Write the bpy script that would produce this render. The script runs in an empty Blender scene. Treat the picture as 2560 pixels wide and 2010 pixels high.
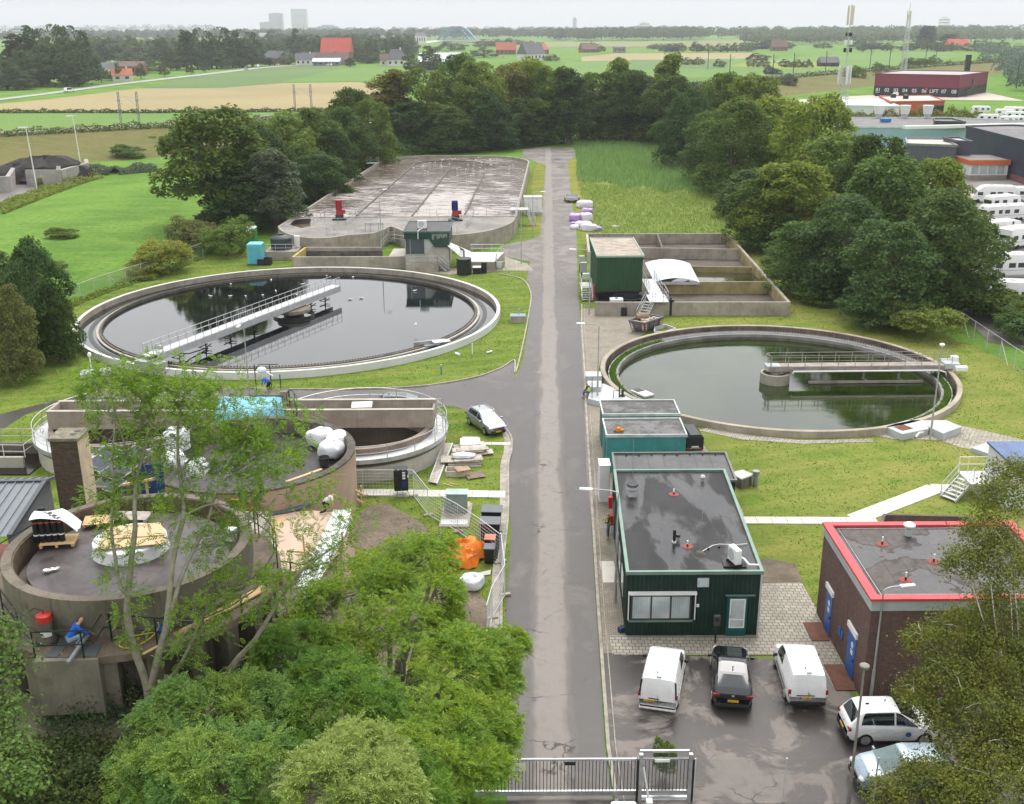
import bpy,bmesh,math,random
import numpy as np
rn=range;en=enumerate
from math import sin,cos;RG_=np.random.default_rng
from mathutils import Vector as Ve,Matrix,geometry
random.seed(11);RNG=RG_(11)
SC=bpy.context.scene;COL=SC.collection
PI=math.pi;R=math.radians;MT_=Matrix.Translation
V3=lambda*a:Ve(a)
Z_=lambda z:Ve((0,0,z))
RZ_=lambda a:Matrix.Rotation(a,4,'Z')
FO,PITCH,ROLL,CAMH=2710,.3339,-.0054,30
CR=dict(V=(0,0,2560/2175.5),c1=(0,0,900/2176),c2=(850,0,900/2176),c3=(1660,0,900/2176),c4=(600,340,900/2176),c5=(0,250,900/2176),c6=(1660,300,900/2176),d1=(100,640,1200/2176),d2=(1300,480,800/2176),d3=(1400,780,1160/2176),d4=(0,920,700/2176),d5=(600,920,700/2176),d6=(0,1240,700/2135),d7=(600,1200,700/2176),d8=(1450,980,550/1342),e1=(1500,1500,800/2176),e2=(1950,1050,610/2084),e3=(1950,1500,610/2043),e4=(0,1500,700/2176),e5=(600,1300,800/1925),b1=(0,60,450/2176),b2=(450,20,450/2176),b3=(900,40,450/2176),b4=(2100,130,460/2176),b5=(2160,380,400/2135),b6=(2330,620,230/1637),b7=(1380,560,260/1850),b8=(1440,960,320/2176))
def _dir(c,x,y):
 a,b,s=CR[c]
 x=a+x*s-1280;y=-(b+y*s-1005)
 x,y=cos(ROLL)*x-sin(ROLL)*y,sin(ROLL)*x+cos(ROLL)*y
 return Ve((x,FO*cos(PITCH)+y*sin(PITCH),-FO*sin(PITCH)+y*cos(PITCH)))
def G(c,x,y,z=0):
 d=_dir(c,x,y);return V3(0,0,CAMH)+d*((CAMH-z)/-d.z)
def PY(c,x,y,Y):
 d=_dir(c,x,y);return V3(0,0,CAMH)+d*(Y/d.y)
def G2(c,pts,z=0):return[tuple(G(c,x,y,z)[:2])for x,y in pts]
def tag(o,lbl=None,cat=None,grp=None,kind=None):
 if lbl:o['label']=lbl
 if cat:o['category']=cat
 if grp:o['group']=grp
 if kind:o['kind']=kind
 return o
def th_(name,lbl,cat,loc=(0,0,0),rz=0,grp=None):
 o=bpy.data.objects.new(name,None);COL.objects.link(o)
 o.location=loc;o.rotation_euler=(0,0,rz);o.empty_display_size=.3
 return tag(o,lbl,cat,grp)
def copy_tree(o,pa=None):
 c=o.copy();COL.objects.link(c)
 if pa is not None:c.parent=pa
 for ch in list(o.children):copy_tree(ch,c)
 return c
def mesh_obj(name,me,mat,pa=None,loc=(0,0,0)):
 if mat is not None:
  for m in(mat if isinstance(mat,(list,tuple))else[mat]):me.materials.append(m)
 o=bpy.data.objects.new(name,me);COL.objects.link(o);o.location=loc
 if pa is not None:o.parent=pa
 return o
def abl(o):
 v=Z_(0)
 while o is not None:v+=o.location;o=o.parent
 return v
class MB:
 """collects shapes; build() links them as ONE mesh object"""
 def __init__(s):s.v=[];s.f=[];s.m=[];s.cur=0
 def add(s,vs,fs):
  n=len(s.v);s.v+=[tuple(p)for p in vs]
  for f in fs:s.f.append([i+n for i in f]);s.m.append(s.cur)
  return s
 def bx(s,x0,y0,z0,x1,y1,z1,M=None):
  vs=[Ve(p)for p in((x0,y0,z0),(x1,y0,z0),(x1,y1,z0),(x0,y1,z0),(x0,y0,z1),(x1,y0,z1),(x1,y1,z1),(x0,y1,z1))]
  if M is not None:vs=[M@p for p in vs]
  return s.add(vs,[(3,2,1,0),(4,5,6,7),(0,1,5,4),(1,2,6,5),(2,3,7,6),(3,0,4,7)])
 def ob(s,c,d,rz=0,rx=0,ry=0):
  M=MT_(Ve(c))@RZ_(rz)@Matrix.Rotation(ry,4,'Y')@Matrix.Rotation(rx,4,'X')
  return s.bx(-d[0]/2,-d[1]/2,-d[2]/2,d[0]/2,d[1]/2,d[2]/2,M)
 def frame(s,p,q):
  p=Ve(p);q=Ve(q);t=(q-p);L=t.length;t=t.normalized()if L>1e-9 else Z_(1)
  u=t.cross(Z_(1))
  if u.length<1e-4:u=V3(1,0,0)
  u.normalize();w=u.cross(t);return p,q,t,u,w
 def be(s,p,q,w,h=None):
  h=h or w;p,q,t,u,k=s.frame(p,q);u=u*w/2;k=k*h/2
  return s.add([p-u-k,p+u-k,p+u+k,p-u+k,q-u-k,q+u-k,q+u+k,q-u+k],[(0,1,2,3),(7,6,5,4),(0,4,5,1),(1,5,6,2),(2,6,7,3),(3,7,4,0)])
 def cy(s,p,q,r0,r1=None,n=12,cap=True):
  r1=r0 if r1 is None else r1;p,q,t,u,k=s.frame(p,q);vs=[]
  for c,r in((p,r0),(q,r1)):
   for i in rn(n):
    a=2*PI*i/n;vs.append(c+u*(r*cos(a))+k*(r*sin(a)))
  fs=[(i,(i+1)%n,n+(i+1)%n,n+i)for i in rn(n)]
  if cap:fs+=[tuple(rn(n-1,-1,-1)),tuple(rn(n,2*n))]
  return s.add(vs,fs)
 def tb(s,path,r,n=6,clo=False):
  P=[Ve(p)for p in path];m=len(P);vs=[]
  rr=r if isinstance(r,(list,tuple))else[r]*m
  pu=None
  for i in rn(m):
   a=P[i-1]if(i>0 or clo)else P[i];b=P[(i+1)%m]if(i<m-1 or clo)else P[i]
   t=(b-a).normalized();u=t.cross(Z_(1))
   if u.length<.05:u=pu if pu is not None else V3(1,0,0)
   u=(u-t*u.dot(t)).normalized()
   if pu is not None and u.dot(pu)<0:u=-u
   pu=u;k=t.cross(u)
   for j in rn(n):
    g=2*PI*j/n;vs.append(P[i]+u*(rr[i]*cos(g))+k*(rr[i]*sin(g)))
  fs=[]
  for i in rn(m if clo else m-1):
   i2=(i+1)%m
   for j in rn(n):fs.append((i*n+j,i*n+(j+1)%n,i2*n+(j+1)%n,i2*n+j))
  if not clo:fs+=[tuple(rn(n-1,-1,-1)),tuple(rn((m-1)*n,m*n))]
  return s.add(vs,fs)
 def pr(s,poly,z0,z1,M=None):
  n=len(poly)
  if sum(poly[i][0]*poly[(i+1)%n][1]-poly[(i+1)%n][0]*poly[i][1]for i in rn(n))<0:poly=poly[::-1]
  vs=[V3(p[0],p[1],z0)for p in poly]+[V3(p[0],p[1],z1)for p in poly]
  if M is not None:vs=[M@p for p in vs]
  return s.add(vs,[tuple(rn(n-1,-1,-1)),tuple(rn(n,2*n))]+[(i,(i+1)%n,n+(i+1)%n,n+i)for i in rn(n)])
 def wa(s,path,th,z0,z1,clo=False):
  P=[V3(p[0],p[1])for p in path];m=len(P);L=[];Rr=[]
  for i in rn(m):
   a=P[i-1]if(i>0 or clo)else None;b=P[(i+1)%m]if(i<m-1 or clo)else None
   d1=(P[i]-a).normalized()if a is not None else None;d2=(b-P[i]).normalized()if b is not None else None
   d1=d1 if d1 is not None else d2;d2=d2 if d2 is not None else d1
   n1=V3(-d1.y,d1.x);n2=V3(-d2.y,d2.x);nn=(n1+n2);nn=nn/max(.3,nn.length**2)*2
   L.append(P[i]+nn*th/2);Rr.append(P[i]-nn*th/2)
  zz0=z0 if isinstance(z0,(list,tuple))else[z0]*m;zz1=z1 if isinstance(z1,(list,tuple))else[z1]*m
  vs=[]
  for i in rn(m):
   vs+=[(L[i].x,L[i].y,zz0[i]),(Rr[i].x,Rr[i].y,zz0[i]),(Rr[i].x,Rr[i].y,zz1[i]),(L[i].x,L[i].y,zz1[i])]
  fs=[]
  for i in rn(m if clo else m-1):
   a=4*i;b=4*((i+1)%m)
   for j in rn(4):fs.append((a+j,b+j,b+(j+1)%4,a+(j+1)%4))
  if not clo:fs+=[(0,1,2,3),tuple(4*(m-1)+j for j in(3,2,1,0))]
  return s.add(vs,fs)
 def lt(s,prof,c=(0,0,0),n=48,a0=0,a1=2*PI,closed_prof=False):
  full=abs(a1-a0-2*PI)<1e-6;m=n if full else n+1;k=len(prof);vs=[]
  for i in rn(m):
   a=a0+(a1-a0)*i/n
   for r,z in prof:vs.append((c[0]+r*cos(a),c[1]+r*sin(a),c[2]+z))
  fs=[]
  for i in rn(n):
   i2=(i+1)%m
   for j in rn(k if closed_prof else k-1):
    j2=(j+1)%k;fs.append((i*k+j,i2*k+j,i2*k+j2,i*k+j2))
  if not full and closed_prof:fs+=[tuple(rn(k)),tuple(rn((m-1)*k+k-1,(m-1)*k-1,-1))]
  return s.add(vs,fs)
 def ring(s,c,ri,ro,z0,z1,n=96,a0=0,a1=2*PI):
  return s.lt([(ri,z0),(ro,z0),(ro,z1),(ri,z1)],(c[0],c[1],0),n,a0,a1,True)
 def quad(s,*p):return s.add(p,[tuple(rn(len(p)))])
 def bl(s,c,d,n=10,jitter=0,sd_s=0,flat=None,ex=1,rz=0):
  rr=random.Random(sd_s);vs=[];m=n//2+1
  for i in rn(m+1):
   th=PI*i/m
   for j in rn(n):
    ph=2*PI*j/n;k=1+rr.uniform(-jitter,jitter)
    q=(sin(th)*cos(ph),sin(th)*sin(ph),cos(th));p=[d[a]*k*math.copysign(abs(q[a])**ex,q[a])for a in rn(3)];p[:2]=p[0]*cos(rz)-p[1]*sin(rz),p[0]*sin(rz)+p[1]*cos(rz)
    if flat is not None and p[2]<flat:p[2]=flat
    vs.append((c[0]+p[0],c[1]+p[1],c[2]+p[2]))
  return s.add(vs,[(i*n+j,(i+1)*n+j,(i+1)*n+(j+1)%n,i*n+(j+1)%n)for i in rn(m)for j in rn(n)])
 def B(s,name,mat,pa=None,smo=False,bv=0,subs=0,angle=40):
  me=bpy.data.meshes.new(name)
  if pa is not None:o0=abl(pa)
  else:
   a=np.array(s.v)if s.v else np.zeros((1,3));mn=a.min(0);mx=a.max(0)
   o0=Ve(((mn[0]+mx[0])/2,(mn[1]+mx[1])/2,mn[2]))
  me.from_pydata([(p[0]-o0.x,p[1]-o0.y,p[2]-o0.z)for p in s.v],[],s.f)
  if s.m and max(s.m)>0:me.polygons.foreach_set('material_index',s.m)
  if smo:
   me.polygons.foreach_set('use_smooth',[True]*len(me.polygons))
  o=mesh_obj(name,me,mat,pa,(0,0,0)if pa is not None else o0)
  if bv:
   b=o.modifiers.new('bev','BEVEL');b.width=bv;b.segments=2;b.limit_method='ANGLE';b.angle_limit=R(35)
  if subs:
   b=o.modifiers.new('sub','SUBSURF');b.levels=subs;b.render_levels=subs
  me.update();bm=bmesh.new();bm.from_mesh(me);bmesh.ops.recalc_face_normals(bm,faces=bm.faces)
  if any(e.is_boundary for e in bm.edges)and sum(f.normal.z*f.calc_area()for f in bm.faces)<0:bmesh.ops.reverse_faces(bm,faces=bm.faces)
  if smo and angle and not subs:
   for e in bm.edges:
    if len(e.link_faces)==2 and e.calc_face_angle(0)>R(angle):e.smooth=False
  bm.to_mesh(me);bm.free()
  return o
_M={}
class NT:
 def __init__(s,name):
  s.m=bpy.data.materials.new(name);s.m.use_nodes=True;s.t=s.m.node_tree
  s.b=s.t.nodes['Principled BSDF'];s.out=s.t.nodes['Material Output'];s._pos=None
 def n(s,t,**kw):
  x=s.t.nodes.new(t)
  for k,v in kw.items():
   if k in('operation','data_type','blend_type','feature','distance','wave_type','bands_direction','wave_profile','noise_dimensions','voronoi_dimensions','interpolation_type','clamp','use_clamp','musgrave_type','noise_type','offset','offset_frequency','squash','squash_frequency','vector_type'):setattr(x,k,v)
   else:
    s.set(x.inputs[int(k[1:])]if k[0]=='i'and k[1:].isdigit()else x.inputs[k],v)
  return x
 def set(s,inp,v):
  if hasattr(v,'bl_rna')and isinstance(v,bpy.types.NodeSocket):s.t.links.new(v,inp)
  elif isinstance(v,bpy.types.Node):s.t.links.new(v.outputs[0],inp)
  else:inp.default_value=v
 def pos(s,obj=False):
  if obj:return s.n('ShaderNodeTexCoord').outputs['Object']
  if s._pos is None:s._pos=s.n('ShaderNodeNewGeometry').outputs['Position']
  return s._pos
 def mapv(s,v,scale=(1,1,1),loc=(0,0,0),rot=(0,0,0)):
  x=s.n('ShaderNodeMapping');s.t.links.new(v,x.inputs[0]);x.inputs['Scale'].default_value=scale
  x.inputs['Location'].default_value=loc;x.inputs['Rotation'].default_value=rot;return x.outputs[0]
 def nse(s,v,scale,detail=4,rough=.55,dist=0):
  x=s.n('ShaderNodeTexNoise');s.t.links.new(v,x.inputs['Vector']);x.inputs['Scale'].default_value=scale
  x.inputs['Detail'].default_value=detail;x.inputs['Roughness'].default_value=rough;x.inputs['Distortion'].default_value=dist
  return x.outputs['Fac']
 def rmp(s,f,a,b,lo=0,hi=1,smo=True):
  x=s.n('ShaderNodeMapRange');s.t.links.new(f,x.inputs[0]);x.interpolation_type='SMOOTHSTEP'if smo else 'LINEAR'
  x.inputs[1].default_value=a;x.inputs[2].default_value=b;x.inputs[3].default_value=lo;x.inputs[4].default_value=hi
  return x.outputs[0]
 def math(s,op,a,b=None,c=None):
  x=s.n('ShaderNodeMath',operation=op);s.set(x.inputs[0],a)
  if b is not None:s.set(x.inputs[1],b)
  if c is not None:s.set(x.inputs[2],c)
  return x.outputs[0]
 def mix(s,f,a,b,blend='MIX'):
  x=s.n('ShaderNodeMix',data_type='RGBA',blend_type=blend);s.set(x.inputs[0],f)
  for i,v in((6,a),(7,b)):
   if isinstance(v,(tuple,list)):v=tuple(v)+(1,)if len(v)==3 else v
   s.set(x.inputs[i],v)
  return x.outputs[2]
 def sep(s,v):
  x=s.n('ShaderNodeSeparateXYZ');s.t.links.new(v,x.inputs[0]);return x.outputs
 def bmp(s,h,strength=.3,dist=.02):
  x=s.n('ShaderNodeBump');s.set(x.inputs['Height'],h);x.inputs['Strength'].default_value=strength;x.inputs['Distance'].default_value=dist
  s.t.links.new(x.outputs[0],s.b.inputs['Normal']);return x
 def done(s,col=None,rough=None,metal=None,spec=None):
  if col is not None:s.set(s.b.inputs['Base Color'],tuple(col)+(1,)if isinstance(col,(tuple,list))and len(col)==3 else col)
  if rough is not None:s.set(s.b.inputs['Roughness'],rough)
  if metal is not None:s.set(s.b.inputs['Metallic'],metal)
  if spec is not None:s.set(s.b.inputs['Specular IOR Level'],spec)
  return s.m
def sc3(c,k):return tuple(min(1,max(0,x*k))for x in c)
def M(name,col=(.5,.5,.5),rough=.6,metal=0,var=.18,scale=1.5,fine=25,bmp=.15,dt=0,dc=(.06,.05,.04),stk=0,obj=False,spec=.35,bds=.01):
 """painted / cast / sawn surfaces: colour drifts at two scales, dirt collects in blotches and run-down streaks"""
 if name in _M:return _M[name]
 t=NT(name);p=t.pos(obj)
 a=t.nse(p,scale,4);b=t.nse(p,fine,5,.6)
 c=t.mix(t.rmp(a,.3,.7),sc3(col,1-var),sc3(col,1+var))
 c=t.mix(t.rmp(b,.35,.7,0,.5*min(1,var*3)),c,sc3(col,1-1.6*var))
 if dt:
  c=t.mix(t.rmp(t.nse(p,scale*1.7+.13,6,.65),.48,.72,0,dt),c,dc)
 if stk:
  q=t.mapv(p,(1,1,.07));s1=t.nse(q,5.5,4,.7)
  c=t.mix(t.rmp(s1,.52,.75,0,stk),c,dc)
 if bmp:t.bmp(b,bmp,bds)
 t.done(c,t.rmp(a,.2,.8,max(.02,rough-.08),min(1,rough+.08)),metal,spec)
 _M[name]=t.m;return t.m
def glass(name,col=(.02,.025,.03),rough=.04):
 if name in _M:return _M[name]
 t=NT(name);c=t.mix(t.nse(t.pos(True),2),sc3(col,.7),sc3(col,1.5));t.done(c,rough,0,.9);_M[name]=t.m;return t.m
def paint(name,col,rough=.25,flake=0):
 if name in _M:return _M[name]
 t=NT(name);p=t.pos(True)
 c=t.mix(t.rmp(t.nse(p,1.3,3),.3,.7),sc3(col,.93),sc3(col,1.05))
 zz=t.sep(p)[2];c=t.mix(t.math('MULTIPLY',t.rmp(zz,.75,.2),t.rmp(t.nse(p,6,4),.3,.8,0,.35)),c,(.16,.14,.12))
 t.done(c,t.rmp(t.nse(p,9,3),.3,.8,rough,rough+.12),flake,.5);t.b.inputs['Coat Weight'].default_value=.6;t.b.inputs['Coat Roughness'].default_value=.06
 _M[name]=t.m;return t.m
cam=bpy.data.cameras.new('camera');camo=bpy.data.objects.new('camera',cam);COL.objects.link(camo)
cam.sensor_fit='HORIZONTAL';cam.sensor_width=36;cam.lens=36*FO/2560;cam.clip_start=.5;cam.clip_end=40000
camo.matrix_world=MT_((0,0,CAMH))@Matrix.Rotation(PI/2-PITCH,4,'X')@RZ_(ROLL)
SC.camera=camo
SC.view_settings.view_transform='Standard';SC.view_settings.look='None';SC.view_settings.gamma=1
SC.view_settings.exposure=0;SC.view_settings.use_curve_mapping=False
SUN_EL,SUN_AZ=R(58),R(14)
wd=bpy.data.worlds.new('World');SC.world=wd;wd.use_nodes=True
wt=wd.node_tree;bg=wt.nodes['Background']
def wn(t):return wt.nodes.new(t)
sky=wn('ShaderNodeTexSky');sky.sky_type='NISHITA';sky.sun_disc=False;sky.sun_elevation=SUN_EL;sky.sun_rotation=SUN_AZ
sky.dust_density=4;sky.air_density=1;sky.altitude=0
hs=wn('ShaderNodeHueSaturation');hs.inputs['Saturation'].default_value=.25;wt.links.new(sky.outputs[0],hs.inputs['Color'])
tc=wn('ShaderNodeTexCoord');sp=wn('ShaderNodeSeparateXYZ');wt.links.new(tc.outputs['Generated'],sp.inputs[0])
mp=wn('ShaderNodeMapping');mp.inputs['Scale'].default_value=(1.6,1.6,5);wt.links.new(tc.outputs['Generated'],mp.inputs[0])
nz=wn('ShaderNodeTexNoise');nz.inputs['Scale'].default_value=2.2;nz.inputs['Detail'].default_value=6;wt.links.new(mp.outputs[0],nz.inputs['Vector'])
mr=wn('ShaderNodeMapRange');mr.inputs[1].default_value=0;mr.inputs[2].default_value=.25;mr.inputs[3].default_value=9.2;mr.inputs[4].default_value=18
mr.interpolation_type='SMOOTHSTEP';wt.links.new(sp.outputs[2],mr.inputs[0])
m2=wn('ShaderNodeMapRange');m2.inputs[1].default_value=.3;m2.inputs[2].default_value=.7;m2.inputs[3].default_value=.97;m2.inputs[4].default_value=1.03;wt.links.new(nz.outputs['Fac'],m2.inputs[0])
mu=wn('ShaderNodeMath');mu.operation='MULTIPLY';wt.links.new(mr.outputs[0],mu.inputs[0]);wt.links.new(m2.outputs[0],mu.inputs[1])
cc=wn('ShaderNodeCombineColor')
for i,k in en((.975,.99,1.01)):
 q=wn('ShaderNodeMath');q.operation='MULTIPLY';q.inputs[1].default_value=k;wt.links.new(mu.outputs[0],q.inputs[0]);wt.links.new(q.outputs[0],cc.inputs[i])
mx=wn('ShaderNodeMix');mx.data_type='RGBA';mx.inputs[0].default_value=.82
wt.links.new(hs.outputs[0],mx.inputs[6]);wt.links.new(cc.outputs[0],mx.inputs[7])
wt.links.new(mx.outputs[2],bg.inputs['Color']);bg.inputs['Strength'].default_value=.1
sun=bpy.data.lights.new('sun','SUN');sun.energy=2.9;sun.angle=R(40);sun.color=(1,.965,.91)
suno=bpy.data.objects.new('sun',sun);COL.objects.link(suno);suno.location=(-60,20,120)
sd=Ve((sin(SUN_AZ)*cos(SUN_EL),cos(SUN_AZ)*cos(SUN_EL),sin(SUN_EL)))
suno.rotation_euler=sd.to_track_quat('Z','Y').to_euler()
cy=SC.cycles
cy.max_bounces=6;cy.diffuse_bounces=2;cy.glossy_bounces=3;cy.transmission_bounces=4;cy.transparent_max_bounces=12;cy.volume_bounces=0
cy.use_denoising=True
try:cy.denoiser='OPENIMAGEDENOISE';cy.denoising_prefilter='ACCURATE'
except Exception:pass
cy.use_adaptive_sampling=True;cy.adaptive_threshold=.015
cy.caustics_reflective=False;cy.caustics_refractive=False;cy.sample_clamp_indirect=4
SC.render.film_transparent=False
#  the ground
def sht(name,poly,z,mat,holes=(),kind='structure',grid=None,pa=None):
 """flat polygon with holes"""
 vs=[];es=[]
 def loop(p):
  n0=len(vs);m=len(p)
  for q in p:vs.append(V3(q[0],q[1]))
  for i in rn(m):es.append((n0+i,n0+(i+1)%m))
 loop(poly)
 for h in holes:loop(h)
 r=geometry.delaunay_2d_cdt(vs,es,[],0,1e-4)
 def inside(p,q):
  c=False;n=len(q)
  for i in rn(n):
   a=q[i];b=q[i-1]
   if(a[1]>p[1])!=(b[1]>p[1])and p[0]<(b[0]-a[0])*(p[1]-a[1])/(b[1]-a[1])+a[0]:c=not c
  return c
 fs=[]
 for f in r[2]:
  c=sum((r[0][i]for i in f),V3(0,0))/len(f)
  if inside(c,poly)and not any(inside(c,h)for h in holes):fs.append(list(f))
 me=bpy.data.meshes.new(name);me.from_pydata([(v.x,v.y,0)for v in r[0]],[],fs)
 bm=bmesh.new();bm.from_mesh(me);bmesh.ops.recalc_face_normals(bm,faces=bm.faces)
 if bm.faces and sum(f.normal.z for f in bm.faces)<0:bmesh.ops.reverse_faces(bm,faces=bm.faces)
 bm.to_mesh(me);bm.free()
 o=mesh_obj(name,me,mat,pa,(0,0,z))
 if kind:o['kind']=kind
 return o
def circ(c,r,n=72):return[(c[0]+r*cos(2*PI*i/n),c[1]+r*sin(2*PI*i/n))for i in rn(n)]
def strip(name,path,w,z,mat,kind='structure'):
 P=[V3(p[0],p[1])for p in path];mb=MB();n=len(P);ws=w if isinstance(w,(list,tuple))else[w]*n;L=[]
 for i in rn(n):
  t=(P[min(n-1,i+1)]-P[max(0,i-1)]).normalized();q=V3(-t.y,t.x)*ws[i]/2
  L+=[(P[i].x-q.x,P[i].y-q.y,z),(P[i].x+q.x,P[i].y+q.y,z)]
 mb.add(L,[(2*i,2*i+2,2*i+3,2*i+1)for i in rn(n-1)])
 return tag(mb.B(name,mat),kind=kind)if kind else mb.B(name,mat)
def smp(pts,k=6,clo=False):
 P=[Ve(p)for p in pts];n=len(P);out=[]
 for i in rn(n if clo else n-1):
  a,b,c,d=(P[(i-1)%n],P[i],P[(i+1)%n],P[(i+2)%n])if clo else(P[max(0,i-1)],P[i],P[i+1],P[min(n-1,i+2)])
  for j in rn(k):
   t=j/k;out.append(.5*((2*b)+(c-a)*t+(2*a-5*b+4*c-d)*t*t+(3*b-a-3*c+d)*t**3))
 if not clo:out.append(P[-1])
 return out
def grass_mat(name,a,b,dry,amt=.35,s=.12,mow=0,xfade=None,rough=.95,big=.012):
 if name in _M:return _M[name]
 t=NT(name);p=t.pos()
 n0=t.nse(p,big,5,.55);n1=t.nse(p,s,5,.6);n2=t.nse(p,1.1,5,.65);n3=t.nse(p,4.5,5,.75)
 c=t.mix(t.rmp(n1,.35,.65),a,b)
 c=t.mix(t.rmp(n2,.42,.7,0,.7),c,sc3(a,.55))
 d=t.rmp(t.nse(t.mapv(p,(.16,.5,.3)),.9,6,.65,.6),.47,.68,0,amt)
 if xfade:
  x=t.sep(p)[0];d=t.math('ADD',d,t.math('MULTIPLY',t.rmp(x,xfade[0],xfade[1]),t.rmp(t.nse(p,.22,5,.65),.3,.62,.05,xfade[2])))
 c=t.mix(d,c,dry)
 if mow:
  y=t.sep(t.mapv(p,(1,1,1),(0,0,0),(0,0,R(74))))[0]
  w=t.math('SINE',t.math('MULTIPLY',t.math('ADD',y,t.math('MULTIPLY',n1,3)),2.3))
  c=t.mix(t.rmp(w,.1,.9,0,mow),c,sc3(dry,1.15))
 c=t.mix(t.rmp(n3,.38,.72,0,.55),c,sc3(a,.45))
 c=t.mix(t.rmp(n0,.4,.66,0,.4),c,sc3(b,.86))
 t.bmp(t.math('ADD',t.math('MULTIPLY',n3,.6),n2),.9,.16)
 t.done(c,rough,0,.12);_M[name]=t.m;return t.m
MEADOW=grass_mat('meadow_grass',(.085,.19,.024),(.165,.3,.045),(.25,.29,.07),.35,.07)
LAWN=grass_mat('lawn_grass',(.105,.175,.022),(.165,.24,.034),(.32,.285,.085),.32,.1,.2,(4,28,.6))
ROUGH=grass_mat('rough_grass',(.15,.22,.05),(.22,.28,.07),(.32,.29,.11),.5,.06)
BANK=grass_mat('bank_grass',(.13,.145,.04),(.185,.17,.062),(.235,.165,.085),.75,.035)
VERGE=grass_mat('verge_grass',(.17,.21,.035),(.25,.25,.05),(.38,.31,.11),.6,.2)
FIELD_G=grass_mat('crop_green',(.135,.245,.06),(.165,.275,.07),(.21,.27,.09),.25,.01)
FIELD_D=grass_mat('crop_dull',(.12,.2,.07),(.15,.23,.08),(.2,.23,.1),.3,.01)
FIELD_B=grass_mat('crop_straw',(.33,.27,.145),(.4,.33,.175),(.25,.27,.1),.4,.008)
SOIL=M('soil',(.17,.135,.1),.95,var=.3,scale=.6,fine=5,bmp=.7,dt=.5,dc=(.1,.08,.055),bds=.08)
def asphalt(name,dark,light,band=False,scale=.22):
 if name in _M:return _M[name]
 t=NT(name);p=t.pos();s=t.sep(p)
 n=t.nse(p,scale,7,.68,.7);n2=t.nse(p,1.3,6,.7);f=t.nse(p,55,3,.6)
 if band:
  u=t.math('SUBTRACT',t.math('SUBTRACT',s[0],1.95),t.math('MULTIPLY',t.math('SUBTRACT',s[1],50),.033))
  u=t.math('ADD',u,t.math('MULTIPLY',t.math('SUBTRACT',t.nse(t.mapv(p,(1,.22,1)),.55,6,.7),.5),1.5))
  w=t.rmp(t.math('ABSOLUTE',u),.5,1.15,1,0)
  w=t.math('MULTIPLY',w,t.rmp(n2,.2,.5,.72,1))
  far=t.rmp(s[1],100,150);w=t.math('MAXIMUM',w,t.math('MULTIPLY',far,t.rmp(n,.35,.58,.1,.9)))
  w=t.math('MAXIMUM',w,t.rmp(n,.53,.66,0,.55))
 else:
  w=t.rmp(n,.47,.57)
 c=t.mix(w,dark,light)
 c=t.mix(t.rmp(n2,.45,.75,0,.35),c,sc3(dark,1.5))
 c=t.mix(t.rmp(f,.4,.75,0,.35),c,sc3(dark,.7))
 v=t.n('ShaderNodeTexVoronoi',feature='DISTANCE_TO_EDGE');t.t.links.new(t.mapv(p,(1,1,1)),v.inputs['Vector']);v.inputs['Scale'].default_value=.32
 dv=t.n('ShaderNodeVectorMath',operation='ADD');t.t.links.new(p,dv.inputs[0])
 nv=t.n('ShaderNodeTexNoise');nv.inputs['Scale'].default_value=1.1;nv.inputs['Detail'].default_value=5;t.t.links.new(p,nv.inputs['Vector'])
 t.t.links.new(nv.outputs['Color'],dv.inputs[1]);t.t.links.new(dv.outputs[0],v.inputs['Vector'])
 ck=t.math('MULTIPLY',t.rmp(v.outputs[0],.004,.014,1,0),t.rmp(t.nse(p,.35,3),.5,.62))
 c=t.mix(t.math('MULTIPLY',ck,.75),c,(.03,.028,.026))
 pud=t.rmp(t.nse(t.mapv(p,(1,.7,1),(3.7,9.1,0)),.42,3,.5),.7,.735)
 wet=t.rmp(w,0,.6,.34,.8)
 t.bmp(f,.25,.01)
 r=t.math('ADD',t.math('MULTIPLY',wet,t.math('SUBTRACT',1,pud)),t.math('MULTIPLY',pud,.03))
 t.done(c,r,0,.32);_M[name]=t.m;return t.m
ROAD=asphalt('road_asphalt',(.068,.06,.056),(.25,.225,.205),True)
YARD=asphalt('yard_asphalt',(.046,.039,.036),(.215,.19,.172),False,.33)
LOT=asphalt('lot_asphalt',(.17,.155,.145),(.24,.22,.205),False,.05)
def paving(name,bw=.22,bh=.11,c1=(.27,.235,.19),c2=(.2,.175,.145),rot=0,moss=.6,mortar=.012):
 if name in _M:return _M[name]
 t=NT(name);p=t.mapv(t.pos(),(1,1,1),(0,0,0),(0,0,rot))
 b=t.n('ShaderNodeTexBrick');t.t.links.new(p,b.inputs['Vector'])
 for k,v in(('Color1',c1+(1,)),('Color2',c2+(1,)),('Mortar',(.07,.07,.045,1)),('Scale',1),('Mortar Size',mortar),('Brick Width',bw),('Row Height',bh),('Bias',0)):b.inputs[k].default_value=v
 q=t.pos();c=b.outputs['Color']
 c=t.mix(t.rmp(t.nse(q,.6,6,.7),.42,.68,0,.55),c,sc3(c2,.62))
 c=t.mix(t.rmp(t.nse(q,.45,6,.75,.5),.52,.7,0,moss),c,(.1,.115,.045))
 t.bmp(t.math('SUBTRACT',1,b.outputs['Fac']),.5,.012);t.done(c,.75,0,.3);_M[name]=t.m;return t.m
BRICKPAVE=paving('brick_paving',.24,.12,(.34,.3,.24),(.25,.215,.175),.05,.55)
SLABPAVE=paving('slab_paving',.33,.31,(.4,.365,.3),(.31,.28,.235),.03,.35,.018)
KERB=M('kerb_concrete',(.34,.31,.265),.85,var=.25,scale=1.2,bmp=.3,dt=.4)
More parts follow.
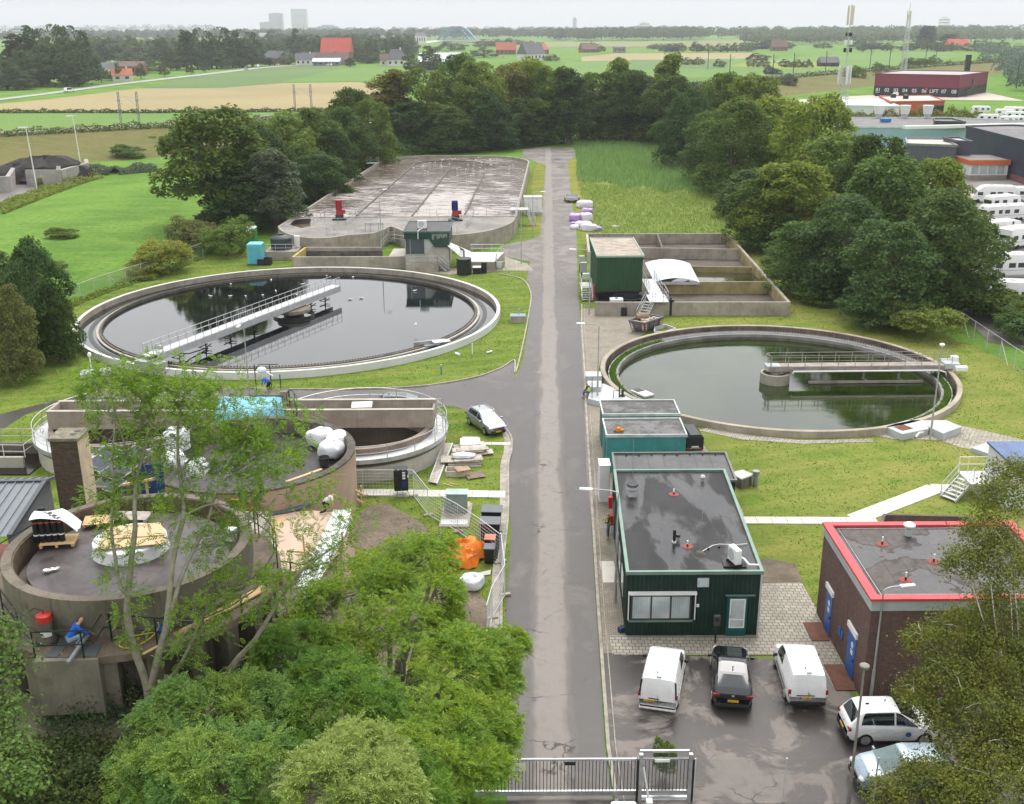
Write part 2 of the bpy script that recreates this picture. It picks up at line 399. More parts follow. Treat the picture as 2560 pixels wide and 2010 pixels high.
SLAB=M('path_concrete',(.56,.53,.47),.8,var=.08,scale=.7,bmp=.2,dt=.15,dc=(.3,.28,.22))
CL=(-23.9,115.6);RL=22.66
CRT=(23.77,93.3);RR=15.73
holes=[circ(CRT,RR-.1)]
sht('ground',circ((0,3000),12000,64),0,MEADOW,holes)
LX=[(-62,44),(-60,90),(-52,118),(-49.3,127.7),(-45.3,137.8),(-42.6,148.3),(-38.5,154),(-34,152),(0,152),(1.2,168),(4.2,240),(5.8,262),(9,262),(11.8,262),(11.2,158),(32.6,158),(36.5,150),(37,136),(36,120),(39,113),(44,107),(47,95),(47,60),(36,44)]
sht('lawn',LX,.004,LAWN,holes)
sht('verge',[(10.7,160),(13.2,160),(16,262),(15.5,276),(12.6,256)],.012,VERGE)
sht('verge',[(2.6,168),(6.2,168),(8.6,240),(6.4,256),(4.9,238)],.013,VERGE)
sht('rough_meadow',[(12,157),(33,157),(38,166),(42,200),(45,250),(46,292),(16.2,300),(15.3,262)],.008,ROUGH)
rl=G2('V',[(1083,1590),(1075,1300),(1090,1000),(1100,860)])
rr=[(x+4.25+.9*max(0,min(1,(y-52)/60))*1.3,y)for x,y in rl]
road=[(-.3,24),(-.3,40),(-.4,51.8),(-.1,62)]
arm_l=G2('d5',[(2060,1000),(2085,760),(2110,640),(2085,500),(1960,400),(1760,328),(1620,282),(1400,240),(1100,180),(500,235)])
arm_l=[(-.15,63.5)]+arm_l[1:6]+[(-5,85.5),(-10,86),(-16,85),(-30,85.2)]+G2('d4',[(400,300),(200,360),(0,490)])+[(-60,76),(-60,83)]
arm_u=G2('d4',[(0,360),(420,255),(860,190)])+G2('d1',[(880,602),(1300,608),(1700,595),(1960,555),(2090,510),(2150,475)])
arm_u=arm_u+[(.35,92.5),(1,98),(1.75,110)]
side2=[(2.4,128),(1.9,133)]+G2('c4',[(1755,760),(1640,735),(1590,735),(1590,660),(1780,620)])
endp=[(4.4,163.5),(6.4,213.8),(8,250),(4.4,262),(2.6,268),(3.4,288),(15.8,288),(16.2,272),(13.2,256),(11.6,213.6),(9.9,163.3),(9.2,150),(8.2,131.5),(7.3,111.4),(6.5,93.4),(5.4,71.4),(4.5,51.7),(4,40),(4.2,24)]
sht('road',road+arm_l+arm_u+side2+endp,.02,ROAD)
sht('parking_yard',[(4.5,47.6),(4.2,40),(4.32,24),(24,24),(24,43.2),(16.1,43.2),(15.6,46.8)],.024,YARD)
sht('pavement',[(4.55,47.6),(5.3,71.4),(5.75,80),(6.35,92),(7.2,110),(7.9,118.5),(9.2,118.4),(13.2,117.4),(15.4,112),(12.6,105.2),(10.2,102.2),(8.4,98),(7.75,94),(7.8,89),(8.6,84.6),(13.2,78.6),(14.4,76.6),(15,70),(15,64),(14.2,60.8),(12.9,62),(12.7,49.2),(16.2,49.2)]+[(15.75,47.6)],.032,BRICKPAVE)
sht('slab_pavement',[(5,47.45),(5,49.25),(12.65,48.95),(12.75,54.8),(16.4,54.8),(16.5,50.6),(16.35,44.6),(15.3,44.6),(15.2,47.3)],.04,SLABPAVE)
sht('slab_pavement',G2('c4',[(1600,730),(1740,775),(1775,815),(1600,815),(1270,840),(1000,815),(1000,800),(1600,800)]),.036,SLABPAVE)
sht('slab_pavement',[(27.6,78.4),(31,80.2),(34,81.4),(38.5,77.4),(42,73),(42,70.5),(38,72),(33.5,75.5),(32.5,77),(29,77.3)],.036,SLABPAVE)
sht('slab_pavement',[(15.6,80.2),(18,78.5),(22,77.15),(27.5,77.4),(27.5,76.7),(22,76.4),(17.5,77.4),(14.6,79.4)],.03,SLABPAVE)
mb=MB()
kp=[(4.28,24),(4.15,40),(4.62,51.7),(5.52,71.4),(6,82),(6.6,93.4),(7.42,111.4),(8,120)]
mb.wa(kp,.16,0,.13);tag(mb.B('kerb',KERB),kind='structure')
mb=MB();mb.wa([(p[0]+.32,p[1])for p in kp],.05,0,.062);tag(mb.B('kerb',KERB),kind='structure')
mb=MB();mb.wa(smp([(-.62,47),(-.62,56),(-.3,64)]+[tuple(p)for p in arm_l[1:4]]+[(-2.6,84.6)],5),.14,0,.11);mb.wa(smp([(-.95,47),(-.95,56),(-.62,64)]+[(p[0]-.32,p[1]-.05)for p in arm_l[1:4]]+[(-2.7,84.2)],5),.5,0,.05)
tag(mb.B('kerb',KERB),kind='structure')
mb=MB();mb.wa(smp([(p[0],p[1]+.1)for p in G2('d1',[(880,602),(1300,608),(1700,595),(1960,555),(2090,510),(2150,475)])]+[(.3,94.5),(.9,101),(1.9,116),(2.3,126),(1.3,133.4),(-1.6,136.4)],5),.14,0,.1)
tag(mb.B('kerb',KERB),kind='structure')
def slabpath(a,b,w,n):
 a=V3(a[0],a[1],0);b=V3(b[0],b[1],0);mb=MB();L=(b-a).length/n;ang=math.atan2(b.y-a.y,b.x-a.x)
 for i in rn(n):
  c=a+(b-a)*((i+.5)/n);mb.ob((c.x,c.y,.03+random.uniform(-.004,.006)),(L-.025,w,.06),ang+random.uniform(-.006,.006))
 return tag(mb.B('path',SLAB),kind='structure')
slabpath(G('d8',985,785),G('e2',830,865),1,9)
slabpath(G('e2',640,850),G('e2',1330,585),1.35,6)
slabpath(G('e2',1300,582),G('e2',1470,585),1.2,2)
slabpath(G('d5',915,972),G('d5',2062,985),1.1,9)
slabpath(G('d5',1880,592),G('d5',2105,592),.5,3)
tag(MB().bx(0,0,0,1,1,.04,MT_(G('d8',140,1165))@Matrix.Diagonal((.85,2.6,1,1))).B('path',SLAB),kind='structure')
sht('bare_earth',smp([V3(p[0],p[1],0)for p in G2('d7',[(960,230),(1100,180),(1250,240),(1400,330),(1480,420),(1400,560),(1150,560),(900,520),(820,420),(900,300)])],4,True),.016,SOIL)
sht('bare_earth',smp([V3(p[0],p[1],0)for p in G2('d7',[(1690,800),(1800,850),(1900,930),(1960,1060),(1900,1180),(1700,1160),(1560,1060),(1450,1000),(1500,860),(1600,800)])],4,True),.016,SOIL)
sht('bare_earth',[(12.8,54.9),(16.5,54.9),(16.6,57.2),(15,57.8),(13.5,57.3),(12.8,57)],.018,SOIL)
sht('bare_earth',[(-40,28),(-5,28),(-5,52),(-12,58),(-40,60)],.01,SOIL)
TRK=[(-330,170),(-215,240),(-112,306),(-66,340),(20,440),(113,556),(200,660),(330,800),(520,985),(900,1330)]
def offs(path,d):
 P=[Ve(p)for p in path];out=[]
 for i in rn(len(P)):
  t=(P[min(len(P)-1,i+1)]-P[max(0,i-1)]).normalized();out.append((P[i].x-t.y*d,P[i].y+t.x*d))
 return out
TS=[tuple(p)for p in smp([V3(p[0],p[1],0)for p in TRK],8)];T2=[(p[0],p[1])for p in TS]
mb=MB();prof=[(-46,-.2),(-40,.3),(-28,1.4),(-16,2.9),(-9,3.9),(-6,4.2),(6,4.3),(13,1.2),(17,-.2)]
cols=[offs(T2,d)for d,z in prof];n=len(T2);vs=[]
for i in rn(n):
 for k,(d,z)in en(prof):vs.append((cols[k][i][0],cols[k][i][1],z))
K=len(prof);mb.add(vs,[(i*K+k,(i+1)*K+k,(i+1)*K+k+1,i*K+k+1)for i in rn(n-1)for k in rn(K-1)])
o=mb.B('railway_bank',BANK,smo=True,angle=0);tag(o,kind='structure')
me=o.data;bm=bmesh.new();bm.from_mesh(me);bmesh.ops.recalc_face_normals(bm,faces=bm.faces)
if sum(f.normal.z for f in bm.faces)<0:bmesh.ops.reverse_faces(bm,faces=bm.faces)
bm.to_mesh(me);bm.free()
mb=MB();c0=offs(T2,-3);c1=offs(T2,3)
mb.add([(p[0],p[1],4.33)for p in c0]+[(p[0],p[1],4.33)for p in c1],[(i,i+1,n+i+1,n+i)for i in rn(n-1)])
tag(mb.B('railway_ballast',M('ballast',(.19,.165,.15),.95,var=.3,scale=.3,fine=4,bmp=.5)),kind='structure')
sht('field',G2('c1',[(-200,690),(500,684),(1180,690),(1700,678),(2300,672)])+[(0,440),(-66,350),(-112,322),(-240,235)],.05,FIELD_G)
sht('field',G2('c1',[(-300,680),(920,682),(2300,672),(2500,600),(2176,497),(1700,503),(1340,532),(840,534),(300,600),(-300,655)]),.06,FIELD_B)
sht('field',G2('c1',[(850,532),(1340,532),(1700,502),(2050,415),(1990,388),(1700,400),(1200,460)]),.1,FIELD_D)
sht('field',G2('c1',[(1690,500),(2176,494),(2600,490),(2560,418),(2060,416)]),.12,FIELD_G)
sht('field',G2('c3',[(-500,345),(-300,325),(0,322),(545,320),(640,352),(0,362),(-500,372)]),.14,FIELD_B)
sht('field',G2('c3',[(-600,376),(0,362),(700,350),(1000,330),(1750,312),(1780,345),(1450,395),(900,440),(400,475),(-600,470)]),.1,FIELD_G)
sht('field',G2('c3',[(-200,362),(400,360),(380,412),(-200,420)]),.16,FIELD_D)
sht('field',G2('c3',[(390,400),(560,365),(1040,378),(1000,412),(700,420)]),.18,grass_mat('crop_yellow',(.22,.29,.05),(.27,.31,.07),(.3,.3,.1),.3,.01))
sht('field',G2('c3',[(-900,262),(-400,252),(0,246),(480,244),(500,292),(0,284),(-900,284)]),.2,grass_mat('field_pale',(.2,.24,.09),(.25,.27,.11),(.3,.29,.13),.4,.006))
strip('river',G2('c3',[(-900,292),(-600,288),(0,287),(500,286),(700,276),(1000,270),(1500,265)]),14,.4,M('river_water',(.3,.32,.32),.15,var=.05))
strip('far_road',G2('c1',[(-500,660),(-100,615),(300,566),(700,512),(1200,455),(1560,412),(1700,400),(1990,386)]),[7,7,7,8,9,10,9,6],.2,M('far_asphalt',(.33,.32,.31),.8,var=.1,scale=.1))
sht('neighbour_yard',[(62,90),(47.5,104),(50,121),(60,150),(72,178),(86,230),(88,262),(170,262),(240,230),(240,90)],.05,LOT)
sht('neighbour_yard',G2('c3',[(1000,590),(1260,575),(1950,560),(2176,610),(1800,605),(1500,600)])+[(120,440),(118,470)],.07,M('pale_gravel',(.46,.41,.34),.95,var=.15,scale=.3,fine=3))
sht('storage_yard',G2('c5',[(-200,560),(0,625),(220,545),(380,490),(360,420),(-200,430)]),.05,LOT)
def bls(name,P,h,w,mat,lean=.35,sd_s=3,kind='stuff',lbl=None,cat=None):
 r=RG_(sd_s);n=len(P);P=np.asarray(P,float)
 a=r.uniform(0,2*PI,n);hh=h*r.uniform(.55,1.25,n);ww=w*r.uniform(.6,1.3,n)
 ux=np.stack([np.cos(a),np.sin(a),np.zeros(n)],1)*ww[:,None]*.5
 tip=np.stack([r.normal(0,lean,n)*hh,r.normal(0,lean,n)*hh,hh],1)
 V=np.empty((n,3,3));V[:,0]=P-ux;V[:,1]=P+ux;V[:,2]=P+tip
 o=np_mesh(name,V.reshape(-1,3),3,n,mat)
 tag(o,lbl,cat,None,kind);return o
def np_mesh(name,V,k,n,mat,pa=None,smo=False):
 me=bpy.data.meshes.new(name);me.vertices.add(len(V));me.vertices.foreach_set('co',np.ascontiguousarray(V,dtype=np.float32).ravel())
 me.loops.add(n*k);me.loops.foreach_set('vertex_index',np.arange(n*k,dtype=np.int32));me.polygons.add(n)
 me.polygons.foreach_set('loop_start',np.arange(0,n*k,k,dtype=np.int32));me.polygons.foreach_set('loop_total',np.full(n,k,dtype=np.int32))
 me.update(calc_edges=True);me.validate()
 return mesh_obj(name,me,mat,pa)
def in_poly(pts,poly):
 x,y=pts[:,0],pts[:,1];c=np.zeros(len(pts),bool);n=len(poly)
 for i in rn(n):
  ax,ay=poly[i];bx,by=poly[i-1]
  if ay==by:continue
  c^=((ay>y)!=(by>y))&(x<(bx-ax)*(y-ay)/(by-ay)+ax)
 return c
def scatter(poly,n,sd_s=1,z=0):
 r=RG_(sd_s);p=np.array(poly);lo,hi=p.min(0),p.max(0)
 q=r.uniform(lo,hi,(n*3,2));q=q[in_poly(q,poly)][:n];return np.c_[q,np.full(len(q),z)]
def leaf_mat(name,c,tr=.35,var=.35,hue=0,rough=.5,spec=.3,objvar=.25):
 """leaf: each leaf its own tone, each plant a little different, light passes through"""
 if name in _M:return _M[name]
 t=NT(name);g=t.n('ShaderNodeNewGeometry');oi=t.n('ShaderNodeObjectInfo')
 k=t.math('ADD',t.math('MULTIPLY',g.outputs['Random Per Island'],2*var),1-var)
 k=t.math('MULTIPLY',k,t.math('ADD',t.math('MULTIPLY',oi.outputs['Random'],objvar),1-objvar/2))
 cl=t.nse(t.pos(),.8,3,.6)
 base=t.mix(t.rmp(cl,.35,.65),c,(c[0]*1.35+.012,c[1]*1.12+.006,c[2]*.8))
 base=t.mix(t.math('FRACT',t.math('MULTIPLY',oi.outputs['Random'],7.31)),base,(c[0]*.9,c[1]*.98,c[2]*1.25))
 hs=t.n('ShaderNodeHueSaturation');t.t.links.new(base,hs.inputs['Color']);t.t.links.new(k,hs.inputs['Value'])
 t.done(hs.outputs[0],rough+.1,0,spec*.35)
 tl=t.n('ShaderNodeBsdfTranslucent');mxs=t.n('ShaderNodeMixShader');mxs.inputs[0].default_value=tr
 h2=t.n('ShaderNodeHueSaturation');h2.inputs['Value'].default_value=1.35;h2.inputs['Saturation'].default_value=1.1;t.t.links.new(hs.outputs[0],h2.inputs['Color']);t.t.links.new(h2.outputs[0],tl.inputs['Color'])
 t.t.links.new(t.b.outputs[0],mxs.inputs[1]);t.t.links.new(tl.outputs[0],mxs.inputs[2]);t.t.links.new(mxs.outputs[0],t.out.inputs[0])
 _M[name]=t.m;return t.m
REED=leaf_mat('reed_leaf',(.19,.3,.1),.45,.3);TUFT=leaf_mat('grass_blade',(.12,.2,.03),.4,.4);DRYB=leaf_mat('dry_blade',(.26,.23,.08),.3,.3)
reedp=[(15.6,262),(13.4,224),(16,219),(19,222),(22,212),(26,215),(29,207),(33,210),(36,204),(40,206),(43,199),(45.5,250),(46.5,296),(17,300)]
bls('reeds',scatter(reedp,17000,5),1.3,.16,REED,.22,5,'stuff','tall pale green reeds filling the far half of the meadow','reeds')
bls('long_grass',scatter([(12.4,158),(33,158),(38,166),(43,202),(36,206),(24,214),(13.4,222)],16000,6),.42,.13,leaf_mat('meadow_blade',(.2,.265,.06),.45,.4),.5,6,'stuff','rough long grass in front of the reeds','grass')
lw_=scatter(LX,150000,8,.004);d1_=np.hypot(lw_[:,0]-CL[0],lw_[:,1]-CL[1]);d2_=np.hypot(lw_[:,0]-CRT[0],lw_[:,1]-CRT[1])
rdp=road+arm_l+arm_u+side2+endp;ok=(d1_>RL+.15)&(d2_>RR+.15)&~in_poly(lw_,rdp)&~((lw_[:,0]>4)&(lw_[:,0]<16.5)&(lw_[:,1]<118))&(lw_[:,1]<152)
lw_=lw_[ok];k_=np.sin(lw_[:,0]*.9)*np.sin(lw_[:,1]*.7+1)+RG_(2).normal(0,.7,len(lw_));bls('lawn_tufts',lw_[k_>.1],.1,.1,TUFT,.6,4,'stuff','tufts of longer grass in the mown lawns','grass');bls('lawn_tufts',lw_[k_<-.9],.07,.12,DRYB,.8,5,'stuff','dry cut grass lying on the mown lawns','grass')
#  tanks and basins
CN_=M('concrete',(.335,.3,.25),.85,var=.2,scale=.5,fine=9,bmp=.3,dt=.4,dc=(.1,.085,.065),stk=.55)
CP_=M('pale_concrete',(.43,.4,.345),.85,var=.14,scale=.6,fine=9,bmp=.25,dt=.25,dc=(.16,.14,.11),stk=.35)
CD_=M('dark_concrete',(.15,.135,.11),.85,var=.3,scale=.7,fine=9,bmp=.35,dt=.6,dc=(.035,.03,.022),stk=.7)
CONCW=M('white_coated_concrete',(.6,.6,.585),.6,var=.05,scale=.4,bmp=.08,dt=.12,dc=(.3,.3,.27),stk=.12)
CONCY=M('lichen_concrete',(.31,.255,.125),.9,var=.25,scale=.6,fine=8,bmp=.3,dt=.5,dc=(.12,.1,.05),stk=.5)
CG_=M('grey_lid_concrete',(.44,.455,.455),.7,var=.08,scale=.8,bmp=.1,dt=.25,dc=(.2,.2,.18))
GV_=M('galvanised_steel',(.5,.51,.515),.42,.75,var=.12,scale=3,fine=40,bmp=.05)
GP_=M('pale_grating',(.52,.53,.53),.6,.3,var=.12,scale=2,fine=60,bmp=.4)
SD_=M('dark_steel',(.045,.05,.052),.5,.4,var=.3,scale=3,bmp=.1)
GREENRAIL=M('green_rail_paint',(.012,.028,.024),.45,.2,var=.3,scale=3,bmp=.05)
ALGAE=M('algae_slime',(.018,.02,.012),.35,var=.4,scale=1.5,fine=8,bmp=.6,bds=.05)
WH_=M('white_paint',(.72,.72,.71),.45,var=.05,bmp=.04,dt=.12,dc=(.4,.39,.36))
WP_=M('white_pvc',(.78,.78,.77),.35,var=.04,bmp=0)
BP_=M('black_plastic',(.018,.019,.021),.45,var=.3,scale=4,bmp=.06)
RUST=M('rust',(.16,.06,.035),.85,var=.35,scale=4,bmp=.4)
WD_=M('new_wood',(.58,.4,.21),.75,var=.18,scale=1.5,fine=18,bmp=.25)
WG_=M('grey_wood',(.42,.38,.33),.85,var=.25,scale=2.5,fine=18,bmp=.35,dt=.3)
def water(name,body,ior=1.5,rip=.04,scale=1.6,rough=.03,wind=(1,2.4,1),amp=.04):
 t=NT(name);p=t.pos();q=t.mapv(p,wind)
 n=t.math('ADD',t.nse(q,scale,4,.6,.3),t.math('MULTIPLY',t.nse(t.mapv(p,(1,1.6,1),(7,3,0)),scale*.23,3),2))
 c=t.mix(t.rmp(t.nse(p,.17,5,.6),.35,.65),sc3(body,.6),sc3(body,1.5));t.bmp(n,rip,amp)
 t.done(c,rough,0,.5);t.b.inputs['IOR'].default_value=ior;return t.m
W_CLEAR=water('clear_water',(.006,.007,.008),1.95,.05,1.3,.02);W_GREEN=water('green_water',(.016,.027,.004),1.75,.09,1.5,.03,(1,2.4,1))
W_DARK=water('dark_water',(.016,.013,.009),1.34,.03,1,.06);W_POND=water('pond_water',(.035,.035,.018),1.5,.04)
def rlg(name,path,mat,pa,h=1.05,post=1.6,r=.03,mid=1,clo=False,toe=0):
 P=[Ve(p)for p in path];mb=MB()
 for k in rn(1,mid+2):
  mb.tb([p+Ve((0,0,h*k/(mid+1)))for p in P],r if k==mid+1 else r*.85,5,clo)
 L=0;Q=P+[P[0]]if clo else P;nxt=0
 for i in rn(len(Q)-1):
  a,b=Q[i],Q[i+1];d=(b-a).length
  while nxt<=L+d+1e-6:
   p=a+(b-a)*((nxt-L)/max(d,1e-6));mb.cy(p,p+Z_(h),r,n=5);nxt+=post
  L+=d
 if not clo:mb.cy(P[-1],P[-1]+Z_(h),r,n=5)
 if toe:mb.wa([(p.x,p.y)for p in P],.012,P[0].z,P[0].z+toe,clo)
 return mb.B(name,mat,pa)
def arc3(c,r,z,a0,a1,n=40):return[Ve((c[0]+r*cos(a0+(a1-a0)*i/n),c[1]+r*sin(a0+(a1-a0)*i/n),z))for i in rn(n+1)]
tk=th_('settling_tank','large round settling tank with white wall and dark clear water mirroring the sky','tank',(CL[0],CL[1],0))
MB().ring(CL,RL-.35,RL,0,.7,128).B('wall',CONCW,tk)
MB().ring(CL,RL-.4,RL-.351,0,.66,128).B('inner_face',CN_,tk)
MB().ring(CL,RL-1.9,RL-1.45,0,.1,128).B('channel_edge',ALGAE,tk)
mb=MB();mb.ring(CL,RL-2.75,RL-2.55,0,.33,128)
for i in rn(420):
 a=2*PI*i/420;mb.ob((CL[0]+(RL-2.82)*cos(a),CL[1]+(RL-2.82)*sin(a),.36),(.06,.17,.12),a)
w=mb.B('weir',CD_,tk)
MB().ring(CL,RL-2.49,RL-2.25,0,.22,128).B('launder_lip',CP_,tk)
MB().lt([(0,.06),(RL-.36,.06)],(CL[0],CL[1],0),128).B('water',W_CLEAR,tk)
MB().lt([(0,.95),(1.75,.93),(1.8,.85),(1.8,.55),(1.5,.55)],(CL[0],CL[1],0),40).B('centre_platform',M('brown_concrete',(.2,.165,.13),.85,var=.25,scale=1.5,dt=.4),tk,True)
MB().ring(CL,2.15,2.25,0,.3,48).cy((CL[0],CL[1],0),(CL[0],CL[1],.6),1.1,n=24).B('centre_baffle',ALGAE,tk)
br=th_('scraper_bridge','grey steel scraper bridge with railings spanning the clear tank','bridge',(CL[0],CL[1],.7))
e=(G('d1',430,492,1.3)-V3(CL[0],CL[1],1.3));e.z=0;L0=RL-.1;e.normalize();nrm=V3(-e.y,e.x,0)
cb=V3(CL[0],CL[1],0);A=cb+e*(L0+.3);B=cb-e*8.4
def on(t,s,z):return cb+e*t+nrm*s+Z_(z)
mb=MB()
for s in(-.62,.62):mb.be(on(L0-.6,s,1.35),on(-8.4,s,1.35),.12,.62)
for k in rn(22):mb.be(on(L0-1.2-k*1.35,-.6,1.3),on(L0-1.2-k*1.35,.6,1.3),.08,.12)
mb.B('girder',M('pale_grey_steel',(.46,.475,.48),.5,.25,var=.08,stk=.2,dt=.15),br)
MB().be(on(L0+.2,0,1.69),on(-8.4,0,1.69),1.2,.05).B('deck',M('deck_plate',(.55,.555,.55),.6,.1,var=.1,scale=.8,bmp=.2),br)
for s in(-.6,.6):rlg('railing',[on(L0-.2,s,1.7),on(-8.4,s,1.7)],GV_,br,1,1.15)
MB().ob(on(L0,0,1.05),(1.9,1.5,.7),math.atan2(e.y,e.x)).ob(on(L0-.05,1.3,.95),(1.2,.9,.55),math.atan2(e.y,e.x)).B('drive_carriage',M('grey_plate',(.36,.37,.36),.55,.2,var=.12,dt=.3),br,bv=.03)
for s in(-1.3,1.3):MB().cy(on(L0-.18,s,.9)-e*0-nrm*.1,on(L0-.18,s,.9)+nrm*.1,.22,n=14).B('wheel',BP_,br)
MB().ob(on(L0-1.3,.5,2.2),(.35,.3,.35),math.atan2(e.y,e.x)).B('control_box',CG_,br)
mb=MB()
for t in(18.2,14.4,10.6,6.8,-3.6,-6.4):
 mb.cy(on(t,-.2,1.1),on(t,-.2,.05),.06,n=6);mb.be(on(t-.7,-.5,.42),on(t+.7,-.5,.42),.1,.08);mb.be(on(t-.5,.1,.55),on(t+.6,.1,.3),.07,.07);mb.be(on(t-.4,-.6,.3),on(t-.4,.2,.3),.06,.06);mb.be(on(t+.4,-.6,.3),on(t+.4,.2,.3),.06,.06)
mb.tb([on(19.5,0,1.1),on(17,-.1,.35),on(14,-.3,.12)],.06,5)
mb.B('scraper_frame',SD_,br)
ob=th_('overflow_box','small grey steel overflow box inside the front rim of the clear tank','box',G('d2',0,0,.1))
ob.location=G('d1',1765,410,.1);M0=MT_(ob.location)@RZ_(R(22))
MB().bx(-1.6,-.05,0,1.4,.05,.6,M0).bx(-.2,.3,0,1.8,.36,.55,M0).bx(-.6,-.5,.1,1,.3,.25,M0).B('plates',GV_,ob)
MB().bx(.2,-1,.55,1.9,-.2,.62,M0).B('lid',WH_,ob)
tk=th_('settling_tank','round settling tank with green water and weeds growing in its outer channel','tank',(CRT[0],CRT[1],0))
MB().ring(CRT,RR-.4,RR,-1.2,.55,112).B('wall',M('stained_concrete',(.36,.315,.25),.85,var=.2,scale=.5,fine=9,bmp=.3,dt=.3,dc=(.12,.1,.07),stk=.5),tk)
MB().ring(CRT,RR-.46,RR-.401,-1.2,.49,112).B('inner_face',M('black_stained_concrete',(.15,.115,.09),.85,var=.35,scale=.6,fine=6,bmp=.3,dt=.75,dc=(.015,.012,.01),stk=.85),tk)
MB().ring(CRT,RR-.75,RR-.47,-1.2,-.62,112).B('channel',ALGAE,tk)
MB().ring(CRT,RR-1.42,RR-.72,-1.2,-.2,112).B('planted_channel',M('muddy_ledge',(.22,.2,.15),.9,var=.3,scale=.8,bmp=.4,dt=.5),tk)
MB().ring(CRT,RR-1.64,RR-1.42,-1.2,-.02,112).B('inner_wall',M('grey_weathered',(.26,.255,.24),.8,var=.25,scale=.7,dt=.4,stk=.4),tk)
MB().ring(CRT,RR-1.7,RR-1.641,-1.2,-.3,112).B('wet_face',CD_,tk)
mb=MB();mb.ring(CRT,RR-.8,RR-.74,-.3,.02,112)
for i in rn(320):
 a=2*PI*i/320
 if-.1<a<PI*.83:mb.ob((CRT[0]+(RR-.77)*cos(a),CRT[1]+(RR-.77)*sin(a),.07),(.03,.14,.1),a)
mb.B('weir',GP_,tk)
MB().lt([(0,-.56),(RR-1.6,-.56)],(CRT[0],CRT[1],0),112).B('water',W_GREEN,tk)
MB().ring(CRT,1.08,1.32,-1,.35,40).cy((CRT[0],CRT[1],-1),(CRT[0],CRT[1],.5),.42,n=16).ob((CRT[0],CRT[1],.05),(2.1,.16,.1),.6).B('centre_column',CN_,tk,bv=.02)
r_=RG_(4);a=np.concatenate([r_.uniform(PI*.7,PI*1.28,1800),r_.uniform(-PI*.34,.02*PI,1200)]);q=r_.uniform(RR-1.4,RR-.78,len(a))
bl=bls('channel_weeds',np.c_[CRT[0]+q*np.cos(a),CRT[1]+q*np.sin(a),np.full(len(a),-.22)],.42,.12,TUFT,.45,7,'stuff','grass and weeds rooted in the outer channel of the green tank','weeds')
br=th_('scraper_bridge','weathered half bridge with railings from centre column to right rim of the green tank','bridge',(CRT[0],CRT[1],.55))
pe=G('d3',1780,243,1);e=pe-V3(CRT[0],CRT[1],1);e.z=0;e.normalize();nrm=V3(-e.y,e.x,0);cb=V3(CRT[0],CRT[1],0)
mb=MB()
for s in(-.55,.55):mb.be(on(-.7,s,.78),on(RR+.1,s,.78),.12,.42)
mb.B('girder',M('weathered_steel',(.3,.27,.24),.8,.1,var=.25,scale=1,dt=.4,stk=.3),br)
MB().be(on(-.7,0,1.02),on(RR+.4,0,1.02),1.1,.05).B('deck',M('deck_boards',(.36,.31,.27),.85,var=.2,scale=1.5,fine=12,bmp=.3,dt=.3),br)
MB().bx(-.9,-.55,.6,.35,.55,1.06,MT_(cb)@RZ_(math.atan2(e.y,e.x))).B('end_block',CG_,br)
for s in(-.52,.52):rlg('railing',[on(-.5,s,1.04),on(RR,s,1.04)],M('worn_rail',(.33,.31,.285),.6,.5,var=.2),br,1,1.5)
rlg('railing',[on(-.6,-.52,1.04),on(-.9,0,1.04),on(-.6,.52,1.04)],M('worn_rail'),br,1,9)
MB().tb([on(1.4,-.75,.45),on(1.45,-.75,.62),on(RR-1.2,-.75,.62),on(RR-.6,-.78,.45),on(RR-.3,-.85,-.3)],.08,8).B('pipe',WP_,br,True)
MB().ob(on(RR+.05,.2,.95),(1.4,1.7,.5),math.atan2(e.y,e.x)).B('drive_carriage',CG_,br,bv=.04)
MB().ob(on(RR+.75,-.8,.8),(1.1,.55,.45),math.atan2(e.y,e.x)).B('motor_cover',WP_,br,bv=.08);MB().ob(on(RR+.6,.5,1.25),(.6,.6,.7),math.atan2(e.y,e.x)).B('motor_cover',WP_,br,bv=.08)
mb=MB()
for t in(4.4,8,11.2):mb.be(on(t,-.1,.6),on(t,-.1,-.35),.18,.18);mb.be(on(t,-.1,-.25),on(t+.4,-.6,-.42),.08,.08)
mb.be(on(2.9,-.65,-.42),on(13.2,-.65,-.42),.22,.2);mb.B('scum_board',M('weathered_steel'),br)
bt=th_('floating_scum_box','small pale floating scum box at the left inner edge of the green tank','box',G('d3',385,385,-.6))
M0=MT_(bt.location)@RZ_(R(-58));MB().bx(-1,-.55,0,1,.55,.22,M0).B('box',WH_,bt,bv=.06);MB().bx(-.85,-.4,.225,-.1,.4,.26,M0).B('opening',SD_,bt)
ch=th_('outlet_chamber','pale grey concrete outlet chamber with two lids against the near rim of the green tank','chamber',G('e2',1240,120,0))
f=lambda p,z:[tuple(G('e2',x,y,z)[:2])for x,y in p]
MB().pr(f([(905,55),(1045,120),(1270,75),(1265,0),(1085,0)],.55),0,.55).B('body',CG_,ch,bv=.03)
MB().pr(f([(1265,55),(1395,115),(1555,55),(1420,0),(1265,0)],.6),0,.6).B('lid',CG_,ch,bv=.03)
MB().pr(f([(968,58),(1045,92),(1140,72),(1055,38)],.556),.556,.562).B('rusty_grate',RUST,ch)
MB().tb([G('e2',1225,100,.35),G('e2',1185,112,.35),G('e2',1165,135,.2),G('e2',1160,148,.1)],.11,8).B('pipe',WP_,ch,True)
sh=th_('concrete_trough','low pale concrete trough on the paving behind the green tank','trough',G('d2',985,930,0))
MB().wa(G2('d2',[(915,945),(975,950),(1060,925),(990,900),(915,915)],.4),.14,0,.4,True).B('wall',CG_,sh)
ws=th_('outlet_chamber','grey concrete weir chamber with a valve stem beside the worker at the green tank','chamber',G('d3',200,380,0))
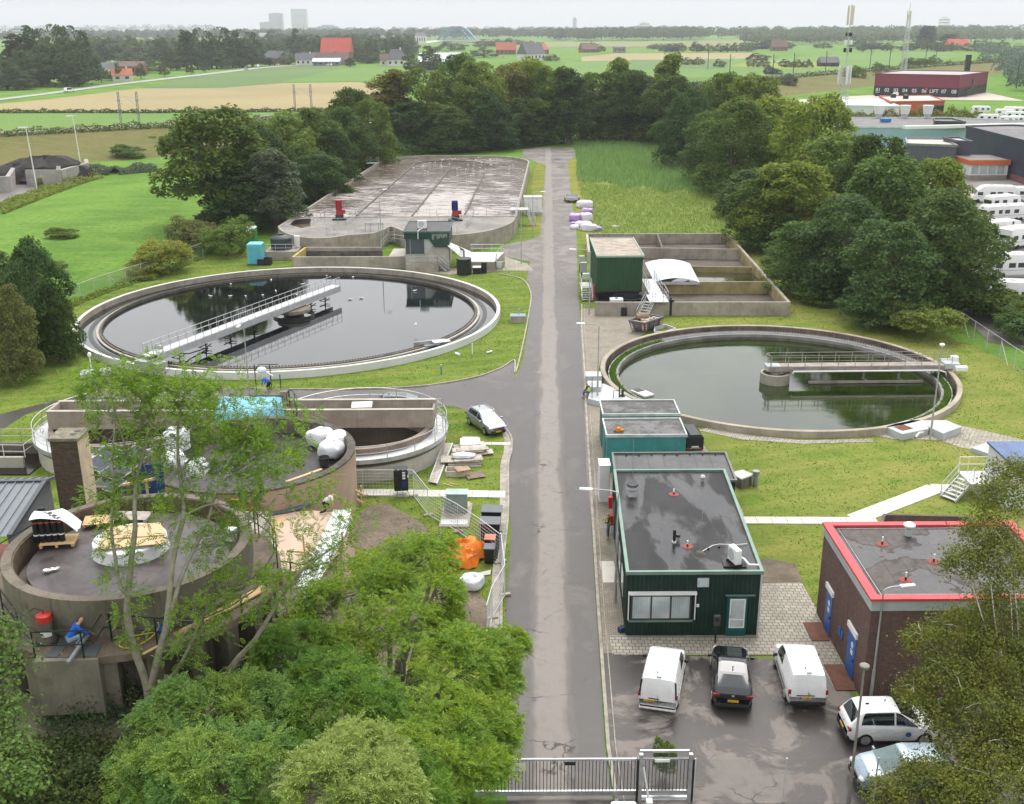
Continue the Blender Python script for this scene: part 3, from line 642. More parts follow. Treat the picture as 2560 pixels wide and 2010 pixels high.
MB().pr(G2('d3',[(130,405),(190,420),(330,415),(385,412),(205,335),(150,345)],.5),0,.5).B('body',CG_,ws,bv=.02)
MB().pr(G2('d3',[(118,278),(190,278),(196,300),(120,302)],.8),0,.8).B('hatch',CG_,ws,bv=.02)
MB().pr(G2('d3',[(128,322),(195,322),(192,352),(130,352)],.9),.1,.9).B('hatch',CG_,ws,bv=.02)
rlg('railing',[G('d3',150,402,.5),G('d3',150,350,.5)],SD_,ws,.9,.9);mb=MB();p=G('d3',278,398,.5);mb.cy(p,p+Z_(.95),.06,n=6);mb.tb([p+Z_(.6),p+V3(-.5,-.2,.6),p+V3(-.5,-.2,0)],.03,5);mb.B('handrail',SD_,ws)
p=G('d3',293,395,.5);MB().cy(p,p+Z_(.12),.22,n=10).cy(p,p+Z_(.5),.1,n=8).bl(p+Z_(.45),(.13,.13,.18)).B('valve',SD_,ws,True)
ZB=2.45
def bz(pts,z=ZB):return[tuple(G('c4',x,y,z)[:2])for x,y in pts]
front=bz([(235,545),(262,575),(330,600),(430,615),(545,612),(640,598),(730,592),(800,585),(860,566),(905,545),(945,553),(1000,575),(1100,590),(1250,597),(1370,590),(1480,575),(1580,548),(1640,520),(1660,490)])
back=[(3.9,236.5),(3.2,241),(.1,246),(-4.2,248.4),(-8.8,249.3),(-18.9,249.6),(-23.5,247.8),(-26.8,244),(-28.3,239.4)]
outl=[tuple(p)for p in smp([V3(p[0],p[1],0)for p in front],4)];outl=[(p[0],p[1])for p in outl]
outl+=[(.75,167)]+[(p[0],p[1])for p in smp([V3(p[0],p[1],0)for p in back],4)]+[(-33,172)]
ba=th_('aeration_basin','long raised concrete aeration basin of foaming brown water divided into lanes','basin',(-16,200,0))
MB().wa(outl,.35,-.1,ZB,True).B('wall',CN_,ba)
cut=[(-32.9,166.2),(.6,166.2)]
dk=[p for p in outl if p[1]<166.2]+[]
dk=sorted(set(dk),key=lambda p:p[0]);dk=[(-33.2,166.2)]+dk+[(.65,166.2)]
deckm=M('deck_concrete',(.235,.22,.2),.75,var=.3,scale=.25,fine=5,bmp=.2,dt=.5,dc=(.1,.09,.075))
hole=bz([(300,535),(330,505),(430,497),(425,545),(370,556)])
d_=sht('deck',dk,ZB-.02,deckm,[hole],kind=None);d_.parent=ba;d_.location=Z_(ZB-.02)-ba.location
t=NT('foam_water');p=t.pos()
n1=t.nse(t.mapv(p,(.5,2.3,1)),.8,6,.7,.6);n2=t.nse(p,.13,4,.6);n3=t.nse(t.mapv(p,(1,2.2,1)),2.2,4,.7)
x=t.sep(p)[0];y=t.sep(p)[1]
lane=t.math('MULTIPLY',t.rmp(t.math('SUBTRACT',x,t.math('MULTIPLY',t.math('SUBTRACT',y,165),.05)),-16.5,-14.8),t.rmp(t.math('SUBTRACT',x,t.math('MULTIPLY',t.math('SUBTRACT',y,165),.05)),-7.5,-9))
base=t.mix(t.rmp(n2,.35,.65),(.1,.072,.058),(.145,.108,.088))
fo=t.math('ADD',n1,t.math('MULTIPLY',t.math('SUBTRACT',n2,.5),.35));fo=t.math('ADD',fo,t.math('MULTIPLY',t.rmp(y,236,168),.1));fo=t.math('ADD',fo,t.math('MULTIPLY',lane,t.rmp(y,214,180,0,.12)))
fm=t.rmp(fo,.575,.655);c=t.mix(t.math('MULTIPLY',fm,.8),base,(.46,.42,.4));c=t.mix(t.rmp(n3,.5,.75,0,.5),c,(.09,.066,.054))
t.bmp(t.math('ADD',n1,n3),.5,.12);t.done(c,t.rmp(fm,0,1,.12,.7),0,.5);FOAM=t.m
inner=[p for p in outl if p[1]>=166.2]+[(-33,166.4),(.62,166.4)]
ctr=(-15,206);inner=sorted(inner,key=lambda p:math.atan2(p[1]-ctr[1],p[0]-ctr[0]))
w=sht('water',[(p[0]+(ctr[0]-p[0])*.004,p[1])for p in inner],1.95,FOAM,kind=None)
w.parent=ba;w.location=Z_(1.95)-ba.location
for a,b in(((1060,165),(700,480)),((1280,180),(1040,480)),((1480,215),(1360,470))):
 p,q=G('c4',*a,2.1),G('c4',*b,2.1);MB().wa([p,q],.25,1.2,2.12).B('lane_wall',CD_,ba)
gw=[G('c4',x,y,2.1)for x,y in[(1060,165),(1110,155),(1200,150),(1300,148),(1400,152),(1460,160),(1500,172)]]
MB().wa([(p.x,p.y)for p in smp(gw,5)],.25,1.2,2.12).B('guide_wall',CD_,ba)
w=sht('pit_water',hole,1.7,M('brown_scum',(.13,.095,.06),.4,var=.4,scale=2,bmp=.4),kind=None);w.parent=ba;w.location=Z_(1.7)-ba.location
MB().wa([(-33,166.2),(.65,166.2)],.3,1.2,ZB+.06).B('deck_edge',CN_,ba)
z1=ZB
for pts in([(290,487),(700,487)],[(700,487),(1190,487)],[(1190,487),(1665,487)],[(425,545),(520,487)],[(640,540),(720,487)],[(515,540),(640,540)],[(1375,555),(1410,490)],[(1200,510),(1375,555)],[(290,487),(345,500)]):
 rlg('railing',[G('c4',x,y,z1)for x,y in pts],GV_,ba,1.05,1.9)
MB().wa(bz([(1660,490),(1745,155)],2.6),.12,2.45,2.7).B('coping',CP_,ba)
def sts(name,a,b,w,pa,n=8,mat=None,rail=True):
 a=Ve(a);b=Ve(b);mb=MB();d=b-a;h=V3(d.x,d.y,0);u=h.normalized();s=V3(-u.y,u.x,0)
 for i in rn(n):
  c=a+d*((i+.5)/n);mb.ob(c,(h.length/n*.95,w,.045),math.atan2(u.y,u.x))
 for k in(-w/2,w/2):mb.be(a+s*k,b+s*k,.05,.2)
 o=mb.B(name,mat or GV_,pa)
 if rail:
  mb=MB()
  for k in(-w/2,w/2):
   mb.tb([a+s*k+Z_(1),b+s*k+Z_(1)],.025,5);mb.tb([a+s*k+Z_(.5),b+s*k+Z_(.5)],.02,5)
   for t in(0,.5,1):q=a+d*t+s*k;mb.cy(q,q+Z_(1),.025,n=5)
  mb.B('handrail',mat or GV_,pa)
 return o
st=th_('steel_stairs','steel stairs climbing the left front wall of the aeration basin','stairs',G('c4',615,665,0))
sts('flight',G('c4',545,598,ZB),G('c4',615,662,.1),1,st,11)
st=th_('steel_stairs','steel stairs climbing the basin wall right of the green pump house','stairs',G('c4',1355,660,0))
sts('flight',G('c4',1290,590,ZB),G('c4',1352,658,.1),1,st,11)
st=th_('wooden_stairs','short concrete and timber steps in the notch of the basin front','stairs',G('c4',915,640,0))
sts('flight',G('c4',915,575,2.2),G('c4',915,640,.8),.9,st,6,WG_)
def mixer(px,py,colname,col,lbl):
 t=th_('mixer_drive',lbl,'motor',G('c4',px,py,ZB));o=t.location
 mb=MB();mb.ob(o+Z_(.12),(2.1,1.5,.24),.1);mb.ob(o+Z_(.5),(1.2,1,.55),.1)
 mb.B('base_frame',SD_,t,bv=.03)
 PM=M(colname,col,.4,var=.12,scale=2,bmp=.06)
 RD=M('red_gear_paint',(.33,.025,.035),.4,var=.15,scale=2,bmp=.06)
 MB().cy(o+Z_(.75),o+Z_(1.5),.52,.45,16).ob(o+V3(.55,0,1.2),(.7,.5,.55),.1).B('gearbox',RD,t,True,.02)
 mb=MB();mb.cy(o+V3(-.05,0,1.5),o+V3(-.05,0,2.75),.43,n=18);mb.cy(o+V3(-.05,0,2.75),o+V3(-.05,0,2.95),.47,n=18)
 for k in rn(18):a=k*PI/9;mb.ob(o+Ve((-.05+.45*cos(a),.45*sin(a),2.1)),(.06,.02,1.1),a)
 mb.B('motor',PM,t,True)
mixer(603,505,'red_motor_paint',(.36,.02,.035),'red mixer motor standing on the left half of the basin deck')
mixer(1302,510,'blue_motor_paint',(.015,.03,.16),'dark blue mixer motor with red gearbox on the right half of the basin deck')
sg=th_('fire_sign','square red fire equipment sign on the right front wall of the aeration basin','sign',G('c4',1558,612,.8))
o=sg.location;d=(G('c4',1576,600,1.2)-G('c4',1541,605,1.2));ang=math.atan2(d.y,d.x)
o2=o+V3(.1,-.45,0);MB().ob(o2+Z_(.5),(1,.05,1),ang).B('plate',M('sign_red',(.55,.02,.03),.4,var=.05),sg,bv=.02)
MB().cy(o2+V3(0,-.045,.42),o2+V3(0,-.055,.42),.2,n=20).ob(o2+V3(.02,-.05,.72),(.1,.02,.25),ang).B('symbol',WH_,sg)
pf=th_('service_platform','small railed service platform with lamp on the far left wall of the basin','platform',G('c4',803,165,ZB))
o=pf.location;MB().ob(o+Z_(.05),(2.6,2,.08)).B('grating',GP_,pf);rlg('railing',[o+Ve(p)for p in((-1.3,-1,.1),(1.3,-1,.1),(1.3,1,.1),(-1.3,1,.1))],GV_,pf,1.1,1.3,clo=True)
MB().tb([o+V3(-.6,0,0),o+V3(-.6,0,3.6),o+V3(.4,0,3.8)],.05,6).ob(o+V3(.7,0,3.8),(.9,.3,.12)).B('lamp',GV_,pf)
pf=th_('service_platform','railed grating platform on the right wall of the basin beside the white cabinet','platform',G('c4',1690,440,ZB))
o=pf.location;MB().ob(o,(2.9,2.2,.08)).B('grating',GP_,pf);rlg('railing',[o+Ve(p)for p in((-1.4,-1.1,0),(1.4,-1.1,0),(1.4,1.1,0),(-1.4,1.1,0))],GV_,pf,1.1,1.4,clo=True);sts('flight',o+V3(1.3,0,0),o+V3(2.2,-1.8,-2.4),.9,pf,9)
cb_=th_('service_cabinet','tall white service cabinet on a concrete plinth between basin and road','cabinet',G('c4',1770,475,0))
o=cb_.location;MB().ob(o+V3(0,.6,.25),(3.2,2.6,.5)).B('plinth',CP_,cb_);MB().ob(o+V3(0,.6,1.7),(2.9,2.2,2.4)).B('body',WH_,cb_,bv=.03)
MB().ob(o+V3(0,.6,2.94),(3.1,2.4,.08)).B('lid',CG_,cb_);mb=MB();[mb.ob(o+V3(dx,-.52,1.7),(.04,.03,2.3))for dx in(-.7,0,.7)];mb.B('door_joints',CG_,cb_)
ic=th_('inlet_channel','long low concrete inlet channel with stepped weirs and yellow edge below the basin','channel',G('c4',660,795,0))
def c4z(pts,z):return[tuple(G('c4',x,y,z)[:2])for x,y in pts]
MB().wa(c4z([(320,730),(1000,728)],1.55),.35,0,1.55).B('front_wall',CN_,ic)
MB().wa(c4z([(395,672),(860,672)],1.55),.3,0,1.55).B('rear_wall',CN_,ic)
MB().wa(c4z([(320,730),(395,672)],1.56),.3,0,1.56).B('end_wall',M('yellow_edge',(.42,.36,.1),.8,var=.2,dt=.3),ic)
for a,z in((690,1.1),(710,.75)):MB().wa(c4z([(372,a),(860,a)],1.2),.25,0,z).B('weir',CD_,ic)
MB().pr(c4z([(330,730),(395,675),(860,675),(860,730)],1.5),.05,.4).B('floor',W_DARK,ic)
MB().pr(c4z([(900,725),(930,680),(1000,680),(1000,725)],1.5),0,1.5).B('slab',CP_,ic)
gt=th_('sluice_gate','galvanised sluice gate frame with lifting spindles behind the inlet channel','frame',G('c4',805,665,.3))
o=gt.location;mb=MB()
for dx in(-1,-.3,.9,1.5):
 mb.be(o+V3(dx,0,0),o+V3(dx,0,3.3),.12,.12)
mb.be(o+V3(-1.1,0,3.3),o+V3(1.6,0,3.3),.14,.14);mb.be(o+V3(-1.1,.7,3),o+V3(1.6,.7,3),.1,.1);mb.ob(o+V3(-2.2,.3,1),(2.2,1.4,.9));mb.B('frame',GV_,gt);rlg('railing',[o+V3(-3.3,-.4,1.5),o+V3(-1.2,-.4,1.5)],GV_,gt,1,.9)
wk=th_('walkway_railing','zigzag galvanised railing between the inlet channel and the basin notch','railing',G('c4',900,640,.8))
rlg('railing',[G('c4',x,y,1)for x,y in[(850,690),(890,640),(930,640),(1000,650)]],GV_,wk,1.05,1.2)
ph=th_('pump_house','dark green pump house on a concrete base with large corner window','building',(-11,142,0))
GRN=M('dark_green_sheet',(.022,.062,.048),.5,.1,var=.15,scale=1,bmp=.05,dt=.15,dc=(.1,.13,.12));GRNL=M('green_trim',(.05,.12,.095),.5,var=.15)
ROOFD=M('bitumen_roof',(.045,.045,.048),.55,var=.35,scale=.6,fine=6,bmp=.2,dt=.5,dc=(.11,.105,.1))
x0,x1,y0,y1=-13.75,-8.1,139.3,146.6
def tri_prism(mb,poly,y0,y1):
 n=len(poly);return mb.add([(p[0],y0,p[1])for p in poly]+[(p[0],y1,p[1])for p in poly],[tuple(rn(n)),tuple(rn(2*n-1,n-1,-1))]+[(i,n+i,n+(i+1)%n,(i+1)%n)for i in rn(n)])
mb=MB();tri_prism(mb,[(x0,0),(x0,2),(-11.2,2),(-9.9,3.4),(x1,3.4),(x1,0)],y0,y1);mb.B('base',CP_,ph)
mb=MB();mb.bx(x0-.05,y0-.25,3.3+.75,x1+.1,y1,4.9);mb.bx(-9.9,y0-.25,3,x1+.1,y1,4.05);tri_prism(mb,[(-10.6,4.05),(-9.9,4.05),(-9.9,3)],y0-.25,y1)
mb.B('cladding',GRN,ph)
mb=MB()
for k in rn(23):mb.bx(x0+k*.25,y0-.28,4.08,x0+k*.25+.06,y0-.25,4.86)
mb.B('ribs',GRN,ph)
mb=MB();r_=random.Random(2)
for k in rn(13):h=r_.uniform(.25,.75);mb.bx(-10.2+k*.155,y0-.295,4.75-h,-10.2+k*.155+.07,y0-.285,4.76)
mb.B('lime_streaks',M('lime',(.4,.42,.38),.9,var=.2),ph)
MB().bx(x0-.12,y0-.32,4.9,x1+.17,y1+.05,5.02).B('roof',ROOFD,ph);MB().wa([(x0-.12,y0-.32),(x1+.17,y0-.32),(x1+.17,y1+.05),(x0-.12,y1+.05)],.1,4.86,5.1,True).B('roof_trim',GRNL,ph)
MB().bx(x0+.05,y0-.06,2.05,-11.2,y0-.02,4).B('window',glass('office_glass',(.035,.045,.05)),ph)
MB().bx(x0,y0-.1,2,x0+.1,y0-.01,4.05).bx(x0+.65,y0-.1,2,x0+.71,y0-.01,4.05).bx(-11.25,y0-.1,2,-11.15,y0-.01,4.05).bx(x0,y0-.1,2,-11.15,y0-.01,2.1).B('window_frame',GV_,ph)
MB().add([(-11.15,y0-.03,2),(-9.95,y0-.03,3.35),(-9.95,y0-.03,4),(-11.15,y0-.03,4)],[(0,1,2,3)]).B('side_panel',CG_,ph)
ac=th_('air_conditioner','white air conditioner unit standing on the pump house roof','air conditioner',(-11.6,141.2,5.02))
def acunit(t,o,rz,w=.9,k=1):
 Mx=MT_(o)@RZ_(rz);MB().bx(-w/2,-.17,.12,w/2,.17,.12+.8*k,Mx).B('casing',WP_,t,bv=.03)
 MB().cy(Mx@V3(-.1*w,-.172,.52*k),Mx@V3(-.1*w,-.185,.52*k),.3*k,n=20).B('fan_grille',CG_,t)
 MB().bx(-w/2,-.25,0,-w/2+.1,.25,.12,Mx).bx(w/2-.1,-.25,0,w/2,.25,.12,Mx).B('feet',BP_,t)
acunit(ac,ac.location,0,1.2,1.25);MB().tb([(-11.6,141,5.1),(-11.9,140,5.1),(-12,138.95,5.1),(-12,138.95,4.1)],.06,6).B('pipe',WP_,ac)
pl=th_('entry_platform','concrete entry platform with railing and stair below the pump house window','platform',(-11.5,138.7,0))
MB().bx(-13.6,138,0,-9.4,139.25,1).B('base',CN_,pl);rlg('railing',[(-13.5,138.1,1),(-9.5,138.1,1)],GV_,pl,1.05,1);sts('flight',(-9.3,138.7,1),(-8.2,138.2,.1),.9,pl,5)
rp=th_('loading_ramp','white painted loading ramp and deck with railings right of the pump house','platform',(-4,141,0))
MB().add([tuple(G('c4',x,y,z))for x,y,z in((1262,640,3.3),(1400,700,1.3),(1400,755,1.3),(1340,735,1.3),(1255,665,3.3))],[(0,1,2,3,4)]).B('ramp',WH_,rp)
f=c4z([(1395,702),(1595,702),(1540,758),(1390,758)],1.25);MB().pr(f,0,1.15).B('plinth',CN_,rp);MB().pr(f,1.15,1.25).B('deck',WH_,rp)
rlg('railing',[(p[0],p[1],1.25)for p in(f[2],f[1],f[0])],GV_,rp,1.05,1.3);sts('flight',V3(f[2][0]+.7,f[2][1]+.3,1.2),G('c4',1562,800,.1)+V3(0,.3,0),1,rp,6)
mb=MB();q=G('c4',1270,645,2.6);mb.tb([q,G('c4',1352,690,2.2),G('c4',1355,745,1.6)],.13,8);mb.B('drain_pipe',BP_,rp)
def drum(name,lbl,cat,c,r,h,mat,lid=None,grp=None):
 t=th_(name,lbl,cat,c,grp=grp);o=Ve(c);MB().cy(o,o+Z_(h),r,n=24).B('body',mat,t,True)
 MB().cy(o+Z_(h),o+Z_(h+.07),r*1.03,n=24).B('lid',lid or mat,t,True);return t
drum('plastic_tank','large black plastic tank at the foot of the loading ramp','tank',G('c4',1355,835,0),.95,2,BP_)
t=th_('storage_box','low black box with white lid beside the large black tank','box',G('c4',1432,835,0));o=t.location;MB().ob(o+V3(0,.5,.4),(1,.9,.8)).B('body',BP_,t,bv=.02);MB().ob(o+V3(0,.5,.84),(1.08,1,.08)).B('lid',WH_,t)
drum('plastic_barrel','slim tall black barrel right of the white lidded box','barrel',G('c4',1475,828,0),.36,1.35,BP_)
def toilet(o,s,col,colname,lbl,roofc):
 t=th_('portable_toilet',lbl,'toilet',o);o=Ve(o);C_=M(colname,col,.45,var=.07,scale=1,bmp=.05)
 MB().ob(o+Z_(.06),(s[0]*1.05,s[1]*1.05,.12)).B('skid',BP_,t);MB().ob(o+Z_(.12+s[2]/2),s).B('cabin',C_,t,bv=.04)
 MB().ob(o+Z_(.12+s[2]+.05),(s[0]*1.04,s[1]*1.04,.1)).ob(o+Z_(.12+s[2]+.14),(s[0]*.9,s[1]*.9,.1)).B('roof',roofc,t,bv=.03)
 MB().ob(o+V3(0,-s[1]/2-.012,.12+s[2]*.47),(s[0]*.74,.03,s[2]*.86)).B('door',M(colname+'_door',sc3(col,.9),.45,var=.07),t);return t
toilet(G('c4',95,783,0)+V3(-.1,1.1,0),(1.9,1.9,2.55),(.1,.4,.5),'turquoise_plastic','turquoise site cabin on the lawn behind the clear tank',M('turquoise_roof',(.22,.55,.62),.45,var=.06))
g=G('c4',55,655,0)+V3(0,1.2,0)
t=toilet(g,(1.75,1.6,2.1),(.025,.3,.1),'green_plastic','green portable toilet with white roof and pictogram beside the bushes',M('white_roof',(.7,.72,.7),.5,var=.05))
MB().ob(g+V3(0,-.84,1.85),(.7,.02,.75)).B('sign',WH_,t)
mb=MB()
for dx in(-.14,.14):mb.ob(g+V3(dx,-.855,1.8),(.14,.01,.45));mb.cy(g+V3(dx,-.85,2.1),g+V3(dx,-.86,2.1),.07,n=10)
mb.B('pictogram',M('green_plastic'),t)
t=th_('plastic_crate','black crate at the foot of the turquoise cabin','crate',G('c4',150,783,0));o=t.location;MB().wa([(o.x-.95,o.y),(o.x+.75,o.y),(o.x+.75,o.y+1.3),(o.x-.95,o.y+1.3)],.06,0,.85,True).B('sides',BP_,t);MB().bx(o.x-.9,o.y,0,o.x+.7,o.y+1.3,.5).B('filling',BP_,t)
t=th_('chemical_tank','round dark grey chemical tank on a concrete plinth left of the inlet channel','tank',G('c4',245,750,0));o=t.location
MB().bx(o.x-2.1,o.y,0,o.x+2.3,o.y+4.4,1.15).B('plinth',CN_,t);c=o+V3(-.2,2.3,1.15);DG=M('grey_tank_plastic',(.045,.05,.055),.5,var=.12)
MB().lt([(1.45,0),(1.47,.5),(1.45,1),(1.47,1.5),(1.35,1.65),(.5,1.95),(.5,2.1),(0,2.12)],c,32).B('shell',DG,t,True);rlg('railing',[(o.x-2,o.y+.1,1.15),(o.x+2.2,o.y+.1,1.15)],GV_,t,1,1.4);MB().ob(c+V3(2,.9,.8),(.7,.6,1.6)).B('dosing_cabinet',WH_,t,bv=.03)
rb=th_('drying_beds','rectangular concrete drying beds divided by cross walls, one flooded','basin',(20,136,0))
ZR=1.5;P=lambda*p:[tuple(G('d2',x,y,ZR)[:2])for x,y in p]
q=[(9.1,115.3),(30.2,114.9),(31.35,156.1),(11,156.3)]
MB().wa([q[0],q[1],q[2],q[3]],.3,0,ZR).B('wall',CN_,rb)
MB().wa([(q[1][0]-.19,q[1][1]+.3),(q[2][0]-.19,q[2][1]-.2)],.06,0,ZR-.04).B('lichen_face',CONCY,rb)
MB().wa([q[3],(10.4,143.2)],.3,0,ZR).B('wall',CP_,rb)
MB().wa(P((810,378),(1487,388)),.25,0,ZR).B('cross_wall',CN_,rb)
MB().wa(P((1160,488),(1580,494)),.25,0,ZR*.8).B('cross_wall',CONCY,rb)
MB().wa(P((915,612),(1686,608)),.28,0,ZR).B('cross_wall',CONCY,rb)
MB().wa(P((935,286),(968,378)),.25,0,ZR).B('cross_wall',CD_,rb)
w=sht('bed_floor',[(9.3,115.5),(30,115.1),(31.2,156),(11.2,156.1)],.06,M('sludge_soil',(.1,.078,.066),.8,var=.3,scale=.5,fine=5,bmp=.5,dt=.3,dc=(.2,.16,.13)),kind=None);w.parent=rb;w.location=Z_(.06)-rb.location
pw=P((915,608),(1686,604),(1582,498),(1160,492));w=sht('pond',pw,.5,W_POND,kind=None);w.parent=rb;w.location=Z_(.5)-rb.location
cv=th_('tank_cover','large white curved plastic cover over part of the drying beds','cover',G('d2',1000,550,1.4))
a,b,c,d=G('d2',915,612,1.6),G('d2',1222,612,1.6),G('d2',1155,484,1.6),G('d2',850,480,1.6);mb=MB();n=10;vs=[]
for i in rn(n+1):
 for j in rn(3):
  u=i/n;v=j/2;p=(a+(b-a)*u)*(1-v)+(d+(c-d)*u)*v;vs.append((p.x,p.y,1.55+.55*sin(PI*u)**.8))
mb.add(vs,[(i*3+j,(i+1)*3+j,(i+1)*3+j+1,i*3+j+1)for i in rn(n)for j in rn(2)]);o=mb.B('sheet',M('white_cover',(.62,.65,.69),.5,var=.04,scale=.3),cv,True,angle=0)
MB().pr([(a.x,a.y-.05),(b.x,b.y-.05),(b.x,b.y+.05),(a.x,a.y+.05)],1.3,1.6).B('edge_beam',CG_,cv)
ab=th_('green_shed','tall dark green corrugated shed with gravel roof over the left of the drying beds','shed',(12.4,127,0))
SX0,SX1,SY0,SY1,SZ=9.75,14.9,121.15,132.2,5.3
def corrug(mb,x0,x1,y,z0,z1,pitch=.2,dep=.05,axis='x'):
 pts=[];x=x0
 while x<x1-1e-6:
  for dx,dd in((0,0),(.35,0),(.5,dep),(.85,dep)):pts.append((min(x1,x+dx*pitch),y-dd)if axis=='x'else(y-dd,min(x1,x+dx*pitch)))
  x+=pitch
 pts.append((x1,y)if axis=='x'else(y,x1));n=len(pts);return mb.add([(p[0],p[1],z0)for p in pts]+[(p[0],p[1],z1)for p in pts],[(i,i+1,n+i+1,n+i)for i in rn(n-1)])
SGR=M('shed_green',(.032,.085,.038),.55,.05,var=.1,scale=.6,bmp=.04,dt=.1)
mb=MB();corrug(mb,SX0,SX1,SY0,1.35,SZ,.2);corrug(mb,SY0,SY1,SX0+0,1,SZ,.2,.05,'y');mb.bx(SX0+.02,SY0+.02,1.4,SX1,SY1,SZ);mb.B('walls',SGR,ab)
MB().bx(SX0-.05,SY0-.1,SZ,SX1+.08,SY1+.05,SZ+.06).B('roof',M('roof_gravel',(.4,.335,.28),.95,var=.25,scale=1.2,fine=14,bmp=.8,dt=.3,dc=(.12,.12,.06),bds=.05),ab)
MB().wa([(SX0-.05,SY0-.1),(SX1+.08,SY0-.1),(SX1+.08,SY1+.05),(SX0-.05,SY1+.05)],.12,SZ-.06,SZ+.16,True).B('roof_trim',M('pale_green_trim',(.3,.4,.32),.5,var=.1),ab)
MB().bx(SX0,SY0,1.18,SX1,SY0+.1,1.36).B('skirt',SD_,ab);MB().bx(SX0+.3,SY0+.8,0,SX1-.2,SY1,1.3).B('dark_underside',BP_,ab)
t=th_('plastic_vat','round black vat standing under the green shed','tank',(13,120.2,.06));mb=MB();mb.lt([(1.55,0),(1.7,1.15),(1.78,1.15),(1.78,1.25),(1.62,1.25),(1.5,.2),(0,.2)],(13.1,118.7,.06),36);o=mb.B('shell',BP_,t,True)
sw=th_('steel_walkway','steel walkway with railings and steps on the right of the green shed','walkway',(15.5,117,0))
a0,a1=G('d2',905,770,1.75),G('d2',870,600,1.75);w_=1.5
MB().bx(14.95,114.2,1.68,17.05,117.6,1.75).B('landing',GP_,sw);MB().bx(15.35,117.6,1.68,16.85,125.5,1.75).B('deck',GP_,sw)
rlg('railing',[(16.95,114.3,1.75),(16.95,117.6,1.75),(16.8,118,1.75),(16.8,125.4,1.75)],GV_,sw,1.1,1.3);rlg('railing',[(15.4,118,1.75),(15.4,125.4,1.75)],GV_,sw,1.1,1.6);rlg('railing',[(15.2,114.25,1.75),(16.95,114.25,1.75)],GV_,sw,1.1,1.2)
sts('flight',(15.1,114.8,1.7),(13.9,112.9,.1),1.1,sw,7)
ib=th_('water_container','white caged bulk water container in front of the drying bed wall','container',G('d2',657,825,0));o=ib.location
MB().ob(o+V3(0,.6,.85),(1.4,1.2,1.35)).B('tank',M('milky_plastic',(.72,.73,.72),.4,var=.05),ib,bv=.06);MB().ob(o+V3(0,.6,.08),(1.45,1.25,.16)).B('pallet',BP_,ib)
mb=MB()
for k in rn(7):
 x=-.7+k*1.4/6;mb.be(o+V3(x,-.03,.16),o+V3(x,-.03,1.55),.025);mb.be(o+V3(x,1.23,.16),o+V3(x,1.23,1.55),.025)
for k in rn(6):z=.2+k*.27;mb.be(o+V3(-.72,-.03,z),o+V3(.72,-.03,z),.025);mb.be(o+V3(.72,-.03,z),o+V3(.72,1.23,z),.025)
mb.B('cage',GV_,ib);MB().cy(o+V3(0,.6,1.52),o+V3(0,.6,1.6),.15,n=12).B('cap',BP_,ib)
drum('plastic_barrel','black barrel on a plank beside the white caged container','barrel',G('d2',706,842,0),.32,.85,BP_)
t=th_('plastic_filter','tall black filter barrel with pipe in front of the drying beds, right of the steps','barrel',G('d2',1020,835,0));o=t.location
MB().cy(o,o+Z_(1.75),.4,n=20).B('body',BP_,t,True);MB().cy(o+Z_(1.75),o+Z_(1.95),.12,n=10).tb([o+V3(-.4,0,.7),o+V3(-1.3,.1,.7),o+V3(-1.3,.1,1.6)],.1,8).B('pipe',BP_,t,True)
sg=th_('red_sign','narrow red sign on the left corner of the drying bed wall','sign',G('b7',750,1340,0));o=G('b7',748,1360,.1);MB().bx(o.x-.06,o.y-.1,.3,o.x+.02,o.y+.75,1.9).B('panel',M('sign_red'),sg)
lw=th_('entry_stairs','steel entry stairs with landing on the road side of the green shed','stairs',(8.6,121,0))
sts('flight',(8.75,124,1.2),(8.75,121.6,.1),1.2,lw,6);MB().bx(8.1,124,1.12,9.5,126.3,1.2).B('landing',GP_,lw);rlg('railing',[(8.15,121.8,.4),(8.15,124,1.2),(8.15,126.3,1.2)],GV_,lw,1,1.2)
for k,(yy,s,mm,nm)in en(((128.2,(.8,.6,.7),WH_,'small white control cabinet on posts above the entry stairs'),(133.5,(.8,.5,1.2),CG_,'grey control cabinet on a post left of the shed roof'),(138,(.7,.5,1),CG_,'grey control cabinet farthest along the road side of the drying beds'))):
 t=th_('control_cabinet',nm,'cabinet',(9+.04*k,yy,0));o=t.location;MB().ob(o+Z_(1.5),s).B('box',mm,t,bv=.02);mb=MB();[mb.be(o+V3(dx,0,0),o+V3(dx,0,1.3),.1)for dx in(-.25,.25)];mb.B('posts',SD_,t)
 #  office, sheds, brick house
def bricks(name,c1,c2,mort,bw=.22,bh=.075,dt=.35,face='xz'):
 if name in _M:return _M[name]
 t=NT(name);p=t.pos();s=t.sep(p)
 cx=t.n('ShaderNodeCombineXYZ');t.t.links.new(t.math('ADD',s[0],s[1]),cx.inputs[0]);t.t.links.new(s[2],cx.inputs[1])
 b=t.n('ShaderNodeTexBrick');t.t.links.new(cx.outputs[0],b.inputs['Vector'])
 for k,v in(('Color1',c1+(1,)),('Color2',c2+(1,)),('Mortar',mort+(1,)),('Scale',1),('Mortar Size',.011),('Brick Width',bw),('Row Height',bh),('Bias',-.1)):b.inputs[k].default_value=v
 c=t.mix(t.rmp(t.nse(p,5,5,.7),.35,.7,0,.45),b.outputs['Color'],sc3(c2,.5));c=t.mix(t.rmp(t.nse(t.mapv(p,(1,1,.25)),.7,6,.7),.45,.7,0,dt),c,sc3(c2,.45))
 t.bmp(b.outputs['Fac'],-.4,.01);t.done(c,.85,0,.25);_M[name]=t.m;return t.m
OX0,OX1,OY0,OY1,OZ=5.85,12.62,49.25,62.5,3.65;ROT=R(-2.4)
of=th_('office_building','long dark green corrugated office building with flat black roof beside the road','building',(9.2,56,0))
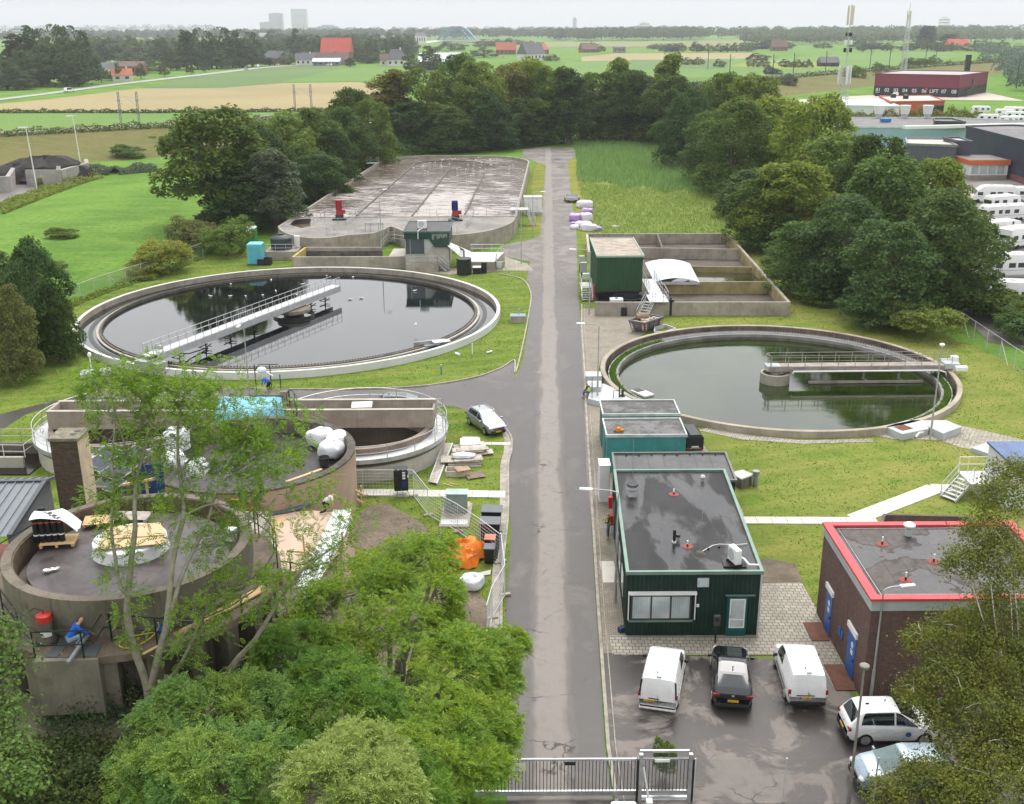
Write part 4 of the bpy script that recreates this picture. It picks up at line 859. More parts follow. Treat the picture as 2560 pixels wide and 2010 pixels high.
def skew(p):return(p[0]+(p[1]-OY0)*.042,p[1])
SH=Matrix(((1,.042,0,-OY0*.042),(0,1,0,0),(0,0,1,0),(0,0,0,1)))
def sh(mb):mb.v=[tuple(SH@Ve(p))for p in mb.v];return mb
OGR=M('office_green',(.0085,.03,.022),.5,.05,var=.2,scale=.8,bmp=.05,dt=.12,dc=(.05,.06,.05),stk=.12)
mb=MB();corrug(mb,OX0,OX1,OY0,.08,OZ,.22,.045);corrug(mb,OY0,OY1,OX0,.08,OZ,.22,.045,'y');mb.bx(OX0+.03,OY0+.03,0,OX1,OY1,OZ-.05);sh(mb).B('walls',OGR,of)
t=NT('wet_roof');p=t.pos();s=t.sep(p);n=t.nse(t.mapv(p,(.8,.35,1)),.5,5,.6,.4);f=t.nse(p,18,4,.6)
seam=t.rmp(t.math('ABSOLUTE',t.math('SUBTRACT',t.math('FRACT',t.math('MULTIPLY',s[1],1)),.5)),.475,.49)
c=t.mix(t.rmp(n,.35,.7),(.014,.014,.016),(.034,.033,.034));c=t.mix(t.math('MULTIPLY',seam,.6),c,(.014,.014,.015));c=t.mix(t.rmp(t.nse(p,1.7,5,.7),.6,.75,0,.35),c,(.11,.105,.1))
w=t.rmp(t.nse(t.mapv(p,(.75,.22,1),(2.2,.4,0)),.55,4,.6,.5),.46,.6);t.bmp(f,.12,.01);t.done(c,t.math('SUBTRACT',.55,t.math('MULTIPLY',w,.36)),0,t.math('ADD',.18,t.math('MULTIPLY',w,.5)));WETROOF=t.m
mb=MB();mb.bx(OX0,OY0,OZ-.04,OX1,OY1,OZ+.02);sh(mb).B('roof',WETROOF,of)
TRIM=M('roof_edge_green',(.17,.25,.21),.45,.3,var=.12,scale=1)
mb=MB();mb.wa([(OX0-.02,OY0-.06),(OX1+.04,OY0-.06),(OX1+.04,OY1),(OX0-.02,OY1)],.17,OZ-.02,OZ+.16,True);sh(mb).B('roof_edge',TRIM,of)
def window(pa,x0,x1,z0,z1,y,n,framem,glassm,name='window',d=.06,sill=True):
 fr=MB();w=.09
 fr.bx(x0,y-d,z0,x1,y,z0+w);fr.bx(x0,y-d,z1-w,x1,y,z1)
 for k in rn(n+1):xx=x0+(x1-x0-w)*k/n;fr.bx(xx,y-d+.004,z0+w,xx+w,y-.002,z1-w)
 o=sh(fr).B(name,framem,pa);MB_=sh(MB().bx(x0+w*.5,y-.035,z0+w*.5,x1-w*.5,y-.018,z1-w*.5));MB_.B('glass',glassm,o)
 if sill:sh(MB().bx(x0-.1,y-.16,z0-.07,x1+.1,y+.01,z0-.004)).B('sill',TRIM,o)
 return o
BL=NT('blind_glass');p=BL.pos();s=BL.sep(p);st_=BL.rmp(BL.math('ABSOLUTE',BL.math('SUBTRACT',BL.math('FRACT',BL.math('MULTIPLY',s[0],9)),.5)),.4,.5)
c=BL.mix(st_,(.5,.56,.56),(.3,.36,.365));BL.done(BL.mix(BL.rmp(BL.nse(p,.9,3),.35,.7,0,.35),c,(.1,.14,.14)),.06,0,.9);BLIND=BL.m
FRD=M('window_frame_dark',(.06,.055,.05),.5,.1,var=.15)
window(of,6.05,9.15,1,2.45,OY0-.045,3,FRD,BLIND)
sh(MB().bx(5.9,OY0-.26,2.52,9.4,OY0-.05,2.64)).B('sunshade_box',WH_,of)
mb=MB();mb.bx(5.9,OY0-.2,1.05,5.95,OY0-.12,2.52);mb.bx(9.32,OY0-.2,1.05,9.37,OY0-.12,2.52);sh(mb).B('sunshade_rail',WH_,of)
TEALD=M('door_teal',(.005,.085,.085),.4,var=.1)
dr=sh(MB().bx(11,OY0-.1,.06,12.05,OY0-.05,2.3)).B('door',TEALD,of)
mb=MB();[mb.bx(*b)for b in((11.14,OY0-.125,.52,11.94,OY0-.1,.58),(11.14,OY0-.125,2.14,11.94,OY0-.1,2.2),(11.14,OY0-.124,.58,11.2,OY0-.101,2.14),(11.88,OY0-.124,.58,11.94,OY0-.101,2.14),(11.2,OY0-.123,.98,11.88,OY0-.102,1.04))];sh(mb).B('door_frame',WH_,dr)
sh(MB().bx(11.2,OY0-.112,.58,11.88,OY0-.104,2.14)).B('glass',BLIND,dr);sh(MB().bx(11.17,OY0-.18,1.15,11.22,OY0-.125,1.3)).B('handle',GV_,dr)
sh(MB().bx(10.9,OY0-.12,2.36,12.4,OY0-.03,2.42)).B('drip_edge',TRIM,of)
sh(MB().bx(9.42,OY0-.12,1.75,9.56,OY0-.05,1.9)).B('notice_plate',WH_,of)
lb=sh(MB().bx(9.4,OY0-.2,2.95,9.98,OY0-.05,3.4)).B('floodlight',CG_,of);sh(MB().bx(9.52,OY0-.215,3.05,9.86,OY0-.2,3.3)).B('lens',M('lens_glass',(.4,.55,.6),.1,var=.05),lb)
mb=MB();mb.cy((12.66,OY0-.1,0),(12.66,OY0-.1,OZ),.045,n=8);sh(mb).B('downpipe',GP_,of)
for yy in(51.5,54.2,56.4):sh(MB().bx(OX0-.075,yy,1,OX0-.05,yy+1.5,2.3)).B('side_window',BLIND,of)
for yy in(58.2,60.4):sh(MB().bx(OX0-.085,yy,.05,OX0-.05,yy+1,2.2)).B('side_door',TEALD,of)
def onroof(x,y):return G('d8',x,y,OZ+.02)
v=th_('roof_fan','grey mushroom roof fan at the far left corner of the office roof','fan',onroof(318,632));o=v.location
MB().ob(o+Z_(.18),(.5,.5,.36)).B('base',GP_,v);MB().lt([(.28,.36),(.36,.45),(.36,.62),(.3,.66)],o,20).B('housing',CG_,v,True);MB().lt([(.37,.66),(.3,.76),(0,.8)],o,20).B('cap',SD_,v,True)
v=th_('roof_vent','small grey vent at the far right of the office roof','vent',onroof(748,545));o=v.location;MB().cy(o,o+Z_(.3),.11,n=12).B('pipe',GV_,v);MB().cy(o+Z_(.3),o+Z_(.4),.17,.1,12).B('cap',GV_,v)
REDP=M('red_flashing',(.26,.05,.04),.7,var=.2,scale=4)
for(x,y,nm)in((572,625,'red disc vent near the roof fan on the office roof'),(655,943,'red disc vent beside the black flue on the office roof')):
 v=th_('vent_pipe',nm,'vent',onroof(x,y));o=v.location;MB().cy(o,o+Z_(.02),.3,n=24).B('flashing',REDP,v);MB().cy(o,o+Z_(.16),.05,n=8).B('pipe',BP_,v);MB().cy(o+Z_(.16),o+Z_(.36),.045,n=8).B('tip',WH_,v)
v=th_('flue_pipe','black flue pipe with small vent beside it on the office roof','flue',onroof(574,918));o=v.location;MB().cy(o,o+Z_(.1),.12,n=12).B('collar',WH_,v);MB().cy(o+Z_(.1),o+Z_(.75),.085,n=12).B('pipe',BP_,v)
p=onroof(597,905);MB().cy(p,p+Z_(.22),.09,n=10).B('vent_base',GV_,v);MB().cy(p+Z_(.22),p+Z_(.36),.13,n=10).B('vent_cap',SD_,v)
v=th_('antenna','thin antenna rod in a round foot with cable on the office roof','antenna',onroof(733,985));o=v.location;MB().cy(o,o+Z_(.1),.26,.16,16).B('foot',M('antenna_foot',(.1,.085,.06),.8,var=.3),v);MB().cy(o,o+Z_(2.4),.012,n=5).B('rod',GV_,v)
MB().tb([onroof(745,975)+Z_(.03),onroof(810,945)+Z_(.1),onroof(850,940)+Z_(.12),onroof(955,942)+Z_(.1),onroof(1020,930)+Z_(.05)],.022,5).B('cable',WP_,v);mb=MB()
for x,y in((783,962),(848,950),(960,952)):p=onroof(x,y);mb.bl(p+Z_(.05),(.07,.07,.07),8)
mb.B('cable_foot',BP_,v)
v=th_('air_conditioner','white air conditioner on rubber feet near the front right corner of the office roof','air conditioner',onroof(940,1052));acunit(v,v.location+Z_(.06),R(-72),.85)
MB().ob(v.location+Z_(.04),(1.15,.75,.08),R(-3)).B('rubber_mat',BP_,v);MB().tb([onroof(965,1035)+Z_(.3),onroof(1000,1045)+Z_(.25),onroof(1030,1075)+Z_(.2),onroof(1090,1082)+Z_(.25)],.06,8).B('pipe',WP_,v,True)
for x,y,zz in((318,520,2),):mb=MB();v=th_('antenna','long thin aerial above the roof fan of the office','antenna',onroof(318,560));o=v.location;MB().cy(o,o+Z_(2.9),.012,n=5).B('rod',GV_,v)
an=th_('annex_building','lower black roofed annex behind the office building','building',(10.4,65.6,0));AZ=2.85
mb=MB();mb.bx(6,62.75,0,13.45,67.4,AZ);sh(mb).B('walls',OGR,an)
t=NT('panel_roof');p=t.pos();s=t.sep(p);q=t.math('FRACT',t.math('MULTIPLY',t.math('SUBTRACT',s[0],t.math('MULTIPLY',s[1],.042)),.97))
c=t.mix(t.rmp(t.nse(p,.9,5,.65),.35,.7),(.03,.03,.032),(.062,.06,.06));c=t.mix(t.rmp(t.math('ABSOLUTE',t.math('SUBTRACT',q,.5)),.43,.48,0,.8),c,(.012,.012,.013));t.done(c,t.rmp(t.nse(p,.6,4),.4,.65,.22,.5))
mb=MB();mb.bx(6,62.75,AZ,13.45,67.4,AZ+.03);sh(mb).B('roof',t.m,an);mb=MB();mb.wa([(5.95,62.75),(13.5,62.75),(13.5,67.45),(5.95,67.45)],.13,AZ-.02,AZ+.14,True);sh(mb).B('roof_edge',M('annex_edge',(.14,.15,.13),.5,.2,var=.2),an)
mb=MB()
for k in rn(8):mb.bl((6.9+k*.85+.7,67.2,AZ+.1),(.08,.06,.06),8)
mb.B('cable_foot',BP_,an)
t_=th_('white_cabinet','tall white cabinet against the road side of the annex','cabinet',(6,66.6,0));MB().bx(5.75,66,0,6.45,67.2,2.6).B('body',WH_,t_,bv=.03);MB().bx(5.72,65.97,2.6,6.48,67.23,2.66).B('lid',WP_,t_)
for k,yy in en((62.2,61.2)):
 t_=th_('fire_box',('red fire box on the road side wall of the office','small red box below the fire box')[k],'box',(6.15,yy+.4,1.3-k*.6));MB().bx(6.05,yy+.2,1.2-k*.7,6.3,yy+.55,1.95-k*.8).B('box',M('sign_red'),t_)
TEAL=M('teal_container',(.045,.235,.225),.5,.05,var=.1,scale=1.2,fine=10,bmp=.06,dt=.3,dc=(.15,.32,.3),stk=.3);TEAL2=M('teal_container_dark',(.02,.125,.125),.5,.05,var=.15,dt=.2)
t=NT('container_roof');p=t.pos();n=t.nse(p,.55,5,.6,.3);c=t.mix(t.rmp(t.nse(p,1.6,6,.7),.35,.7),(.05,.05,.05),(.12,.115,.11));c=t.mix(t.rmp(t.nse(p,9,3),.4,.7,0,.5),c,(.05,.048,.04));t.bmp(t.nse(p,20,3),.2,.01);t.done(c,t.rmp(n,.47,.54,.75,.1),0,.5);CROOF=t.m
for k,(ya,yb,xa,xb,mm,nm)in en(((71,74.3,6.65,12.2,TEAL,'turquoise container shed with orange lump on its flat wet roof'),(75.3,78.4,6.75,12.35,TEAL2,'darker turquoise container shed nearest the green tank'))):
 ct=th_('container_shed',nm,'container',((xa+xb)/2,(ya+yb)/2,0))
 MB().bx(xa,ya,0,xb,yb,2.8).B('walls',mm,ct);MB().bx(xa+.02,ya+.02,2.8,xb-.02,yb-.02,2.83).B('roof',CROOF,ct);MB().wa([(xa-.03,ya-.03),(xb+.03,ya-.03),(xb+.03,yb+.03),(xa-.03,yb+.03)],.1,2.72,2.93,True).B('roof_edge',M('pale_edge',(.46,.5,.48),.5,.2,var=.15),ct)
 MB().bx(xa-.03,ya+.8,.05,xa-.002,ya+2,2.1).B('door',TEALD,ct)
p=G('d8',228,238,2.85);t_=th_('orange_lump','crumpled orange bag lying on the turquoise container roof','bag',p);MB().bl(p+Z_(.12),(.26,.2,.2),10,.25,3,-.12).bl(p+V3(.25,-.05,.08),(.2,.15,.12),8,.25,4,-.08).B('sack',M('orange_bag',(.62,.25,.04),.6,var=.25,scale=5,bmp=.5),t_,True)
bh=th_('brick_building','dark brick building with red roof edge and blue doors beside the parking yard','building',(21,47.5,0))
BX0,BX1,BY0,BY1,BZ=16.35,26,43.6,51.5,5.25
BR=bricks('brick_wall',(.175,.088,.072),(.115,.062,.052),(.14,.12,.105))
MB().bx(BX0,BY0,0,BX1,BY1,BZ-.5).B('walls',BR,bh)
MB().wa([(BX0+.1,BY0+.1),(BX1,BY0+.1),(BX1,BY1-.1),(BX0+.1,BY1-.1)],.26,BZ-.55,BZ-.025,True).B('fascia',M('grey_fascia',(.42,.45,.45),.5,.1,var=.08,dt=.1),bh)
MB().wa([(BX0+.1,BY0+.1),(BX1,BY0+.1),(BX1,BY1-.1),(BX0+.1,BY1-.1)],.42,BZ-.02,BZ+.1,True).B('roof_edge',M('red_coping',(.52,.055,.065),.38,var=.12,scale=.8),bh)
t=NT('ponded_roof');p=t.pos();s=t.sep(p);n=t.nse(t.mapv(p,(1,1,1),(3.1,7.7,0)),.42,3,.5,.4);pd=t.rmp(n,.49,.53);ed=t.math('MULTIPLY',t.rmp(n,.45,.49),t.rmp(n,.49,.515,1,0))
q=t.math('FRACT',t.math('MULTIPLY',s[0],1));c=t.mix(t.rmp(t.nse(p,2,5,.7),.35,.7),(.075,.064,.06),(.115,.1,.094));c=t.mix(t.math('MULTIPLY',ed,.7),c,(.03,.028,.028));c=t.mix(t.rmp(t.math('ABSOLUTE',t.math('SUBTRACT',q,.5)),.47,.49,0,.7),c,(.03,.027,.027));c=t.mix(t.math('MULTIPLY',pd,.5),c,(.05,.05,.055))
t.bmp(t.nse(p,25,3),.1,.01);t.done(c,t.math('SUBTRACT',.6,t.math('MULTIPLY',pd,.5)),0,t.math('ADD',.2,t.math('MULTIPLY',pd,.4)))
MB().bx(BX0+.2,BY0+.2,BZ-.1,BX1-.2,BY1-.2,BZ-.03).B('roof',t.m,bh)
MB().tb([(BX0+.55,BY0+.5,BZ),(BX0+.55,BY1-.5,BZ),(BX1,BY1-.5,BZ)],.02,5).tb([(BX0+.55,BY0+.5,BZ),(BX1,BY0+.5,BZ)],.02,5).B('lightning_cable',GP_,bh)
for(x,y,nm)in((872,1062,'red disc vent at the far left of the brick building roof'),(1312,1212,'red disc vent farthest right on the brick building roof'),(1072,1368,'red disc vent nearest the lamp head over the brick building roof')):
 v=th_('vent_pipe',nm,'vent',G('e2',x,y,BZ-.03));o=v.location;MB().cy(o,o+Z_(.02),.3,n=24).B('flashing',REDP,v);MB().cy(o,o+Z_(.18),.05,n=8).B('pipe',BP_,v);MB().cy(o+Z_(.18),o+Z_(.42),.045,n=8).B('tip',WH_,v)
v=th_('roof_fan','pale mushroom vent behind the red roof edge of the brick building','vent',G('e2',1095,985,BZ));o=v.location;MB().lt([(.16,0),(.16,.4),(.22,.45),(.22,.6)],o,18).B('housing',CG_,v,True);MB().lt([(.3,.55),(.3,.62),(.12,.74),(0,.75)],o,18).B('cap',WP_,v,True)
BLUED=M('door_blue',(.012,.105,.36),.4,var=.12,scale=2)
for(ya,yb)in((49,50),(45,46.15)):
 d=MB().bx(BX0-.03,ya,.05,BX0+.02,yb,2.35).B('door',BLUED,bh);MB().bx(BX0-.1,ya-.12,2.38,BX0+.01,yb+.12,2.66).B('lintel',WH_,d);MB().cy((BX0-.04,ya+.45,1.75),(BX0-.032,ya+.45,1.75),.17,n=14).bx(BX0-.042,ya+.3,1.25,BX0-.032,ya+.6,1.5).B('notice_sign',WH_,d);MB().bx(BX0-.08,ya+.1,1,BX0-.03,ya+.16,1.15).B('handle',SD_,d)
for ya,nm in((47.3,'upper'),(46.9,'lower')):MB().bx(BX0-.05,ya,1.1,BX0-.005,ya+.28,1.55).B('blue_plate',BLUED,bh)
for ya,yb in((48.6,50.4),(44.2,46.4)):tag(MB().bx(15.35,ya,.02,16.3,yb,.085).B('pavement',bricks('red_pavers',(.2,.085,.055),(.15,.07,.05),(.08,.07,.05),.2,.1)),kind='structure')
mb=MB();[mb.bx(17.6+dx,BY0-.03,zz,18.1+dx,BY0-.004,zz+.09)for dx,zz in((0,.5),(1.8,.5),(.3,2.9),(3.4,.5))];mb.B('air_brick',SD_,bh)
rw=th_('planter_wall','brick walled bed of brown leaf litter behind the brick building','planter',(22,52.8,0));f=lambda x,y:tuple(G('e2',x,y,.9)[:2])
MB().wa([(BX0+1.9,51.7),f(892,805),f(1620,822),(27,53.6)],.2,0,.9).B('wall',BR,rw);MB().pr([(18.6,51.9),(18.5,53.6),(27,53.5),(27,51.9)],0,.7).B('litter',M('leaf_litter',(.055,.035,.028),.95,var=.5,scale=5,fine=14,bmp=.9,dt=.4,dc=(.2,.15,.1),bds=.05),rw)
wh=th_('plant_room','white plant room with sloped dark blue roof and steel stairs at the right edge','building',(33,62,0))
zr=2.6;pts=[G('e2',1790,200,3.3),G('e2',1970,372,2.9)]
b0=(G('e2',1790,200,3.2).x,G('e2',1790,200,3.2).y);b1=(G('e2',1975,372,3.2).x,G('e2',1975,372,3.2).y);sx=7
MB().pr([b0,b1,(b1[0]+sx,b1[1]-.25),(b0[0]+sx,b0[1]-.25)],0,3.15).B('walls',M('pale_render',(.55,.57,.56),.8,var=.06,dt=.12,stk=.15),wh)
MB().pr([(b0[0]-.12,b0[1]+.15),(b1[0]-.12,b1[1]-.15),(b1[0]+sx,b1[1]-.4),(b0[0]+sx,b0[1]-.1)],3.16,3.3).B('roof',M('blue_roof',(.075,.13,.28),.3,.1,var=.2,scale=.8,dt=.35,dc=(.03,.035,.045)),wh)
MB().bl((b0[0]-.1,b0[1]-1.6,2.3),(.12,.25,.14),10).B('wall_lamp',WH_,wh,True)
stp=G('e2',1660,500,1.2);MB().bx(stp.x-.6,stp.y-.9,1.1,b0[0],stp.y+1.3,1.2).B('landing',GP_,wh);MB().bx(stp.x+.3,stp.y-.9,0,b0[0],stp.y+1.2,1.08).B('landing_base',CG_,wh)
rlg('railing',[(b0[0]-.05,stp.y+1.25,1.2),(stp.x-.6,stp.y+1.25,1.2)],WH_,wh,1.05,1.2);rlg('railing',[(b0[0]-.05,stp.y-.85,1.2),(stp.x+.1,stp.y-.85,1.2)],WH_,wh,1.05,1.2)
sts('flight',(stp.x-.5,stp.y+.1,1.15),(stp.x-2,stp.y-.9,.1),1.1,wh,6,GP_)
lo=th_('shaft_cover','pale low concrete shaft lid behind the white plant room','lid',G('e2',1740,230,0));MB().pr(G2('e2',[(1630,235),(1790,290),(1850,200),(1800,180)],.35),0,.35).B('slab',CG_,lo)
sh_=th_('pump_shaft','concrete pump shaft with pale lid and grey pump beside the office annex','shaft',G('d8',1000,560,0));o=sh_.location
MB().pr(G2('d8',[(918,490),(985,530),(1055,500),(995,472)],.8),0,.72).B('shaft',CD_,sh_);MB().pr(G2('d8',[(914,488),(985,528),(1062,500),(992,470)],.85),.72,.82).B('lid',CG_,sh_,bv=.02)
p=G('d8',1068,575,0);MB().cy(p,p+Z_(.9),.17,n=14).cy(p+Z_(.9),p+Z_(1.15),.24,n=14).tb([p+V3(-.3,0,.1),p+V3(-.3,0,.7),p+Z_(.7)],.06,6).B('pump',M('grey_pump',(.25,.26,.26),.5,.4,var=.2),sh_,True)
ts=th_('toolbox','small blue toolbox on the pavers at the front left corner of the office','toolbox',G('d8',258,1470,0));o=ts.location;MB().ob(o+V3(0,.1,.16),(.42,.28,.3),.5).B('case',M('toolbox_blue',(.02,.06,.13),.5,var=.15),ts,bv=.02);MB().tb([o+V3(-.12,.1,.32),o+V3(-.1,.1,.4),o+V3(.1,.1,.4),o+V3(.12,.1,.32)],.015,5).B('handle',BP_,ts)
cp=th_('charging_post','dark grey charging post in front of the office wall','charging post',G('e1',782,290,.03));o=cp.location;MB().be(o,o+Z_(1),.09,.09).B('post',SD_,cp);MB().ob(o+V3(.02,-.02,1.32),(.34,.16,.62)).B('head',M('charger_grey',(.07,.075,.08),.4,var=.1),cp,bv=.05);MB().ob(o+V3(.02,-.105,1.38),(.18,.02,.2)).B('screen',BP_,cp)
#  the old plant on the left: digester, round tanks, chimney
DC=(-15.15,38.75);DR=4.7;DZ=10.8
dg=th_('digester_tank','tall round concrete digester with flat dark roof and railed gallery at the lower left','tank',(DC[0],DC[1],0))
DWALL=M('digester_wall',(.165,.142,.112),.9,var=.22,scale=.5,fine=7,bmp=.35,dt=.5,dc=(.05,.042,.03),stk=.75)
MB().ring(DC,DR-.38,DR,9.75,DZ,96).B('parapet',DWALL,dg)
MB().ring(DC,DR-.44,DR-.381,9.7,DZ-.04,96).B('parapet_inside',M('brown_stained',(.13,.095,.06),.9,var=.35,scale=.8,bmp=.4,dt=.6,dc=(.03,.022,.015),stk=.6),dg)
MB().ring(DC,DR-.3,DR-.05,9.3,9.76,96).B('upper_wall',DWALL,dg);MB().ring(DC,.1,DR-.12,4,9.8,72).B('drum',DWALL,dg)
t=NT('digester_roof');p=t.pos();c=t.mix(t.rmp(t.nse(p,.7,6,.7,.5),.35,.68),(.042,.034,.034),(.085,.07,.068));c=t.mix(t.rmp(t.nse(p,2.6,6,.75),.5,.75,0,.5),c,(.13,.1,.09));t.bmp(t.nse(p,14,4),.3,.02);t.done(c,t.rmp(t.nse(p,.9,4),.4,.65,.3,.65),0,.5);DROOF=t.m
MB().lt([(0,10.38),(DR-.85,10.25),(DR-.86,9.7)],(DC[0],DC[1],0),96).B('roof',DROOF,dg,True)
GZ=9.15
MB().ring(DC,DR-.1,DR+1.05,GZ-.28,GZ,96).B('gallery',M('gallery_concrete',(.17,.13,.1),.9,var=.3,scale=.9,fine=10,bmp=.4,dt=.5,dc=(.05,.04,.03)),dg)
MB().ring(DC,DR+.35,DR+2.2,6.2,6.6,96,PI*1.1,PI*2.2).B('lower_ledge',DWALL,dg);MB().ring(DC,DR-.2,DR+1.9,3.2,6.2,96).B('skirt',bricks('skirt_brick',(.09,.07,.05),(.06,.047,.035),(.04,.035,.03)),dg)
mb=MB()
for k in rn(22):a=2*PI*k/22;mb.ob((DC[0]+(DR+.35)*cos(a),DC[1]+(DR+.35)*sin(a),7.7),(.75,.55,2.4),a)
mb.B('buttress',DWALL,dg)
mb=MB()
for k in rn(12):a=2*PI*k/12;mb.ob((DC[0]+(DR+1.6)*cos(a),DC[1]+(DR+1.6)*sin(a),1.6),(.5,.5,3.3),a)
mb.B('column',CN_,dg)
def fr6(x,y,z):return G('d6',x,y,z)
f0,f1=fr6(243,1262,GZ),fr6(745,1240,GZ);d=(f1-f0);d.z=0;d.normalize();nn=V3(-d.y,d.x,0)
q0=f0;q1=f0+d*((f1-f0).dot(d));q2=q1+nn*1.7;q3=q0+nn*1.7
MB().pr([(p.x,p.y)for p in(q0,q1,q2,q3)],GZ-2.25,GZ-.02).B('block',M('block_concrete',(.21,.185,.15),.9,var=.2,scale=.7,fine=8,bmp=.35,dt=.4,dc=(.07,.06,.045),stk=.45),dg,bv=.03)
MB().pr([(p.x,p.y)for p in(q0+d*.35+nn*.25,q0+d*.8+nn*.2,q0+d*1.05+nn*1.6,q0+d*.6+nn*1.6)],GZ-.02,GZ+.02).pr([(p.x,p.y)for p in(q0+d*1.15+nn*.2,q1-d*.1+nn*.15,q1-d*.1+nn*.95,q0+d*1.3+nn*.95)],GZ-.02,GZ+.03).B('grey_slab',M('slate_slab',(.09,.1,.105),.6,var=.15),dg)
rp_=[fr6(30,905,GZ+.2),fr6(135,1050,GZ),q0+d*.12+nn*.1,q0+d*.9+nn*.08,q1-d*.1+nn*.08,q1-d*.05+nn*1.2]
for k in rn(9):a=math.radians(-62+13.5*k);rp_.append(Ve((DC[0]+(DR+.95)*cos(a),DC[1]+(DR+.95)*sin(a),GZ)))
rl_=th_('gallery_railing','dark green railing with wide spaced posts around the digester gallery','railing',q0);rlg('rails',rp_,GREENRAIL,rl_,1.1,1.75,.03)
rr_=lambda x,y,z=10.36:G('d6',x,y,z)
def plt(o,rz,mat=WD_,s=(1.2,.8),z=.14,name='pallet',lbl='',grp=None,worn=False):
 t=th_(name,lbl,'pallet',o,0,grp);Mx=MT_(Ve(o))@RZ_(rz);mb=MB()
 for k in rn(7):y=-s[1]/2+(k+.5)*s[1]/7;mb.bx(-s[0]/2,y-s[1]/17,z-.022,s[0]/2,y+s[1]/17,z,Mx)
 mb.B('boards',mat,t);mb=MB()
 for x in(-s[0]/2+.07,0,s[0]/2-.07):
  mb.bx(x-.06,-s[1]/2,z-.045,x+.06,s[1]/2,z-.022,Mx);mb.bx(x-.05,-s[1]/2,0,x+.05,s[1]/2,.02,Mx)
  for y in(-s[1]/2+.05,0,s[1]/2-.05):mb.bx(x-.05,y-.05,.02,x+.05,y+.05,z-.045,Mx)
 mb.B('bearers',mat,t);return t
pa=plt(rr_(455,355),R(8),WD_,(1.35,.95),lbl='pallet carrying wrapped rolls on the digester roof')
rg='rolls of bitumen felt on the pallet';FELT=M('bitumen_felt',(.012,.013,.016),.5,var=.3,scale=6,bmp=.15);TAPE=M('white_tape',(.7,.68,.66),.5,var=.1);REDT=M('red_tape',(.55,.08,.06),.5)
pc=Ve(rr_(405,345));Mx=MT_(pc)@RZ_(R(8));k=0
for j in rn(3):
 for i in rn(4 if j else 5):
  if i==4 and j>0:continue
  t=th_('felt_roll','black roll of roofing felt with white and red tape standing on the pallet','roll',Mx@V3(-.5+.24*i,-.3+.27*j,.15),0,rg);o=t.location
  MB().cy(o,o+Z_(1),.118,n=14).B('roll',FELT,t,True);MB().cy(o+Z_(.3),o+Z_(.36),.1205,n=14,cap=False).B('white_band',TAPE,t,True);MB().cy(o+Z_(.84),o+Z_(.89),.1205,n=14,cap=False).B('red_band',REDT,t,True)
def film_mat():
 t=NT('wrap_film');p=t.pos();t.bmp(t.nse(p,7,4,.6),.6,.05);t.done((.75,.78,.8),.25,0,.5);t.b.inputs['Alpha'].default_value=.22;return t.m
FILM=film_mat();fl=th_('wrap_film','translucent white wrapping film hanging over the felt rolls','film',Mx@Z_(1.15))
vs=[];n=14
for i in rn(n):
 for j in rn(8):
  u=i/(n-1);v=j/7;x=-.66+u*1.75;y=-.46+v*.9;z=1.19+.05*sin(7*u+3*v)
  if u>.62:z=1.19-(u-.62)**1.3*2.4+.06*sin(9*v);y=y*1+.25*(u-.62)
  vs.append(Mx@Ve((x,y,max(.03,z))))
MB().add(vs,[(i*8+j,(i+1)*8+j,(i+1)*8+j+1,i*8+j+1)for i in rn(n-1)for j in rn(7)]).B('sheet',M('film_white',(.62,.65,.68),.35,var=.08,scale=5,bmp=.4),fl,True,angle=0)
plt(rr_(760,200),R(12),WD_,(1.25,.95),lbl='new pale pallet lying left of the plywood sheets on the digester roof')
plt(rr_(990,170),R(-2),WG_,(1.7,.85),lbl='grey slatted pallet at the back of the digester roof')
hb=th_('roof_hatch','round white coated manhole upstand with torn edge in the middle of the digester roof','hatch',rr_(1000,400));o=hb.location
MB().lt([(1.5,-.05),(1.45,.1),(1.42,.45),(1.3,.5),(0,.52)],o,40).B('upstand',M('white_primer',(.68,.69,.69),.6,var=.07,dt=.15),hb,True)
ps=th_('plywood_sheet','two plywood sheets lying across the white hatch on the digester roof','plywood',o+Z_(.54))
f=[rr_(x,y,10.95)for x,y in[(725,415),(1265,365),(1225,205),(830,240)]];MB().add([p+Z_(0)for p in f]+[p+Z_(.03)for p in f],[(3,2,1,0),(4,5,6,7)]+[(i,(i+1)%4,4+(i+1)%4,4+i)for i in rn(4)]).B('sheet',M('plywood',(.56,.4,.235),.7,var=.1,scale=1,fine=12,bmp=.1),ps)
f=[rr_(x,y,10.99)for x,y in[(850,328),(1270,300),(1225,207),(832,242)]];MB().add([p for p in f]+[p+Z_(.03)for p in f],[(3,2,1,0),(4,5,6,7)]+[(i,(i+1)%4,4+(i+1)%4,4+i)for i in rn(4)]).B('upper_sheet',M('plywood'),ps)
bk=drum('paint_bucket','white bucket at the right edge of the digester roof behind the ash leaves','bucket',rr_(1768,330,10.3),.23,.42,WP_,WP_)
rg_=th_('white_rag','torn white rag lying on the dark digester roof','rag',rr_(365,570));o=rg_.location;mb=MB()
for dx,dy,s in((0,0,.16),(.18,.12,.14),(.3,.2,.1),(-.08,.05,.1),(.02,-.1,.1)):mb.bl(o+V3(dx,dy,.03),(s,s*.6,.04),7,.35,int(dx*99))
mb.B('cloth',WH_,rg_,True)
vc=th_('construction_vacuum','industrial dust vacuum with red head and white sticker on the gallery','vacuum',G('d6',365,1110,GZ));o=vc.location
